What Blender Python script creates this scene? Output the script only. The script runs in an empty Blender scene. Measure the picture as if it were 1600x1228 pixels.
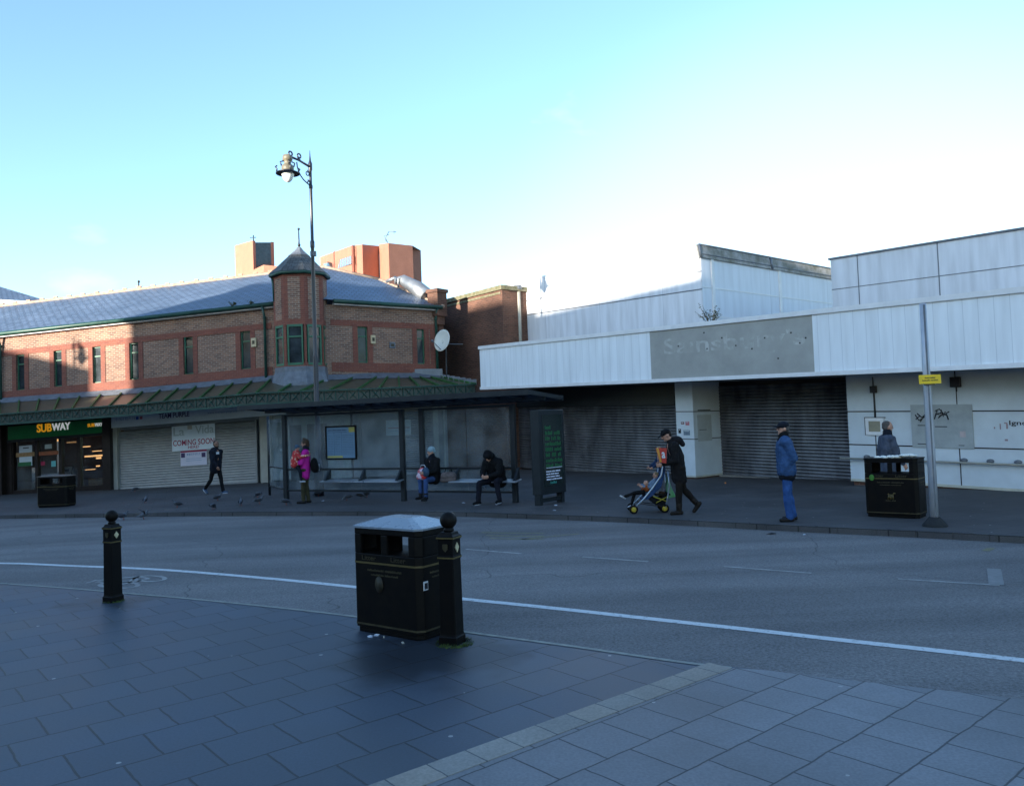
import bpy, math, random
from mathutils import Vector as V, Matrix
random.seed(7)
sc = bpy.context.scene
rad = math.radians
# ------------------------------------------------------------------ camera
FPX = 1250.0; EYE = 1.9; PIT = math.atan(46/1250.0); ROL = .037
cp, sp, cr, sr = math.cos(PIT), math.sin(PIT), math.cos(ROL), math.sin(ROL)
CF = V((0, cp, sp)); CR = V((cr, sp*sr, -cp*sr)); CU = V((sr, -sp*cr, cp*cr))
cam = bpy.data.objects.new('camera', bpy.data.cameras.new('camera'))
sc.collection.objects.link(cam)
cam.matrix_world = Matrix(((CR.x, CU.x, -CF.x, 0), (CR.y, CU.y, -CF.y, 0), (CR.z, CU.z, -CF.z, EYE), (0, 0, 0, 1)))
cam.data.sensor_width = 36; cam.data.lens = 36*FPX/1600; cam.data.clip_end = 3000
sc.camera = cam
# ------------------------------------------------------------------ sun, sky, exposure
SUN_AZ = 52.45; SUN_EL = 8.4            # direction the light travels (from +X towards +Y), height of the sun
T = V((math.cos(rad(SUN_AZ)), math.sin(rad(SUN_AZ)), 0)); TP = V((T.y, -T.x, 0)); TE = math.tan(rad(SUN_EL))
ld = bpy.data.lights.new('sun', 'SUN'); ld.energy = 5.0; ld.angle = rad(.5); ld.color = (1.0, .90, .76)
sun = bpy.data.objects.new('sun', ld); sc.collection.objects.link(sun)
sun.rotation_euler = V((T.x*math.cos(rad(SUN_EL)), T.y*math.cos(rad(SUN_EL)), -math.sin(rad(SUN_EL)))).to_track_quat('-Z', 'Y').to_euler()
w = bpy.data.worlds.new('World'); sc.world = w; w.use_nodes = True
wn = w.node_tree.nodes; wl = w.node_tree.links
bg = wn['Background']; sky = wn.new('ShaderNodeTexSky'); sky.sky_type = 'NISHITA'; sky.sun_disc = False
sky.sun_elevation = rad(SUN_EL); sky.sun_rotation = math.atan2(-T.x, -T.y)
sky.air_density = 1.0; sky.dust_density = .6; sky.ozone_density = 1.0
tc = wn.new('ShaderNodeTexCoord'); nz = wn.new('ShaderNodeTexNoise'); nz.inputs['Scale'].default_value = 5.5; nz.inputs['Detail'].default_value = 7
mp = wn.new('ShaderNodeMapping'); mp.inputs['Scale'].default_value = (1, 1, 2.2); mp.inputs['Location'].default_value = (.31, .12, .05)
wl.new(tc.outputs['Generated'], mp.inputs['Vector']); wl.new(mp.outputs['Vector'], nz.inputs['Vector'])
cr_ = wn.new('ShaderNodeValToRGB'); cr_.color_ramp.elements[0].position = .66; cr_.color_ramp.elements[0].color = (0, 0, 0, 1)
cr_.color_ramp.elements[1].position = .80; cr_.color_ramp.elements[1].color = (.10, .10, .10, 1)
wl.new(nz.outputs['Fac'], cr_.inputs['Fac'])
mxs = wn.new('ShaderNodeMix'); mxs.data_type = 'RGBA'; mxs.blend_type = 'MIX'
wl.new(cr_.outputs['Color'], mxs.inputs['Factor']); wl.new(sky.outputs['Color'], mxs.inputs['A']); mxs.inputs['B'].default_value = (9, 9.5, 10, 1)
dt = wn.new('ShaderNodeVectorMath'); dt.operation = 'DOT_PRODUCT'; wl.new(tc.outputs['Generated'], dt.inputs[0]); dt.inputs[1].default_value = V((.36, .93, .04)).normalized()
gm = wn.new('ShaderNodeMapRange'); gm.interpolation_type = 'SMOOTHSTEP'; gm.inputs['From Min'].default_value = .89; gm.inputs['From Max'].default_value = 1.0; gm.inputs['To Max'].default_value = .55; wl.new(dt.outputs['Value'], gm.inputs['Value'])
hz2 = wn.new('ShaderNodeMix'); hz2.data_type = 'RGBA'; wl.new(gm.outputs['Result'], hz2.inputs['Factor']); wl.new(mxs.outputs['Result'], hz2.inputs['A']); hz2.inputs['B'].default_value = (3.1, 2.7, 2.2, 1)
tint = wn.new('ShaderNodeMix'); tint.data_type = 'RGBA'; tint.blend_type = 'MULTIPLY'; tint.inputs['Factor'].default_value = 1; tint.inputs['B'].default_value = (.80, 1.0, 1.26, 1)
wl.new(hz2.outputs['Result'], tint.inputs['A']); wl.new(tint.outputs['Result'], bg.inputs['Color']); bg.inputs['Strength'].default_value = .15
sc.view_settings.view_transform = 'Standard'; sc.view_settings.look = 'None'; sc.view_settings.gamma = 1
sc.view_settings.exposure = 1.62
C = sc.collection
# ------------------------------------------------------------------ pixel rays (photo 1600x1228)
def ray(x, y): return CF + CR*((x-800)/FPX) + CU*((614-y)/FPX)
def gz(x):
    return -min(.42, .022*max(0, -8-x)) if x < -8 else 0.0
def G(px, py, off=0.0):
    z = off
    for _ in range(12):
        d = ray(px, py); t = (z-EYE)/d.z; z = gz(d.x*t)+off
    return V((d.x*t, d.y*t, z))
def atY(px, py, Y):
    d = ray(px, py); t = Y/d.y; return V((d.x*t, Y, EYE+d.z*t))
# ------------------------------------------------------------------ objects
def tag(o, label=None, cat=None, group=None, kind=None):
    if label: o['label'] = label
    if cat: o['category'] = cat
    if group: o['group'] = group
    if kind: o['kind'] = kind
    return o
def root(name, loc, label, cat, group=None, rz=0.0, s=1.0):
    o = bpy.data.objects.new(name, None); C.objects.link(o); o.location = loc; o.rotation_euler = (0, 0, rz); o.scale = (s, s, s)
    o.empty_display_size = .3
    return tag(o, label, cat, group)
def rootinv(o):
    while o.parent: o = o.parent
    return (Matrix.Translation(o.location) @ Matrix.Rotation(o.rotation_euler.z, 4, 'Z')).inverted()
def copy_tree(o, parent=None):
    c = o.copy(); C.objects.link(c); c.parent = parent
    for ch in [x for x in bpy.data.objects if x.parent == o]: copy_tree(ch, c)
    return c
class MB:
    def __init__(s): s.v = []; s.f = []; s.sm = []; s.uvf = None; s.cl = []
    def face(s, pts, smooth=False):
        i = len(s.v); s.v += [V(p) for p in pts]; s.f.append(list(range(i, i+len(pts)))); s.sm.append(smooth); return s
    def add(s, vs, fs, smooth=False):
        i = len(s.v); s.v += [V(p) for p in vs]
        for f in fs: s.f.append([i+k for k in f]); s.sm.append(smooth)
        return s
    def hexa(s, p):   # bottom 4 ccw, top 4 ccw
        return s.add(p, [(3, 2, 1, 0), (4, 5, 6, 7), (0, 1, 5, 4), (1, 2, 6, 5), (2, 3, 7, 6), (3, 0, 4, 7)])
    def box(s, x0, x1, y0, y1, z0, z1, m=None):
        p = [V(q) for q in [(x0, y0, z0), (x1, y0, z0), (x1, y1, z0), (x0, y1, z0), (x0, y0, z1), (x1, y0, z1), (x1, y1, z1), (x0, y1, z1)]]
        if m: p = [m @ q for q in p]
        return s.hexa(p)
    def prism(s, poly, z0, z1, zf=None, caps=True):
        n = len(poly); b = [V((p[0], p[1], z0)) for p in poly]; t = [V((p[0], p[1], z1)) for p in poly]
        fs = [(i, (i+1) % n, n+(i+1) % n, n+i) for i in range(n)]
        if caps: fs += [tuple(range(n-1, -1, -1)), tuple(range(n, 2*n))]
        return s.add(b+t, fs)
    def tube(s, path, r, n=10, caps=True, smooth=True):
        path = [V(p) for p in path]; m = len(path)
        rr = r if isinstance(r, (list, tuple)) else [r]*m
        vs = []; up = None
        for i, p in enumerate(path):
            d = (path[min(i+1, m-1)]-path[max(i-1, 0)]).normalized()
            if up is None: up = V((0, 0, 1)) if abs(d.z) < .9 else V((1, 0, 0))
            a = d.cross(up).normalized(); b = a.cross(d).normalized(); up = b
            for k in range(n):
                th = 2*math.pi*k/n; vs.append(p+a*(math.cos(th)*rr[i])+b*(math.sin(th)*rr[i]))
        fs = []
        for i in range(m-1):
            for k in range(n): fs.append((i*n+k, i*n+(k+1) % n, (i+1)*n+(k+1) % n, (i+1)*n+k))
        s.add(vs, fs, smooth)
        if caps:
            i0 = len(s.v)-len(vs); s.f.append([i0+k for k in range(n-1, -1, -1)]); s.f.append([i0+(m-1)*n+k for k in range(n)]); s.sm += [False, False]
        return s
    def lathe(s, prof, c=(0, 0), n=16, ph=0.0, smooth=True):
        vs = []
        for r, z in prof:
            for k in range(n):
                th = 2*math.pi*(k)/n+ph; vs.append((c[0]+r*math.cos(th), c[1]+r*math.sin(th), z))
        fs = []
        for i in range(len(prof)-1):
            for k in range(n): fs.append((i*n+k, i*n+(k+1) % n, (i+1)*n+(k+1) % n, (i+1)*n+k))
        fs.append(tuple(range(n-1, -1, -1))); fs.append(tuple((len(prof)-1)*n+k for k in range(n)))
        return s.add(vs, fs, smooth)
    def ball(s, c, r, n=14, m=8, rot=None):
        r = r if isinstance(r, (tuple, list)) else (r, r, r); c = V(c); vs = []
        for i in range(m+1):
            ph = math.pi*i/m
            for k in range(n):
                th = 2*math.pi*k/n; q = V((r[0]*math.sin(ph)*math.cos(th), r[1]*math.sin(ph)*math.sin(th), -r[2]*math.cos(ph)))
                if rot: q = rot @ q
                vs.append(c+q)
        fs = []
        for i in range(m):
            for k in range(n): fs.append((i*n+k, i*n+(k+1) % n, (i+1)*n+(k+1) % n, (i+1)*n+k))
        return s.add(vs, fs, True)
    def stroke(s, pts, wd, z):     # flat ribbon lying on ground
        pts = [V((p[0], p[1], z(p[0]) if callable(z) else z)) for p in pts]; L = []
        for i, p in enumerate(pts):
            d = pts[min(i+1, len(pts)-1)]-pts[max(i-1, 0)]; d.z = 0; d.normalize(); nrm = V((-d.y, d.x, 0))*(wd/2)
            L.append((p+nrm, p-nrm))
        for i in range(len(L)-1): s.face([L[i][0], L[i][1], L[i+1][1], L[i+1][0]])
        return s
    def build(s, name, m, parent=None, world=True, bev=0.0, frame=None, sub=0):
        me = bpy.data.meshes.new(name)
        inv = rootinv(parent) if (parent and world) else None
        me.from_pydata([tuple(inv @ p) if inv else tuple(p) for p in s.v], [], s.f)
        uv = me.uv_layers.new(name='UVMap')
        for pi, poly in enumerate(me.polygons):
            poly.use_smooth = s.sm[pi]
            pts = [s.v[k] for k in s.f[pi]]
            n = V((0, 0, 0))
            for a in range(len(pts)):
                p, q = pts[a], pts[(a+1) % len(pts)]
                n += V(((p.y-q.y)*(p.z+q.z), (p.z-q.z)*(p.x+q.x), (p.x-q.x)*(p.y+q.y)))
            if n.length > 0: n.normalize()
            for a, li in enumerate(poly.loop_indices):
                p = pts[a]
                if frame and abs(n.z) < .9:
                    q = p-frame.A; ut = q.dot(frame.t); wn_ = q.dot(frame.n)
                    c = (ut, p.z-frame.k*ut) if abs(n.dot(frame.n)) > .6 else (wn_, p.z-frame.k*ut)
                elif abs(n.z) > .9: c = (p.x, p.y)
                else:
                    h = math.hypot(n.x, n.y); t = V((-n.y/h, n.x/h, 0)); c = (p.dot(t), p.z/max(.15, h))
                uv.data[li].uv = c
        me.materials.append(m)
        o = bpy.data.objects.new(name, me); C.objects.link(o)
        if parent: o.parent = parent
        if bev:
            b = o.modifiers.new('b', 'BEVEL'); b.width = bev; b.segments = 2; b.limit_method = 'ANGLE'; b.angle_limit = rad(40)
        return o
class Frame:
    """vertical wall: u runs along it, w stands out of it towards the street, z is height (k = fall of the street)"""
    def __init__(s, A, B, k=0.0):
        s.A = V((A[0], A[1], 0)); s.B = V((B[0], B[1], 0)); s.t = (s.B-s.A).normalized(); s.n = V((s.t.y, -s.t.x, 0)); s.k = k; s.L = (s.B-s.A).length
    def P(s, u, w_, z): return s.A+s.t*u+s.n*w_+V((0, 0, z+s.k*u))
    def at(s, px, py, w_=0.0):
        d = ray(px, py); A = s.A+s.n*w_; k = A.dot(s.n)/d.dot(s.n); p = d*k; u = (p-A).dot(s.t); return u, EYE+p.z-s.k*u
    def u(s, px, w_=0.0): return s.at(px, 600, w_)[0]
    def rect(s, x0, y0, x1, y1, w_=0.0):   # photo corners (left, top)-(right, bottom)
        a = s.at(x0, y0, w_); b = s.at(x1, y1, w_); c = s.at(x0, y1, w_); d = s.at(x1, y0, w_)
        return (a[0]+c[0])/2, (b[0]+d[0])/2, (b[1]+c[1])/2, (a[1]+d[1])/2      # u0,u1,z0,z1
    def box(s, mb, u0, u1, w0, w1, z0, z1):
        return mb.hexa([s.P(u0, w1, z0), s.P(u1, w1, z0), s.P(u1, w0, z0), s.P(u0, w0, z0), s.P(u0, w1, z1), s.P(u1, w1, z1), s.P(u1, w0, z1), s.P(u0, w0, z1)])
    def wall(s, mb, u0, u1, z0, z1, holes=(), w_=0.0, reveal=.14):
        us = sorted(set([u0, u1]+[h[i] for h in holes for i in (0, 1)])); zs = sorted(set([z0, z1]+[h[i] for h in holes for i in (2, 3)]))
        for a, b in zip(us, us[1:]):
            for c, d in zip(zs, zs[1:]):
                if any(h[0] <= (a+b)/2 <= h[1] and h[2] <= (c+d)/2 <= h[3] for h in holes): continue
                mb.face([s.P(a, w_, c), s.P(b, w_, c), s.P(b, w_, d), s.P(a, w_, d)])
        for h in holes:
            q = [(h[0], h[2]), (h[1], h[2]), (h[1], h[3]), (h[0], h[3])]
            for i in range(4):
                a, b = q[i], q[(i+1) % 4]
                mb.face([s.P(a[0], w_, a[1]), s.P(a[0], w_-reveal, a[1]), s.P(b[0], w_-reveal, b[1]), s.P(b[0], w_, b[1])])
        return mb
    def bars(s, name, r, w_, m, parent, words=3, th=.003, seed=1):      # a line of print too small to read: letter-sized dashes
        rg = random.Random(seed); mb = MB(); u = r[0]; hgt = r[3]-r[2]; k = 0; lw = hgt*.62
        gaps = [int((r[1]-r[0])/lw*(i+1)/words) for i in range(words-1)]
        n_ = max(2, int((r[1]-r[0])/lw))
        for i in range(n_):
            if i in gaps: continue
            a = r[0]+(r[1]-r[0])*i/n_; b = a+(r[1]-r[0])/n_*rg.uniform(.6, .85); z1 = r[3]-(hgt*.25 if rg.random() < .45 else 0); s.box(mb, a, b, w_, w_+th, r[2], z1)
        return mb.build(name, m, parent)
    def text(s, name, body, r, w_, m, parent, ext=.004, bold=0.0, fit=True, shear=0.0):
        cu = bpy.data.curves.new('t', 'FONT'); cu.body = body; cu.extrude = ext; cu.offset = bold; cu.shear = shear; cu.resolution_u = 3
        to = bpy.data.objects.new('t', cu); C.objects.link(to); bpy.context.view_layer.update()
        me = bpy.data.meshes.new_from_object(to.evaluated_get(bpy.context.evaluated_depsgraph_get())); bpy.data.objects.remove(to)
        xs = [v.co.x for v in me.vertices]; ys = [v.co.y for v in me.vertices]
        if not xs: return None
        x0, x1, y0, y1 = min(xs), max(xs), min(ys), max(ys); inv = rootinv(parent) if parent else Matrix()
        for v in me.vertices:
            uu = r[0]+(v.co.x-x0)/(x1-x0)*(r[1]-r[0]); zz = r[2]+(v.co.y-y0)/(y1-y0)*(r[3]-r[2])
            v.co = inv @ s.P(uu, w_+v.co.z+ext, zz)
        me.materials.clear(); me.materials.append(m)
        o = bpy.data.objects.new(name, me); C.objects.link(o)
        if parent: o.parent = parent
        return o
# ------------------------------------------------------------------ materials
def newmat(name):
    m = bpy.data.materials.new(name); m.use_nodes = True; nt = m.node_tree; return m, nt.nodes, nt.links, nt.nodes['Principled BSDF']
def M(name, col, rough=.65, metal=0.0, var=.18, scale=3.0, bump=.0, bscale=40, col2=None, spec=.4, emit=0, fine=.0, stretch=(1, 1, 1), coord='Object'):
    m, n, l, b = newmat(name)
    tcn = n.new('ShaderNodeTexCoord'); mpn = n.new('ShaderNodeMapping'); mpn.inputs['Scale'].default_value = stretch; l.new(tcn.outputs[coord], mpn.inputs['Vector'])
    nn = n.new('ShaderNodeTexNoise'); nn.inputs['Scale'].default_value = scale; nn.inputs['Detail'].default_value = 8; nn.inputs['Roughness'].default_value = .65; l.new(mpn.outputs['Vector'], nn.inputs['Vector'])
    mr = n.new('ShaderNodeMapRange'); mr.inputs['From Min'].default_value = .32; mr.inputs['From Max'].default_value = .68; l.new(nn.outputs['Fac'], mr.inputs['Value'])
    mx = n.new('ShaderNodeMix'); mx.data_type = 'RGBA'
    c2 = col2 or tuple(c*(1-var*1.6) for c in col); c1 = col if col2 else tuple(min(1, c*(1+var*.4)) for c in col)
    mx.inputs['A'].default_value = (*c2, 1); mx.inputs['B'].default_value = (*c1, 1); l.new(mr.outputs['Result'], mx.inputs['Factor'])
    out = mx.outputs['Result']
    if fine:
        fn = n.new('ShaderNodeTexNoise'); fn.inputs['Scale'].default_value = 90; fn.inputs['Detail'].default_value = 3; l.new(tcn.outputs[coord], fn.inputs['Vector'])
        mr2 = n.new('ShaderNodeMapRange'); mr2.inputs['From Min'].default_value = .3; mr2.inputs['From Max'].default_value = .7; mr2.inputs['To Min'].default_value = 1-fine; mr2.inputs['To Max'].default_value = 1+fine; l.new(fn.outputs['Fac'], mr2.inputs['Value'])
        vm = n.new('ShaderNodeVectorMath'); vm.operation = 'SCALE'; l.new(out, vm.inputs[0]); l.new(mr2.outputs['Result'], vm.inputs['Scale']); out = vm.outputs['Vector']
    l.new(out, b.inputs['Base Color'])
    rr = n.new('ShaderNodeMapRange'); rr.inputs['To Min'].default_value = max(.03, rough-.1); rr.inputs['To Max'].default_value = min(1, rough+.1); l.new(nn.outputs['Fac'], rr.inputs['Value']); l.new(rr.outputs['Result'], b.inputs['Roughness'])
    b.inputs['Metallic'].default_value = metal; b.inputs['Specular IOR Level'].default_value = spec
    if bump:
        bn = n.new('ShaderNodeTexNoise'); bn.inputs['Scale'].default_value = bscale; bn.inputs['Detail'].default_value = 4; l.new(tcn.outputs[coord], bn.inputs['Vector'])
        bb = n.new('ShaderNodeBump'); bb.inputs['Strength'].default_value = bump; bb.inputs['Distance'].default_value = .02; l.new(bn.outputs['Fac'], bb.inputs['Height']); l.new(bb.outputs['Normal'], b.inputs['Normal'])
    if emit: b.inputs['Emission Color'].default_value = (*col, 1); b.inputs['Emission Strength'].default_value = emit
    return m
def Mbrick(name, c1, c2, mortar, bw=.225, rh=.075, ms=.012, c3=None, bump=.4, dirt=.25, offset=.5, rot=0.0, rough=.85, freq=2, spec=.3, coord='UV', spots=0, squash=1.0, loc=(0, 0, 0), msm=.1):
    m, n, l, b = newmat(name)
    tcn = n.new('ShaderNodeTexCoord'); mpn = n.new('ShaderNodeMapping'); mpn.inputs['Rotation'].default_value = (0, 0, rot); mpn.inputs['Location'].default_value = loc; l.new(tcn.outputs[coord], mpn.inputs['Vector'])
    br = n.new('ShaderNodeTexBrick'); br.offset = offset; br.offset_frequency = freq; br.squash = squash
    br.inputs['Scale'].default_value = 1; br.inputs['Brick Width'].default_value = bw; br.inputs['Row Height'].default_value = rh
    br.inputs['Mortar Size'].default_value = ms; br.inputs['Mortar Smooth'].default_value = msm; br.inputs['Bias'].default_value = 0
    br.inputs['Color1'].default_value = (*c1, 1); br.inputs['Color2'].default_value = (*c2, 1); br.inputs['Mortar'].default_value = (*mortar, 1)
    if coord == 'Object' and bw < 1:
        wn_ = n.new('ShaderNodeTexNoise'); wn_.inputs['Scale'].default_value = 6; wn_.inputs['Detail'].default_value = 4; l.new(tcn.outputs['Object'], wn_.inputs['Vector'])
        ws = n.new('ShaderNodeVectorMath'); ws.operation = 'MULTIPLY_ADD'; ws.inputs[1].default_value = (.022, .022, 0); l.new(wn_.outputs['Color'], ws.inputs[0]); l.new(mpn.outputs['Vector'], ws.inputs[2]); l.new(ws.outputs['Vector'], br.inputs['Vector'])
    else: l.new(mpn.outputs['Vector'], br.inputs['Vector'])
    nn = n.new('ShaderNodeTexNoise'); nn.inputs['Scale'].default_value = .7; nn.inputs['Detail'].default_value = 8; l.new(tcn.outputs['Object'], nn.inputs['Vector'])
    mr = n.new('ShaderNodeMapRange'); mr.inputs['From Min'].default_value = .3; mr.inputs['From Max'].default_value = .7; mr.inputs['To Min'].default_value = 1-dirt; mr.inputs['To Max'].default_value = 1+dirt*.5; l.new(nn.outputs['Fac'], mr.inputs['Value'])
    vm = n.new('ShaderNodeVectorMath'); vm.operation = 'SCALE'; l.new(br.outputs['Color'], vm.inputs[0]); l.new(mr.outputs['Result'], vm.inputs['Scale'])
    out = vm.outputs['Vector']
    fn = n.new('ShaderNodeTexNoise'); fn.inputs['Scale'].default_value = 60; fn.inputs['Detail'].default_value = 3; l.new(tcn.outputs['Object'], fn.inputs['Vector'])
    mr2 = n.new('ShaderNodeMapRange'); mr2.inputs['From Min'].default_value = .3; mr2.inputs['From Max'].default_value = .7; mr2.inputs['To Min'].default_value = .85; mr2.inputs['To Max'].default_value = 1.13; l.new(fn.outputs['Fac'], mr2.inputs['Value'])
    v2 = n.new('ShaderNodeVectorMath'); v2.operation = 'SCALE'; l.new(out, v2.inputs[0]); l.new(mr2.outputs['Result'], v2.inputs['Scale']); out = v2.outputs['Vector']
    if spots:   # trodden chewing gum
        vo = n.new('ShaderNodeTexVoronoi'); vo.inputs['Scale'].default_value = 3.0; l.new(tcn.outputs['Object'], vo.inputs['Vector'])
        lt = n.new('ShaderNodeMath'); lt.operation = 'LESS_THAN'; lt.inputs[1].default_value = spots; l.new(vo.outputs['Distance'], lt.inputs[0])
        mx = n.new('ShaderNodeMix'); mx.data_type = 'RGBA'; mf = n.new('ShaderNodeMath'); mf.operation = 'MULTIPLY'; mf.inputs[1].default_value = .85; l.new(lt.outputs[0], mf.inputs[0])
        l.new(mf.outputs[0], mx.inputs['Factor']); l.new(out, mx.inputs['A']); mx.inputs['B'].default_value = (.33, .33, .31, 1); out = mx.outputs['Result']
    l.new(out, b.inputs['Base Color']); b.inputs['Specular IOR Level'].default_value = spec
    rr = n.new('ShaderNodeMapRange'); rr.inputs['To Min'].default_value = max(.05, rough-.15); rr.inputs['To Max'].default_value = min(1, rough+.15); l.new(nn.outputs['Fac'], rr.inputs['Value']); l.new(rr.outputs['Result'], b.inputs['Roughness'])
    bb = n.new('ShaderNodeBump'); bb.invert = True; bb.inputs['Strength'].default_value = bump; bb.inputs['Distance'].default_value = .01; l.new(br.outputs['Fac'], bb.inputs['Height']); l.new(bb.outputs['Normal'], b.inputs['Normal'])
    return m
def Mglass(name, tint=(.8, .9, .95), refl=.12, dirt=.06, rough=.02, trans=False, fk=.45):
    m, n, l, b = newmat(name); out = n['Material Output']; n.remove(b)
    tr = n.new('ShaderNodeBsdfTransparent'); tr.inputs['Color'].default_value = (*tint, 1)
    gl = n.new('ShaderNodeBsdfGlossy'); gl.inputs['Roughness'].default_value = rough
    df = n.new('ShaderNodeBsdfTranslucent' if trans else 'ShaderNodeBsdfDiffuse'); df.inputs['Color'].default_value = (.55, .6, .62, 1)
    tcn = n.new('ShaderNodeTexCoord'); nn = n.new('ShaderNodeTexNoise'); nn.inputs['Scale'].default_value = 1.6; nn.inputs['Detail'].default_value = 7; l.new(tcn.outputs['Object'], nn.inputs['Vector'])
    mr = n.new('ShaderNodeMapRange'); mr.inputs['From Min'].default_value = .35; mr.inputs['From Max'].default_value = .75; mr.inputs['To Min'].default_value = dirt*.3; mr.inputs['To Max'].default_value = dirt*1.8; l.new(nn.outputs['Fac'], mr.inputs['Value'])
    m1 = n.new('ShaderNodeMixShader'); l.new(mr.outputs['Result'], m1.inputs['Fac']); l.new(tr.outputs[0], m1.inputs[1]); l.new(df.outputs[0], m1.inputs[2])
    fr = n.new('ShaderNodeFresnel'); fr.inputs['IOR'].default_value = 1.45; ad = n.new('ShaderNodeMath'); ad.operation = 'MULTIPLY_ADD'; ad.inputs[1].default_value = fk; ad.inputs[2].default_value = refl*.2; l.new(fr.outputs[0], ad.inputs[0])
    m2 = n.new('ShaderNodeMixShader'); l.new(ad.outputs[0], m2.inputs['Fac']); l.new(m1.outputs[0], m2.inputs[1]); l.new(gl.outputs[0], m2.inputs[2]); l.new(m2.outputs[0], out.inputs['Surface'])
    return m
def Mribs(name, col, line, pitch=.3, lw=.02, rough=.6, dirt=.2, streak=.3):   # vertical joints every pitch, rain streaks
    m, n, l, b = newmat(name)
    tcn = n.new('ShaderNodeTexCoord'); br = n.new('ShaderNodeTexBrick'); br.offset = 0
    br.inputs['Scale'].default_value = 1; br.inputs['Brick Width'].default_value = pitch; br.inputs['Row Height'].default_value = 100; br.inputs['Mortar Size'].default_value = lw; br.inputs['Mortar Smooth'].default_value = .6
    br.inputs['Color1'].default_value = (*col, 1); br.inputs['Color2'].default_value = (*[c*.96 for c in col], 1); br.inputs['Mortar'].default_value = (*line, 1)
    mp0 = n.new('ShaderNodeMapping'); mp0.inputs['Location'].default_value = (0, 50, 0); l.new(tcn.outputs['UV'], mp0.inputs['Vector']); l.new(mp0.outputs['Vector'], br.inputs['Vector'])
    mpn = n.new('ShaderNodeMapping'); mpn.inputs['Scale'].default_value = (3.2, .35, 1); l.new(tcn.outputs['UV'], mpn.inputs['Vector'])
    nn = n.new('ShaderNodeTexNoise'); nn.inputs['Scale'].default_value = 1.4; nn.inputs['Detail'].default_value = 8; l.new(mpn.outputs['Vector'], nn.inputs['Vector'])
    mr = n.new('ShaderNodeMapRange'); mr.inputs['From Min'].default_value = .3; mr.inputs['From Max'].default_value = .62; mr.inputs['To Min'].default_value = 1-streak; mr.inputs['To Max'].default_value = 1.0; l.new(nn.outputs['Fac'], mr.inputs['Value'])
    vm = n.new('ShaderNodeVectorMath'); vm.operation = 'SCALE'; l.new(br.outputs['Color'], vm.inputs[0]); l.new(mr.outputs['Result'], vm.inputs['Scale']); l.new(vm.outputs['Vector'], b.inputs['Base Color'])
    b.inputs['Roughness'].default_value = rough
    bb = n.new('ShaderNodeBump'); bb.invert = True; bb.inputs['Strength'].default_value = .4; bb.inputs['Distance'].default_value = .01; l.new(br.outputs['Fac'], bb.inputs['Height']); l.new(bb.outputs['Normal'], b.inputs['Normal'])
    return m
m_brick = Mbrick('mottled_brick', (.29, .15, .10), (.14, .072, .055), (.30, .235, .185), ms=.012, dirt=.22)
m_redbrick = Mbrick('red_band_brick', (.22, .075, .05), (.165, .056, .042), (.22, .115, .09), ms=.006, dirt=.12)
m_brown = Mbrick('brown_brick', (.15, .068, .046), (.09, .042, .032), (.14, .095, .07), ms=.010, dirt=.4)
m_far = Mbrick('far_orange_brick', (.38, .17, .115), (.34, .15, .10), (.34, .16, .12), ms=.012, dirt=.12)
m_slate = Mbrick('slate', (.115, .165, .245), (.08, .115, .175), (.04, .055, .08), bw=.30, rh=.22, ms=.022, dirt=.22, rough=.48, spec=.6, bump=.8)
m_slate2 = Mbrick('turret_slate', (.10, .11, .115), (.065, .07, .075), (.03, .03, .03), bw=.2, rh=.16, ms=.01, dirt=.4, rough=.6)
m_coping = M('mossy_coping', (.20, .18, .13), .9, col2=(.08, .085, .035), scale=6, bump=.4)
m_green = M('dark_green_paint', (.018, .07, .055), .4, var=.25)
m_green2 = M('bottle_green_paint', (.03, .14, .08), .4, var=.25)
m_rib = M('canopy_rib_green', (.03, .11, .03), .5, var=.3)
m_canopy = M('canopy_panel', (.085, .075, .045), .35, col2=(.05, .05, .032), scale=2.2, spec=.5)
m_lead = M('lead_flashing', (.15, .17, .20), .55, var=.25, metal=.2, scale=4)
m_white = M('white_paint', (.72, .73, .74), .5, var=.08)
m_cream = M('cream_render', (.36, .35, .30), .7, var=.12)
m_cream2 = M('pale_blue_render', (.30, .34, .34), .7, var=.15)
m_board = M('grey_hoarding', (.20, .22, .24), .55, var=.15)
m_dark = M('dark_timber', (.02, .014, .012), .35, var=.3)
m_interior = M('dark_interior', (.035, .028, .022), .8, var=.5, scale=5)
m_pane = M('window_glass', (.03, .045, .055), .14, var=.5, scale=1.5, spec=.45)
m_pane2 = M('far_window_glass', (.16, .22, .26), .15, var=.2, spec=.9)
m_shut = M('shutter_pale', (.30, .31, .305), .42, metal=.2, var=.15, scale=2)
m_shut2 = M('shutter_galvanised', (.15, .155, .17), .42, metal=.45, var=.38, scale=2.2, stretch=(1, 1, .35))
m_fascia = Mribs('fascia_cladding', (.78, .83, .87), (.52, .57, .62), .3, .006, streak=.13)
m_fasciag = M('bare_fascia_panel', (.345, .35, .33), .8, var=.12, scale=1.2, bump=.1)
m_ghost = M('ghost_lettering', (.46, .47, .45), .8, col2=(.335, .34, .32), scale=3.4); m_ghost.node_tree.nodes['Map Range'].inputs['From Min'].default_value = .46; m_ghost.node_tree.nodes['Map Range'].inputs['From Max'].default_value = .62
m_clad = Mribs('stained_cladding', (.66, .69, .74), (.40, .43, .48), 3.0, .012, streak=.22)
m_clad2 = Mribs('pale_cladding', (.66, .70, .76), (.5, .53, .58), 4.0, .02, streak=.12)
m_moss = M('mossy_sheeting', (.34, .34, .34), .9, col2=(.12, .12, .09), scale=2.5, stretch=(1, 1, 1), bump=.4)
m_wallw = M('white_wall_panel', (.56, .63, .68), .5, var=.08, scale=1.3)
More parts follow.
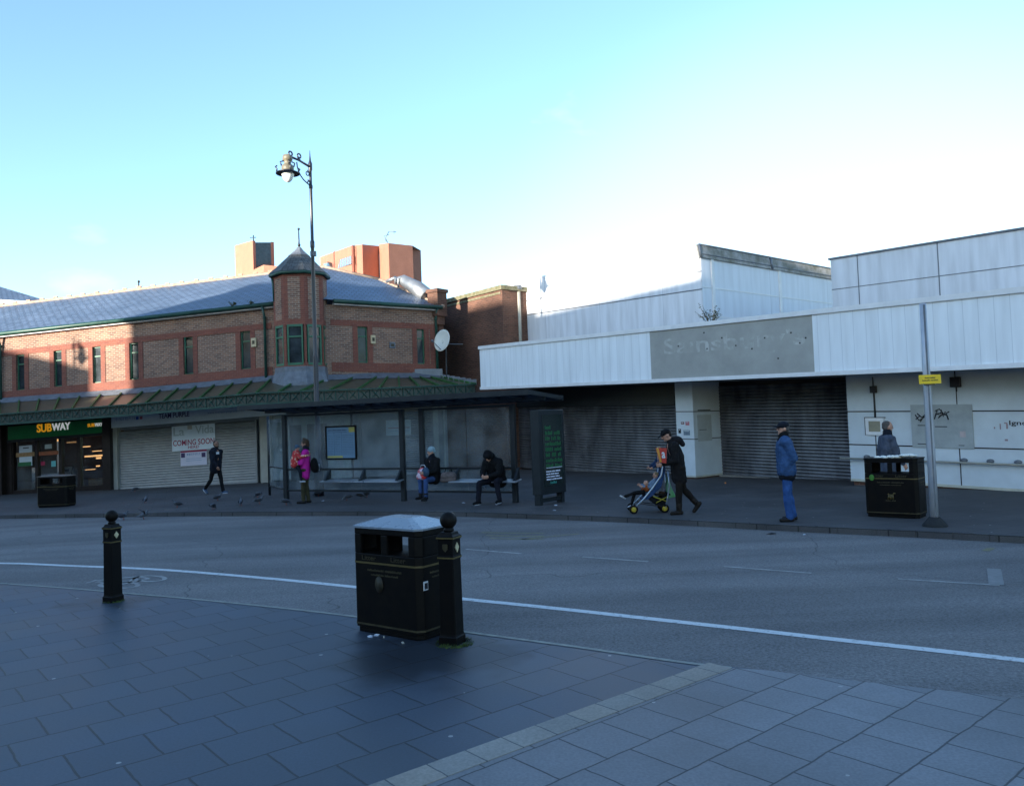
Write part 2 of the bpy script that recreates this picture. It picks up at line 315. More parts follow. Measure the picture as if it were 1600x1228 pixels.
m_black = M('black_gloss_paint', (.0035, .0035, .004), .5, col2=(.008, .0065, .005), spec=.12, scale=7, bump=.12, bscale=9)
m_lid = M('bin_lid', (.22, .26, .30), .28, var=.06, spec=.6, scale=5)
m_gold = M('gold_paint', (.12, .09, .03), .45, var=.25, scale=12)
m_golddim = M('worn_gold_paint', (.055, .045, .02), .5, var=.3, scale=12)
m_postblue = M('lamp_post_paint', (.012, .014, .026), .35, var=.25, spec=.6)
m_lampbody = M('lamp_housing', (.20, .18, .13), .5, var=.3)
m_globe = M('lamp_globe', (.75, .76, .74), .15, var=.05, spec=.7)
m_steel = M('shelter_grey_paint', (.016, .022, .026), .4, var=.2)
m_sheltroof = Mglass('shelter_roof_glass', (.45, .6, .8), .3, .42, .1, True)
m_glass = Mglass('shelter_glass', (.80, .87, .90), .10, .11, fk=.16)
m_shopglass = Mglass('shop_glass', (.62, .62, .60), .2, .04)
m_seat = M('seat_metal', (.45, .5, .55), .3, metal=.7, var=.1)
m_pole = M('grey_pole_paint', (.42, .45, .50), .35, metal=.3, var=.12)
m_yellow = M('yellow_sign', (.80, .55, .02), .5, var=.06)
m_line = M('white_road_paint', (.58, .60, .60), .7, col2=(.22, .23, .23), scale=16); m_line.node_tree.nodes['Map Range'].inputs['From Min'].default_value = .30; m_line.node_tree.nodes['Map Range'].inputs['From Max'].default_value = .46
m_linew = M('worn_road_paint', (.38, .37, .35), .8, col2=(.19, .19, .185), scale=7)
m_liney = M('worn_yellow_paint', (.23, .21, .11), .8, col2=(.13, .125, .09), scale=9)
m_kerbline = M('edge_line_paint', (.33, .33, .28), .8, col2=(.2, .2, .18), scale=9)
m_kerb = Mbrick('kerb_stone', (.09, .09, .09), (.07, .07, .075), (.03, .03, .03), bw=.9, rh=5, ms=.012, dirt=.4, coord='UV')
m_skin = M('skin', (.50, .27, .19), .55, var=.12)
m_skin2 = M('skin_deep', (.24, .125, .08), .55, var=.12)
m_pigeon = M('pigeon_grey', (.10, .115, .14), .6, var=.35, scale=14)
m_pigdark = M('pigeon_dark', (.03, .033, .045), .5, var=.3)
m_grassy = M('grass_green', (.07, .11, .02), .8, var=.5, scale=20)
m_orange = M('orange_letter', (.95, .42, .02), .4, var=.02, emit=.12)
m_wletter = M('white_letter', (.85, .87, .9), .4, var=.02, emit=.12)
m_sgreen = M('shop_sign_green', (.008, .22, .06), .4, var=.08)
m_purple = M('purple_letter', (.06, .035, .12), .5, var=.05)
m_crim = M('crimson_letter', (.33, .01, .05), .5, var=.05)
m_greyl = M('pale_grey_letter', (.40, .46, .45), .6, var=.05)
m_fadedblue = M('faded_blue_letter', (.22, .34, .50), .6, var=.05)
m_poster = M('poster_paper', (.55, .62, .66), .5, var=.05)
m_ink = M('black_ink', (.015, .015, .02), .6, var=.1)
m_screen = M('advert_screen', (.01, .02, .02), .2, var=.1, spec=.6)
m_agreen = M('advert_green', (.012, .085, .035), .4, var=.1, emit=.06)
m_awhite = M('advert_white', (.35, .45, .62), .4, var=.05, emit=.10)
m_duct = M('aluminium_duct', (.30, .32, .34), .45, metal=.7, var=.15, bump=.2, bscale=6)

# ------------------------------------------------------------------ ground, road, pavements
def poly(pts, off=0.0): return [G(x, y, off) for x, y in pts]
farpx = [(0, 805), (105, 803), (210, 801.5), (320, 800), (420, 799.5), (560, 799), (700, 799.5), (820, 803), (950, 807), (1100, 814), (1250, 821.5), (1430, 829.5), (1600, 838)]
far = poly(farpx)
dl = (far[0]-far[2]).normalized(); dr = (far[-1]-far[-4]).normalized()
def ext(p, d, k): q = p+d*k; return V((q.x, q.y, gz(q.x)))
far = [ext(far[0], dl, k) for k in (26, 12, 5, 2)]+far+[ext(far[-1], dr, k) for k in (1, 3, 9, 22)]
nearpx = [(0, 910), (100, 917), (200, 925.5), (300, 934), (440, 948), (553, 961), (735, 986), (900, 1008), (1060, 1031), (1145, 1041), (1300, 1060), (1450, 1076), (1600, 1093)]
near = poly(nearpx)
dl2 = (near[0]-near[2]).normalized(); dr2 = (near[-1]-near[-3]).normalized()
near = [ext(near[0], dl2, k) for k in (30, 14, 6, 2)]+near+[ext(near[-1], dr2, k) for k in (.6, 2, 8, 25)]
def smoothline(pts, n=4):
    out = []
    for i in range(len(pts)-1):
        p0, p1, p2, p3 = pts[max(i-1, 0)], pts[i], pts[i+1], pts[min(i+2, len(pts)-1)]
        for k in range(n):
            t = k/n; q = .5*((2*p1)+(-p0+p2)*t+(2*p0-5*p1+4*p2-p3)*t*t+(-p0+3*p1-3*p2+p3)*t**3); out.append(V((q.x, q.y, gz(q.x))))
    out.append(pts[-1]); return out
far = smoothline(far, 3); near = smoothline(near, 3)
def asphalt(name, c1, c2, rough, spec, cracks=True):
    m, n, l, b = newmat(name); tcn = n.new('ShaderNodeTexCoord')
    a = n.new('ShaderNodeTexNoise'); a.inputs['Scale'].default_value = .35; a.inputs['Detail'].default_value = 9; a.inputs['Roughness'].default_value = .6; l.new(tcn.outputs['Object'], a.inputs['Vector'])
    mr = n.new('ShaderNodeMapRange'); mr.inputs['From Min'].default_value = .3; mr.inputs['From Max'].default_value = .7; l.new(a.outputs['Fac'], mr.inputs['Value'])
    mx = n.new('ShaderNodeMix'); mx.data_type = 'RGBA'; l.new(mr.outputs['Result'], mx.inputs['Factor']); mx.inputs['A'].default_value = (*c1, 1); mx.inputs['B'].default_value = (*c2, 1)
    f = n.new('ShaderNodeTexNoise'); f.inputs['Scale'].default_value = 38; f.inputs['Detail'].default_value = 5; f.inputs['Roughness'].default_value = .8; l.new(tcn.outputs['Object'], f.inputs['Vector'])
    m2 = n.new('ShaderNodeMapRange'); m2.inputs['From Min'].default_value = .3; m2.inputs['From Max'].default_value = .7; m2.inputs['To Min'].default_value = .42; m2.inputs['To Max'].default_value = 1.6; l.new(f.outputs['Fac'], m2.inputs['Value'])
    vm = n.new('ShaderNodeVectorMath'); vm.operation = 'SCALE'; l.new(mx.outputs['Result'], vm.inputs[0]); l.new(m2.outputs['Result'], vm.inputs['Scale']); out = vm.outputs['Vector']
    mp = n.new('ShaderNodeMapping'); mp.inputs['Rotation'].default_value = (0, 0, .42); mp.inputs['Scale'].default_value = (.10, 1.3, 1); l.new(tcn.outputs['Object'], mp.inputs['Vector'])
    tn = n.new('ShaderNodeTexNoise'); tn.inputs['Scale'].default_value = 1.0; tn.inputs['Detail'].default_value = 5; l.new(mp.outputs['Vector'], tn.inputs['Vector'])
    tm = n.new('ShaderNodeMapRange'); tm.inputs['From Min'].default_value = .35; tm.inputs['From Max'].default_value = .65; tm.inputs['To Min'].default_value = .78; tm.inputs['To Max'].default_value = 1.12; l.new(tn.outputs['Fac'], tm.inputs['Value'])
    v3 = n.new('ShaderNodeVectorMath'); v3.operation = 'SCALE'; l.new(out, v3.inputs[0]); l.new(tm.outputs['Result'], v3.inputs['Scale']); out = v3.outputs['Vector']
    if cracks:
        wv = n.new('ShaderNodeTexNoise'); wv.inputs['Scale'].default_value = .8; l.new(tcn.outputs['Object'], wv.inputs['Vector'])
        ad = n.new('ShaderNodeVectorMath'); ad.operation = 'ADD'; l.new(tcn.outputs['Object'], ad.inputs[0]); l.new(wv.outputs['Color'], ad.inputs[1])
        vo = n.new('ShaderNodeTexVoronoi'); vo.feature = 'DISTANCE_TO_EDGE'; vo.inputs['Scale'].default_value = .16; l.new(ad.outputs[0], vo.inputs['Vector'])
        lt = n.new('ShaderNodeMath'); lt.operation = 'LESS_THAN'; lt.inputs[1].default_value = .0014; l.new(vo.outputs['Distance'], lt.inputs[0])
        mf = n.new('ShaderNodeMath'); mf.operation = 'MULTIPLY'; mf.inputs[1].default_value = .4; l.new(lt.outputs[0], mf.inputs[0])
        m3 = n.new('ShaderNodeMix'); m3.data_type = 'RGBA'; l.new(mf.outputs[0], m3.inputs['Factor']); l.new(out, m3.inputs['A']); m3.inputs['B'].default_value = (.02, .02, .02, 1); out = m3.outputs['Result']
    l.new(out, b.inputs['Base Color']); b.inputs['Roughness'].default_value = rough; b.inputs['Specular IOR Level'].default_value = spec
    bb = n.new('ShaderNodeBump'); bb.inputs['Strength'].default_value = .35; bb.inputs['Distance'].default_value = .01; l.new(f.outputs['Fac'], bb.inputs['Height']); l.new(bb.outputs['Normal'], b.inputs['Normal'])
    return m
m_road = asphalt('road_asphalt', (.135, .130, .128), (.19, .18, .172), .82, .3)
m_farpave = Mbrick('far_paving', (.080, .076, .076), (.066, .063, .064), (.045, .045, .045), bw=.6, rh=.45, ms=.008, rot=-.4, dirt=.3, rough=.75, coord='Object', spots=.05)
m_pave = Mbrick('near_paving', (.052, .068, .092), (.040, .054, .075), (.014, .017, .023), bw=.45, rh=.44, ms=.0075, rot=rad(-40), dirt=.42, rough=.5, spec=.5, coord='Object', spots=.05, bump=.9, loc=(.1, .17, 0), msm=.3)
def stain_shade(m, c, rr, dark):
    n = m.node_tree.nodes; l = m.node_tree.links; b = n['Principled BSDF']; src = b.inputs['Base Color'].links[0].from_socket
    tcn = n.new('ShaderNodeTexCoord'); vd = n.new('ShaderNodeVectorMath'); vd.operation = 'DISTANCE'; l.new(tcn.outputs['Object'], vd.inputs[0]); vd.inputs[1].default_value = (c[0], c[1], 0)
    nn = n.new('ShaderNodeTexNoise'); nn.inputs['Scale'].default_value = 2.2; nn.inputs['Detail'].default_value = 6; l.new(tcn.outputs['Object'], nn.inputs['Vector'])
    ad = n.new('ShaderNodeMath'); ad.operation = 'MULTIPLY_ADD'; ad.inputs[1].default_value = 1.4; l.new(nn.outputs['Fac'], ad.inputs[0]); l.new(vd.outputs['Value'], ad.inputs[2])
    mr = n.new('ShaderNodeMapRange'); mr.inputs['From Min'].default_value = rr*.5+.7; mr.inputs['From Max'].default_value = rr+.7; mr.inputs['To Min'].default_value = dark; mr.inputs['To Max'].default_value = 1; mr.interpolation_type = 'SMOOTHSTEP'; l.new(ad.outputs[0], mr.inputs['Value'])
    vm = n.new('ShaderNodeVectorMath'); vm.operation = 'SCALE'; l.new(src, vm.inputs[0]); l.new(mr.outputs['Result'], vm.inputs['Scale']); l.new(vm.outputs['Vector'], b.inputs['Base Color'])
stain_shade(m_pave, (-.75, 6.7), .95, .42); stain_shade(m_pave, (-4.72, 9.3), .5, .5)  # dark patches at bin and bollards: damp stain doubling as painted contact shade
m_strip = Mbrick('buff_setts', (.30, .265, .22), (.23, .22, .20), (.10, .10, .10), bw=.27, rh=100, ms=.005, dirt=.35, rough=.7, coord='Object', offset=0, loc=(.1, 50, 0))
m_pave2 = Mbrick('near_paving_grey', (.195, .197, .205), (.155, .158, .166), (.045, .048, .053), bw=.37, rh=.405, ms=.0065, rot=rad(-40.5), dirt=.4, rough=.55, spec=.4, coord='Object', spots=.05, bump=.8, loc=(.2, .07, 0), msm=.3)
g = MB(); g.face([(-900, -400, -.9), (900, -400, -.9), (900, 1500, -.9), (-900, 1500, -.9)]); tag(g.build('ground', m_road), kind='structure')
XS = [-60]+[-40+i*2 for i in range(40)]+[45, 60]
rd = MB()
ys = [-30, 0, 10, 20, 40, 60]
for a, b in zip(XS, XS[1:]):
    for c, d in zip(ys, ys[1:]): rd.face([(a, c, gz(a)-.1), (b, c, gz(b)-.1), (b, d, gz(b)-.1), (a, d, gz(a)-.1)])
tag(rd.build('road', m_road), kind='structure')
pv = MB()
for a, b in zip(near, near[1:]):
    ca, cb = V((a.x*.8+ (-.2), -14, gz(a.x))), V((b.x*.8-.2, -14, gz(b.x)))
    n_ = 6
    for i in range(n_):
        p0, p1 = a.lerp(ca, i/n_), a.lerp(ca, (i+1)/n_); q0, q1 = b.lerp(cb, i/n_), b.lerp(cb, (i+1)/n_)
        for p in (p0, p1, q0, q1): p.z = gz(p.x)
        pv.face([p1, q1, q0, p0])
    pv.face([a, b, b-V((0, 0, .1)), a-V((0, 0, .1))])
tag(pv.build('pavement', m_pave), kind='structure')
fp = MB(); kb = MB()
for a, b in zip(far, far[1:]):
    d = (b-a); d.z = 0; d.normalize(); nn_ = V((-d.y, d.x, 0))
    kb.hexa([a-V((0, 0, .14)), b-V((0, 0, .14)), b+nn_*.13-V((0, 0, .14)), a+nn_*.13-V((0, 0, .14)), a+V((0, 0, .004)), b+V((0, 0, .004)), b+nn_*.13+V((0, 0, .004)), a+nn_*.13+V((0, 0, .004))])
    ca, cb = V((a.x*1.15+2, 47, gz(a.x))), V((b.x*1.15+2, 47, gz(b.x))); n_ = 12
    for i in range(n_):
        p0, p1 = a.lerp(ca, i/n_), a.lerp(ca, (i+1)/n_); q0, q1 = b.lerp(cb, i/n_), b.lerp(cb, (i+1)/n_)
        for p in (p0, p1, q0, q1): p.z = gz(p.x)
        fp.face([p0, q0, q1, p1])
tag(fp.build('far_pavement', m_farpave), kind='structure'); tag(kb.build('kerb', m_kerb, bev=.012), kind='structure')
RZ = lambda x: gz(x)-.096
def marking(name, pxs, wd, m, off=0.0):
    pts = [G(x, y, -.1) for x, y in pxs]; tag(MB().stroke(pts, wd, lambda x: RZ(x)+off).build(name, m), kind='structure')
wl_px = [(0, 880), (110, 884), (190, 887), (258, 890.5), (330, 896), (400, 902), (470, 908.5), (553, 917), (640, 926), (725, 936), (810, 944.5), (900, 954), (1000, 965), (1100, 976), (1200, 987), (1300, 998.5), (1450, 1015), (1600, 1032)]
wl0 = [G(x, y, -.1) for x, y in wl_px]; da = (wl0[0]-wl0[2]).normalized(); db = (wl0[-1]-wl0[-3]).normalized(); wl0 = [wl0[0]+da*k for k in (20, 9, 4, 1.6)]+wl0+[wl0[-1]+db*k for k in (.8, 2.5, 7, 15)]
tag(MB().stroke(smoothline(wl0, 3), .12, RZ).build('lane_line', m_line), kind='structure')
el = near[:40]
elm = MB()
for a, b in zip(el, el[1:]):
    d = (b-a); d.z = 0; d.normalize(); nn_ = V((-d.y, d.x, 0)); up = V((0, 0, .004))
    elm.face([a+up-nn_*.07, b+up-nn_*.07, b+up-nn_*.02, a+up-nn_*.02])
tag(elm.build('edge_line', m_kerbline), kind='structure')
for i, q in enumerate([[(728, 858), (815, 865)], [(910, 870), (1013, 877.5)], [(1130, 885), (1268, 895.5)], [(1403, 904.5), (1562, 914.5)]]): marking('bay_line', q, .07, m_linew)
marking('bay_corner', [(1553, 889), (1557, 914)], .15, M('faint_road_paint', (.24, .24, .235), .8, col2=(.17, .17, .165), scale=12), .002)
for yy in (832, 836.5, 841): marking('bay_lettering', [(752+ (yy-832)*1.5, yy), (800, yy+1), (850, yy+1.2)], .10, m_liney)
marking('bay_lettering', [(815, 842.5), (905, 834)], .08, m_liney)
marking('yellow_patch', [(1538, 858), (1551, 859)], .30, m_liney)
def arcpx(cx, cy, rx, ry, a0=0, a1=360, n=14): return [(cx+rx*math.cos(rad(a0+(a1-a0)*i/n)), cy+ry*math.sin(rad(a0+(a1-a0)*i/n))) for i in range(n+1)]
for q in ([*arcpx(234, 904, 24, 4.5)], [*arcpx(186, 914, 30, 5)], [(136, 911), (150, 906.5), (168, 906), (160, 911)], [(190, 903), (215, 901), (232, 903.5)], [(185, 914), (208, 909), (234, 904)], [(150, 909), (200, 910), (212, 902)]):
    marking('cycle_symbol', q, .065, m_linew)
# buff sett strip in near pavement
s0 = G(1143, 1045); s1 = G(652, 1232); dS = (s1-s0).normalized(); nS = V((dS.y, -dS.x, 0)); s1 = s0+dS*9
wS = .205
so = MB().box(0, 9.6, 0, -wS, -.02, .008).build('sett_strip', m_strip); so.location = s0; so.rotation_euler.z = math.atan2(dS.y, dS.x); tag(so, kind='structure')
sg2 = MB(); e0 = s0-dS*.02; rr_ = [p for p in near if p.x > e0.x+.02]
sg2.face([e0+V((0, 0, .004))]+[V((p.x, p.y-.001, .004)) for p in rr_]+[V((24, -14, .004)), s0+dS*20+V((0, 0, .004))])
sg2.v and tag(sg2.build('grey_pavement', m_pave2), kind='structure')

# ------------------------------------------------------------------ brick corner shops
uA0 = atY(0, 529, 33); uB0 = atY(415, 484, 30.62)
FA = Frame((-21.133, 33), (-8.90, 30.5))
kA = (uB0.z-uA0.z)/((uB0-uA0).xy.length); FA.k = kA
zeave = FA.at(200, 505.5)[1]
bs = root('brick_shop_building', FA.P(9, 0, -.2), 'long two storey mottled brick shop building with slate roof, red bands and corner turret', 'building')
UL = -12.0; UR = FA.u(440)
# right-hand splay after the turret
a2 = atY(508, 560, 30.35); b2 = atY(684, 560, 32.9)
FB = Frame((a2.x, a2.y), (b2.x, b2.y)); eb0 = FB.at(512, 475.5)[1]; eb1 = FB.at(683, 485.5)[1]; FB.k = (eb1-eb0)/FB.L
zeb = FB.at(520, 476)[1]
winA = [(25.7, 554.7, 38.6, 610), (84.5, 548, 97, 604), (145, 541.6, 158, 598.5), (202.6, 535.5, 216.8, 592.5), (287, 526, 302, 584), (376, 517, 391.6, 577.5)]
winB = [(559, 511, 574.6, 568), (651.5, 514, 663.5, 568)]
wz = [FA.rect(*q) for q in winA]; z0A = sum(r[2] for r in wz)/6; z1A = sum(r[3] for r in wz)/6
wz = [(r[0], r[1], r[2]*.4+z0A*.6, r[3]*.4+z1A*.6) for r in wz]
pitchA = wz[1][0]-wz[0][0]
wz = [(wz[0][0]-pitchA*k, wz[0][1]-pitchA*k, z0A, z1A) for k in (4, 3, 2, 1)]+wz
wb = [FB.rect(*q) for q in winB]; z0B = sum(r[2] for r in wb)/2; z1B = sum(r[3] for r in wb)/2; wb = [(r[0], r[1], z0B, z1B) for r in wb]
ZC = 3.15     # walls above the canopy start here
shop = MB(); FA.wall(shop, UL, UR, ZC, zeave, wz); wall = shop.build('wall', m_brick, bs, frame=FA)
shop = MB(); FB.wall(shop, -.6, FB.L, ZC, zeb, wb); shop.build('wall', m_brick, bs, frame=FB)
bands = MB()
def redframe(Fr, mb, u0, u1, wins, z0, z1, ww=.20):
    Fr.box(mb, u0, u1, -.02, .022, z1, z1+.22); Fr.box(mb, u0, u1, -.02, .022, z0-.34, z0)
    for r in wins:
        Fr.box(mb, r[0]-ww, r[0], -.02, .02, z0, z1); Fr.box(mb, r[1], r[1]+ww, -.02, .02, z0, z1)
redframe(FA, bands, UL, UR-.35, wz, z0A, z1A); redframe(FB, bands, .25, FB.L, wb, z0B, z1B)
FB.box(bands, FB.L-.32, FB.L+.01, -.3, .026, z0B, z1B+.1)
bands.build('brick_band', m_redbrick, bs, frame=FA)
def window(Fr, r, parent, op=0):
    f = MB(); u0, u1, z0, z1 = r; t = .045; w0, w1 = -.13, -.07
    Fr.box(f, u0, u0+t, w0, w1, z0, z1); Fr.box(f, u1-t, u1, w0, w1, z0, z1); Fr.box(f, u0+t, u1-t, w0, w1, z0, z0+t); Fr.box(f, u0+t, u1-t, w0, w1, z1-t, z1); zm = z0+(z1-z0)*.72; Fr.box(f, u0+t, u1-t, w0, w1, zm, zm+t)
    if op:   # casement standing open
        for a in (0, 1):
            pass
        p = Fr.P(u0+.04, -.07, z0); q = Fr.P(u0+.04+.17, .20, z0)
        for zz0, zz1 in ((z0+.03, z0+.08), (z1-.08, z1-.03)):
            f.add([p+V((0, 0, zz0-z0)), q+V((0, 0, zz0-z0)), q+V((0, 0, zz1-z0)), p+V((0, 0, zz1-z0))], [(0, 1, 2, 3), (3, 2, 1, 0)])
        f.tube([q+V((0, 0, .03)), q+V((0, 0, z1-z0-.03))], .022, 4); f.tube([p+V((0, 0, .03)), p+V((0, 0, z1-z0-.03))], .022, 4)
    o = f.build('window', m_green2, parent)
    Fr.wall(MB(), 0, 0, 0, 0) if False else None
    g_ = MB(); Fr.box(g_, u0+t*.5, u1-t*.5, -.12, -.10, z0+t*.5, z1-t*.5); g_.build('pane', m_pane, o)
    return o
for i, r in enumerate(wz): window(FA, r, bs, 1 if i in (7, 8) else 0)
for r in wb: window(FB, r, bs)
# eaves: gutter, white soffit, roof
sof = MB(); FA.box(sof, UL, UR+.1, -.05, .20, zeave-.02, zeave+.05); FB.box(sof, .35, FB.L+.12, -.05, .20, zeb-.02, zeb+.05); sof.build('soffit', m_white, bs)
gt = MB()
gt.tube([FA.P(UL, .27, zeave+.10), FA.P(UR+.1, .27, zeave+.10)], .085, 8); gt.tube([FB.P(.3, .27, zeb+.10), FB.P(FB.L+.15, .27, zeb+.10)], .085, 8)
gt.build('gutter', m_green, bs)
rp = [atY(0, 479, 38), atY(395, 431, 35.9)]
tr = V((rp[1].x-rp[0].x, rp[1].y-rp[0].y, rp[1].z-rp[0].z)); rl = rp[0]-tr*1.3; pk = rp[0]+tr*1.26
eL = FA.P(UL, .30, zeave+.14); eR = FA.P(FA.u(470), .30, zeave+.14); bL = FB.P(-.9, .30, zeb+.14); bR = FB.P(FB.L+.2, .30, zeb+.14)
hip = atY(592, 437, 35.6); hipend = bR.copy()
rf = MB(); rf.face([eL, eR, pk, rl]); rf.face([bL, bR, hip, pk]); rf.face([eR, bL, pk]); rf.face([bR, bR+V((-.5, 5, 0)), hip])
rf.face([rl, pk, pk+V((0, 6, -3)), rl+V((0, 6, -3))]); rf.face([pk, hip, hip+V((0, 6, -3)), pk+V((0, 6, -3))])
roof = rf.build('roof', m_slate, bs)
rt = MB()
rt.tube([rl, pk, hip], .09, 6); n_ = 46
for i in range(n_):
    p = rl.lerp(pk, (i+.5)/n_); rt.box(p.x-.09, p.x+.09, p.y-.05, p.y+.05, p.z+.05, p.z+.15)
rt.tube([hip, bR], .07, 6)
rt.build('ridge_tile', M('ridge_tile', (.38, .27, .20), .8, var=.3, scale=5), roof)
fin = MB(); p = atY(217, 452, 37.2); fin.tube([p-V((0, 0, .3)), p+V((0, 0, .32))], .03, 6); fin.box(p.x-.16, p.x+.16, p.y-.02, p.y+.02, p.z+.12, p.z+.17); fin.ball(p+V((0, 0, .36)), .06, 8, 6)
fin.build('ridge_finial', m_dark, roof)
# turret
tcx = atY(470.5, 500, 30.35); tc_ = (tcx.x, tcx.y)
def tz(py): return atY(470.5, py, 30.35-.95).z
R0 = 1.0; PH = rad(22.5+0)
oct_ = lambda r, ph=PH: [(tc_[0]+r*math.cos(ph+k*math.pi/4), tc_[1]+r*math.sin(ph+k*math.pi/4)) for k in range(8)]
tu = MB(); P8 = oct_(R0)
tu.prism(P8, tz(507), tz(427)); turret = tu.build('turret', m_redbrick, bs); tu = MB(); tu.prism(P8, tz(572), tz(566)); tu.build('sill', m_redbrick, turret)
tp = MB()
for k in range(8):      # mottled panels in each face, above the windows
    a, b = V((*P8[k], 0)), V((*P8[(k+1) % 8], 0)); a2_, b2_ = a.lerp(b, .2), a.lerp(b, .8); out = ((a+b)/2-V((*tc_, 0))).normalized()*.012
    tp.face([V((a2_.x, a2_.y, tz(498)))+out, V((b2_.x, b2_.y, tz(498)))+out, V((b2_.x, b2_.y, tz(432)))+out, V((a2_.x, a2_.y, tz(432)))+out])
tp.build('brick_panel', m_brick, turret)
tw = MB(); tg = MB(); tcn_ = MB()
zb, zt = tz(570), tz(506)
for k in range(8):
    a, b = V((*P8[k], 0)), V((*P8[(k+1) % 8], 0)); c = V((*tc_, 0)); a = c+(a-c)*.95; b = c+(b-c)*.95
    tcn_.prism([(c+(a-c)*s_+(b-a)*q) .xy for s_, q in ((1.04, -.07), (1.04, .07), (.9, .07), (.9, -.07))], zb, zt)
    for f0, f1, z0_, z1_ in ((.10, .18, zb, zt), (.82, .90, zb, zt), (.18, .82, zb, zb+.09), (.18, .82, zt-.09, zt), (.18, .82, zb+(zt-zb)*.68, zb+(zt-zb)*.68+.06)):
        p, q = a.lerp(b, f0), a.lerp(b, f1); o_ = ((a+b)/2-c).normalized()*.05
        tw.hexa([V((p.x, p.y, z0_))+o_, V((q.x, q.y, z0_))+o_, V((q.x, q.y, z0_))-o_*.2, V((p.x, p.y, z0_))-o_*.2, V((p.x, p.y, z1_))+o_, V((q.x, q.y, z1_))+o_, V((q.x, q.y, z1_))-o_*.2, V((p.x, p.y, z1_))-o_*.2])
    p, q = a.lerp(b, .1), a.lerp(b, .9); tg.face([V((p.x, p.y, zb)), V((q.x, q.y, zb)), V((q.x, q.y, zt)), V((p.x, p.y, zt))])
tcn_.build('corner_post', m_redbrick, turret); twi = tw.build('window', m_green2, turret); tg.build('pane', m_pane, turret)
la = MB(); la.lathe([(1.18, tz(604)), (1.16, tz(598)), (1.02, tz(580)), (1.01, tz(572))], tc_, 8, PH, False); la.build('lead_apron', m_lead, turret)
tr_ = MB(); e = tz(424); ap = tz(378); H_ = ap-e
tr_.lathe([(1.10, e), (1.16, e+.03), (1.10, e+.10), (.86, e+H_*.28), (.62, e+H_*.50), (.40, e+H_*.70), (.14, e+H_*.9), (.05, ap)], tc_, 8, PH, False)
tr_.build('turret_roof', m_slate2, turret)
tl = MB(); tl.lathe([(.42, e+H_*.70), (.17, e+H_*.9), (.07, ap+.02)], tc_, 8, PH, False); tl.build('lead_cap', m_lead, turret)
tf = MB(); tf.tube([(tc_[0], tc_[1], ap-.1), (tc_[0], tc_[1], tz(349))], [.035, .02], 6); tf.ball((tc_[0], tc_[1], tz(348)), .05, 8, 6); tf.ball((tc_[0], tc_[1], ap+.1), .06, 8, 6); tf.build('finial', m_dark, turret)
tgut = MB(); pts = [V((*p, e-.02)) for p in oct_(1.10)]; tgut.tube(pts+[pts[0]], .07, 6)
q = V((*oct_(1.05)[4], e-.05)); tgut.tube([q, q+V((.06, -.02, -.3)), q+V((.08, .0, -.95))], .04, 6); tgut.build('gutter', m_green, turret)
# downpipes
for Fr, px, w_ in ((FA, 4, .10), (FA, 418, .10), (FB, 683, .08)):
    dp = MB(); u_ = Fr.u(px); zt_ = (zeave if Fr is FA else zeb); dp.tube([Fr.P(u_, .27, zt_+.05), Fr.P(u_, w_, zt_-.35), Fr.P(u_, w_, 3.4)], .055, 8)
    dp.tube([Fr.P(u_, w_, zt_-.42), Fr.P(u_, w_, zt_-.34)], .075, 8); dp.build('downpipe', m_green, bs)
# apron flashing above canopy and the glazed canopy
WC = 2.6
zcA = FA.at(200, 621)[1]   # where roof of canopy meets the wall
cf = [atY(-160, 660, 31.6), atY(0, 648, 30.35), atY(200, 633, 29.15), atY(400, 615, 28.0), atY(470, 612, 27.8), atY(560, 609, 28.0), atY(743, 601, 30.1)]
cb = [FA.P(FA.u(-160), .02, 0), FA.P(FA.u(0), .02, 0), FA.P(FA.u(200), .02, 0), FA.P(FA.u(400), .02, 0), None, None, None]
def wallz(px, py, Fr): a = Fr.at(px, py); return Fr.P(a[0], .03, a[1])
cb = [FA.P(FA.u(-180), .03, zcA), wallz(0, 628, FA), wallz(225, 612, FA), wallz(425, 593, FA), wallz(514, 592, FB), wallz(590, 589, FB), wallz(684, 589, FB)]
cf[-1] = atY(743, 601, 30.2)
canopy = root('glazed_canopy', cf[3].xy.to_3d(), 'green framed lean-to canopy with X lattice frieze running along the brick shops', 'canopy')
cpn = MB(); cri = MB(); cfl = MB()
for i in range(6):
    a, b, c, d = cf[i], cf[i+1], cb[i+1], cb[i]; cpn.face([a, b, c, d])
    nr = max(2, int(round((b-a).length/.78)))
    if 3 <= i <= 4: nr = 2
    for k in range(nr):
        t_ = k/nr; p = d.lerp(c, t_); q = a.lerp(b, t_); cri.hexa([q+V((-.03, 0, 0)), q+V((.03, 0, 0)), p+V((.03, 0, 0)), p+V((-.03, 0, 0)), q+V((-.03, 0, .07)), q+V((.03, 0, .07)), p+V((.03, 0, .07)), p+V((-.03, 0, .07))])
    cfl.face([d+(a-d)*.13+V((0, 0, .012)), c+(b-c)*.13+V((0, 0, .012)), c+V((0, 0, .16)), d+V((0, 0, .16))])
p, q = cb[-1], cf[-1]; cri.hexa([q+V((-.03, 0, 0)), q+V((.03, 0, 0)), p+V((.03, 0, 0)), p+V((-.03, 0, 0)), q+V((-.03, 0, .07)), q+V((.03, 0, .07)), p+V((.03, 0, .07)), p+V((-.03, 0, .07))])
cpn.build('roof_panel', m_canopy, canopy); cri.build('rib', m_rib, canopy); cfl.build('flashing', m_lead, canopy)
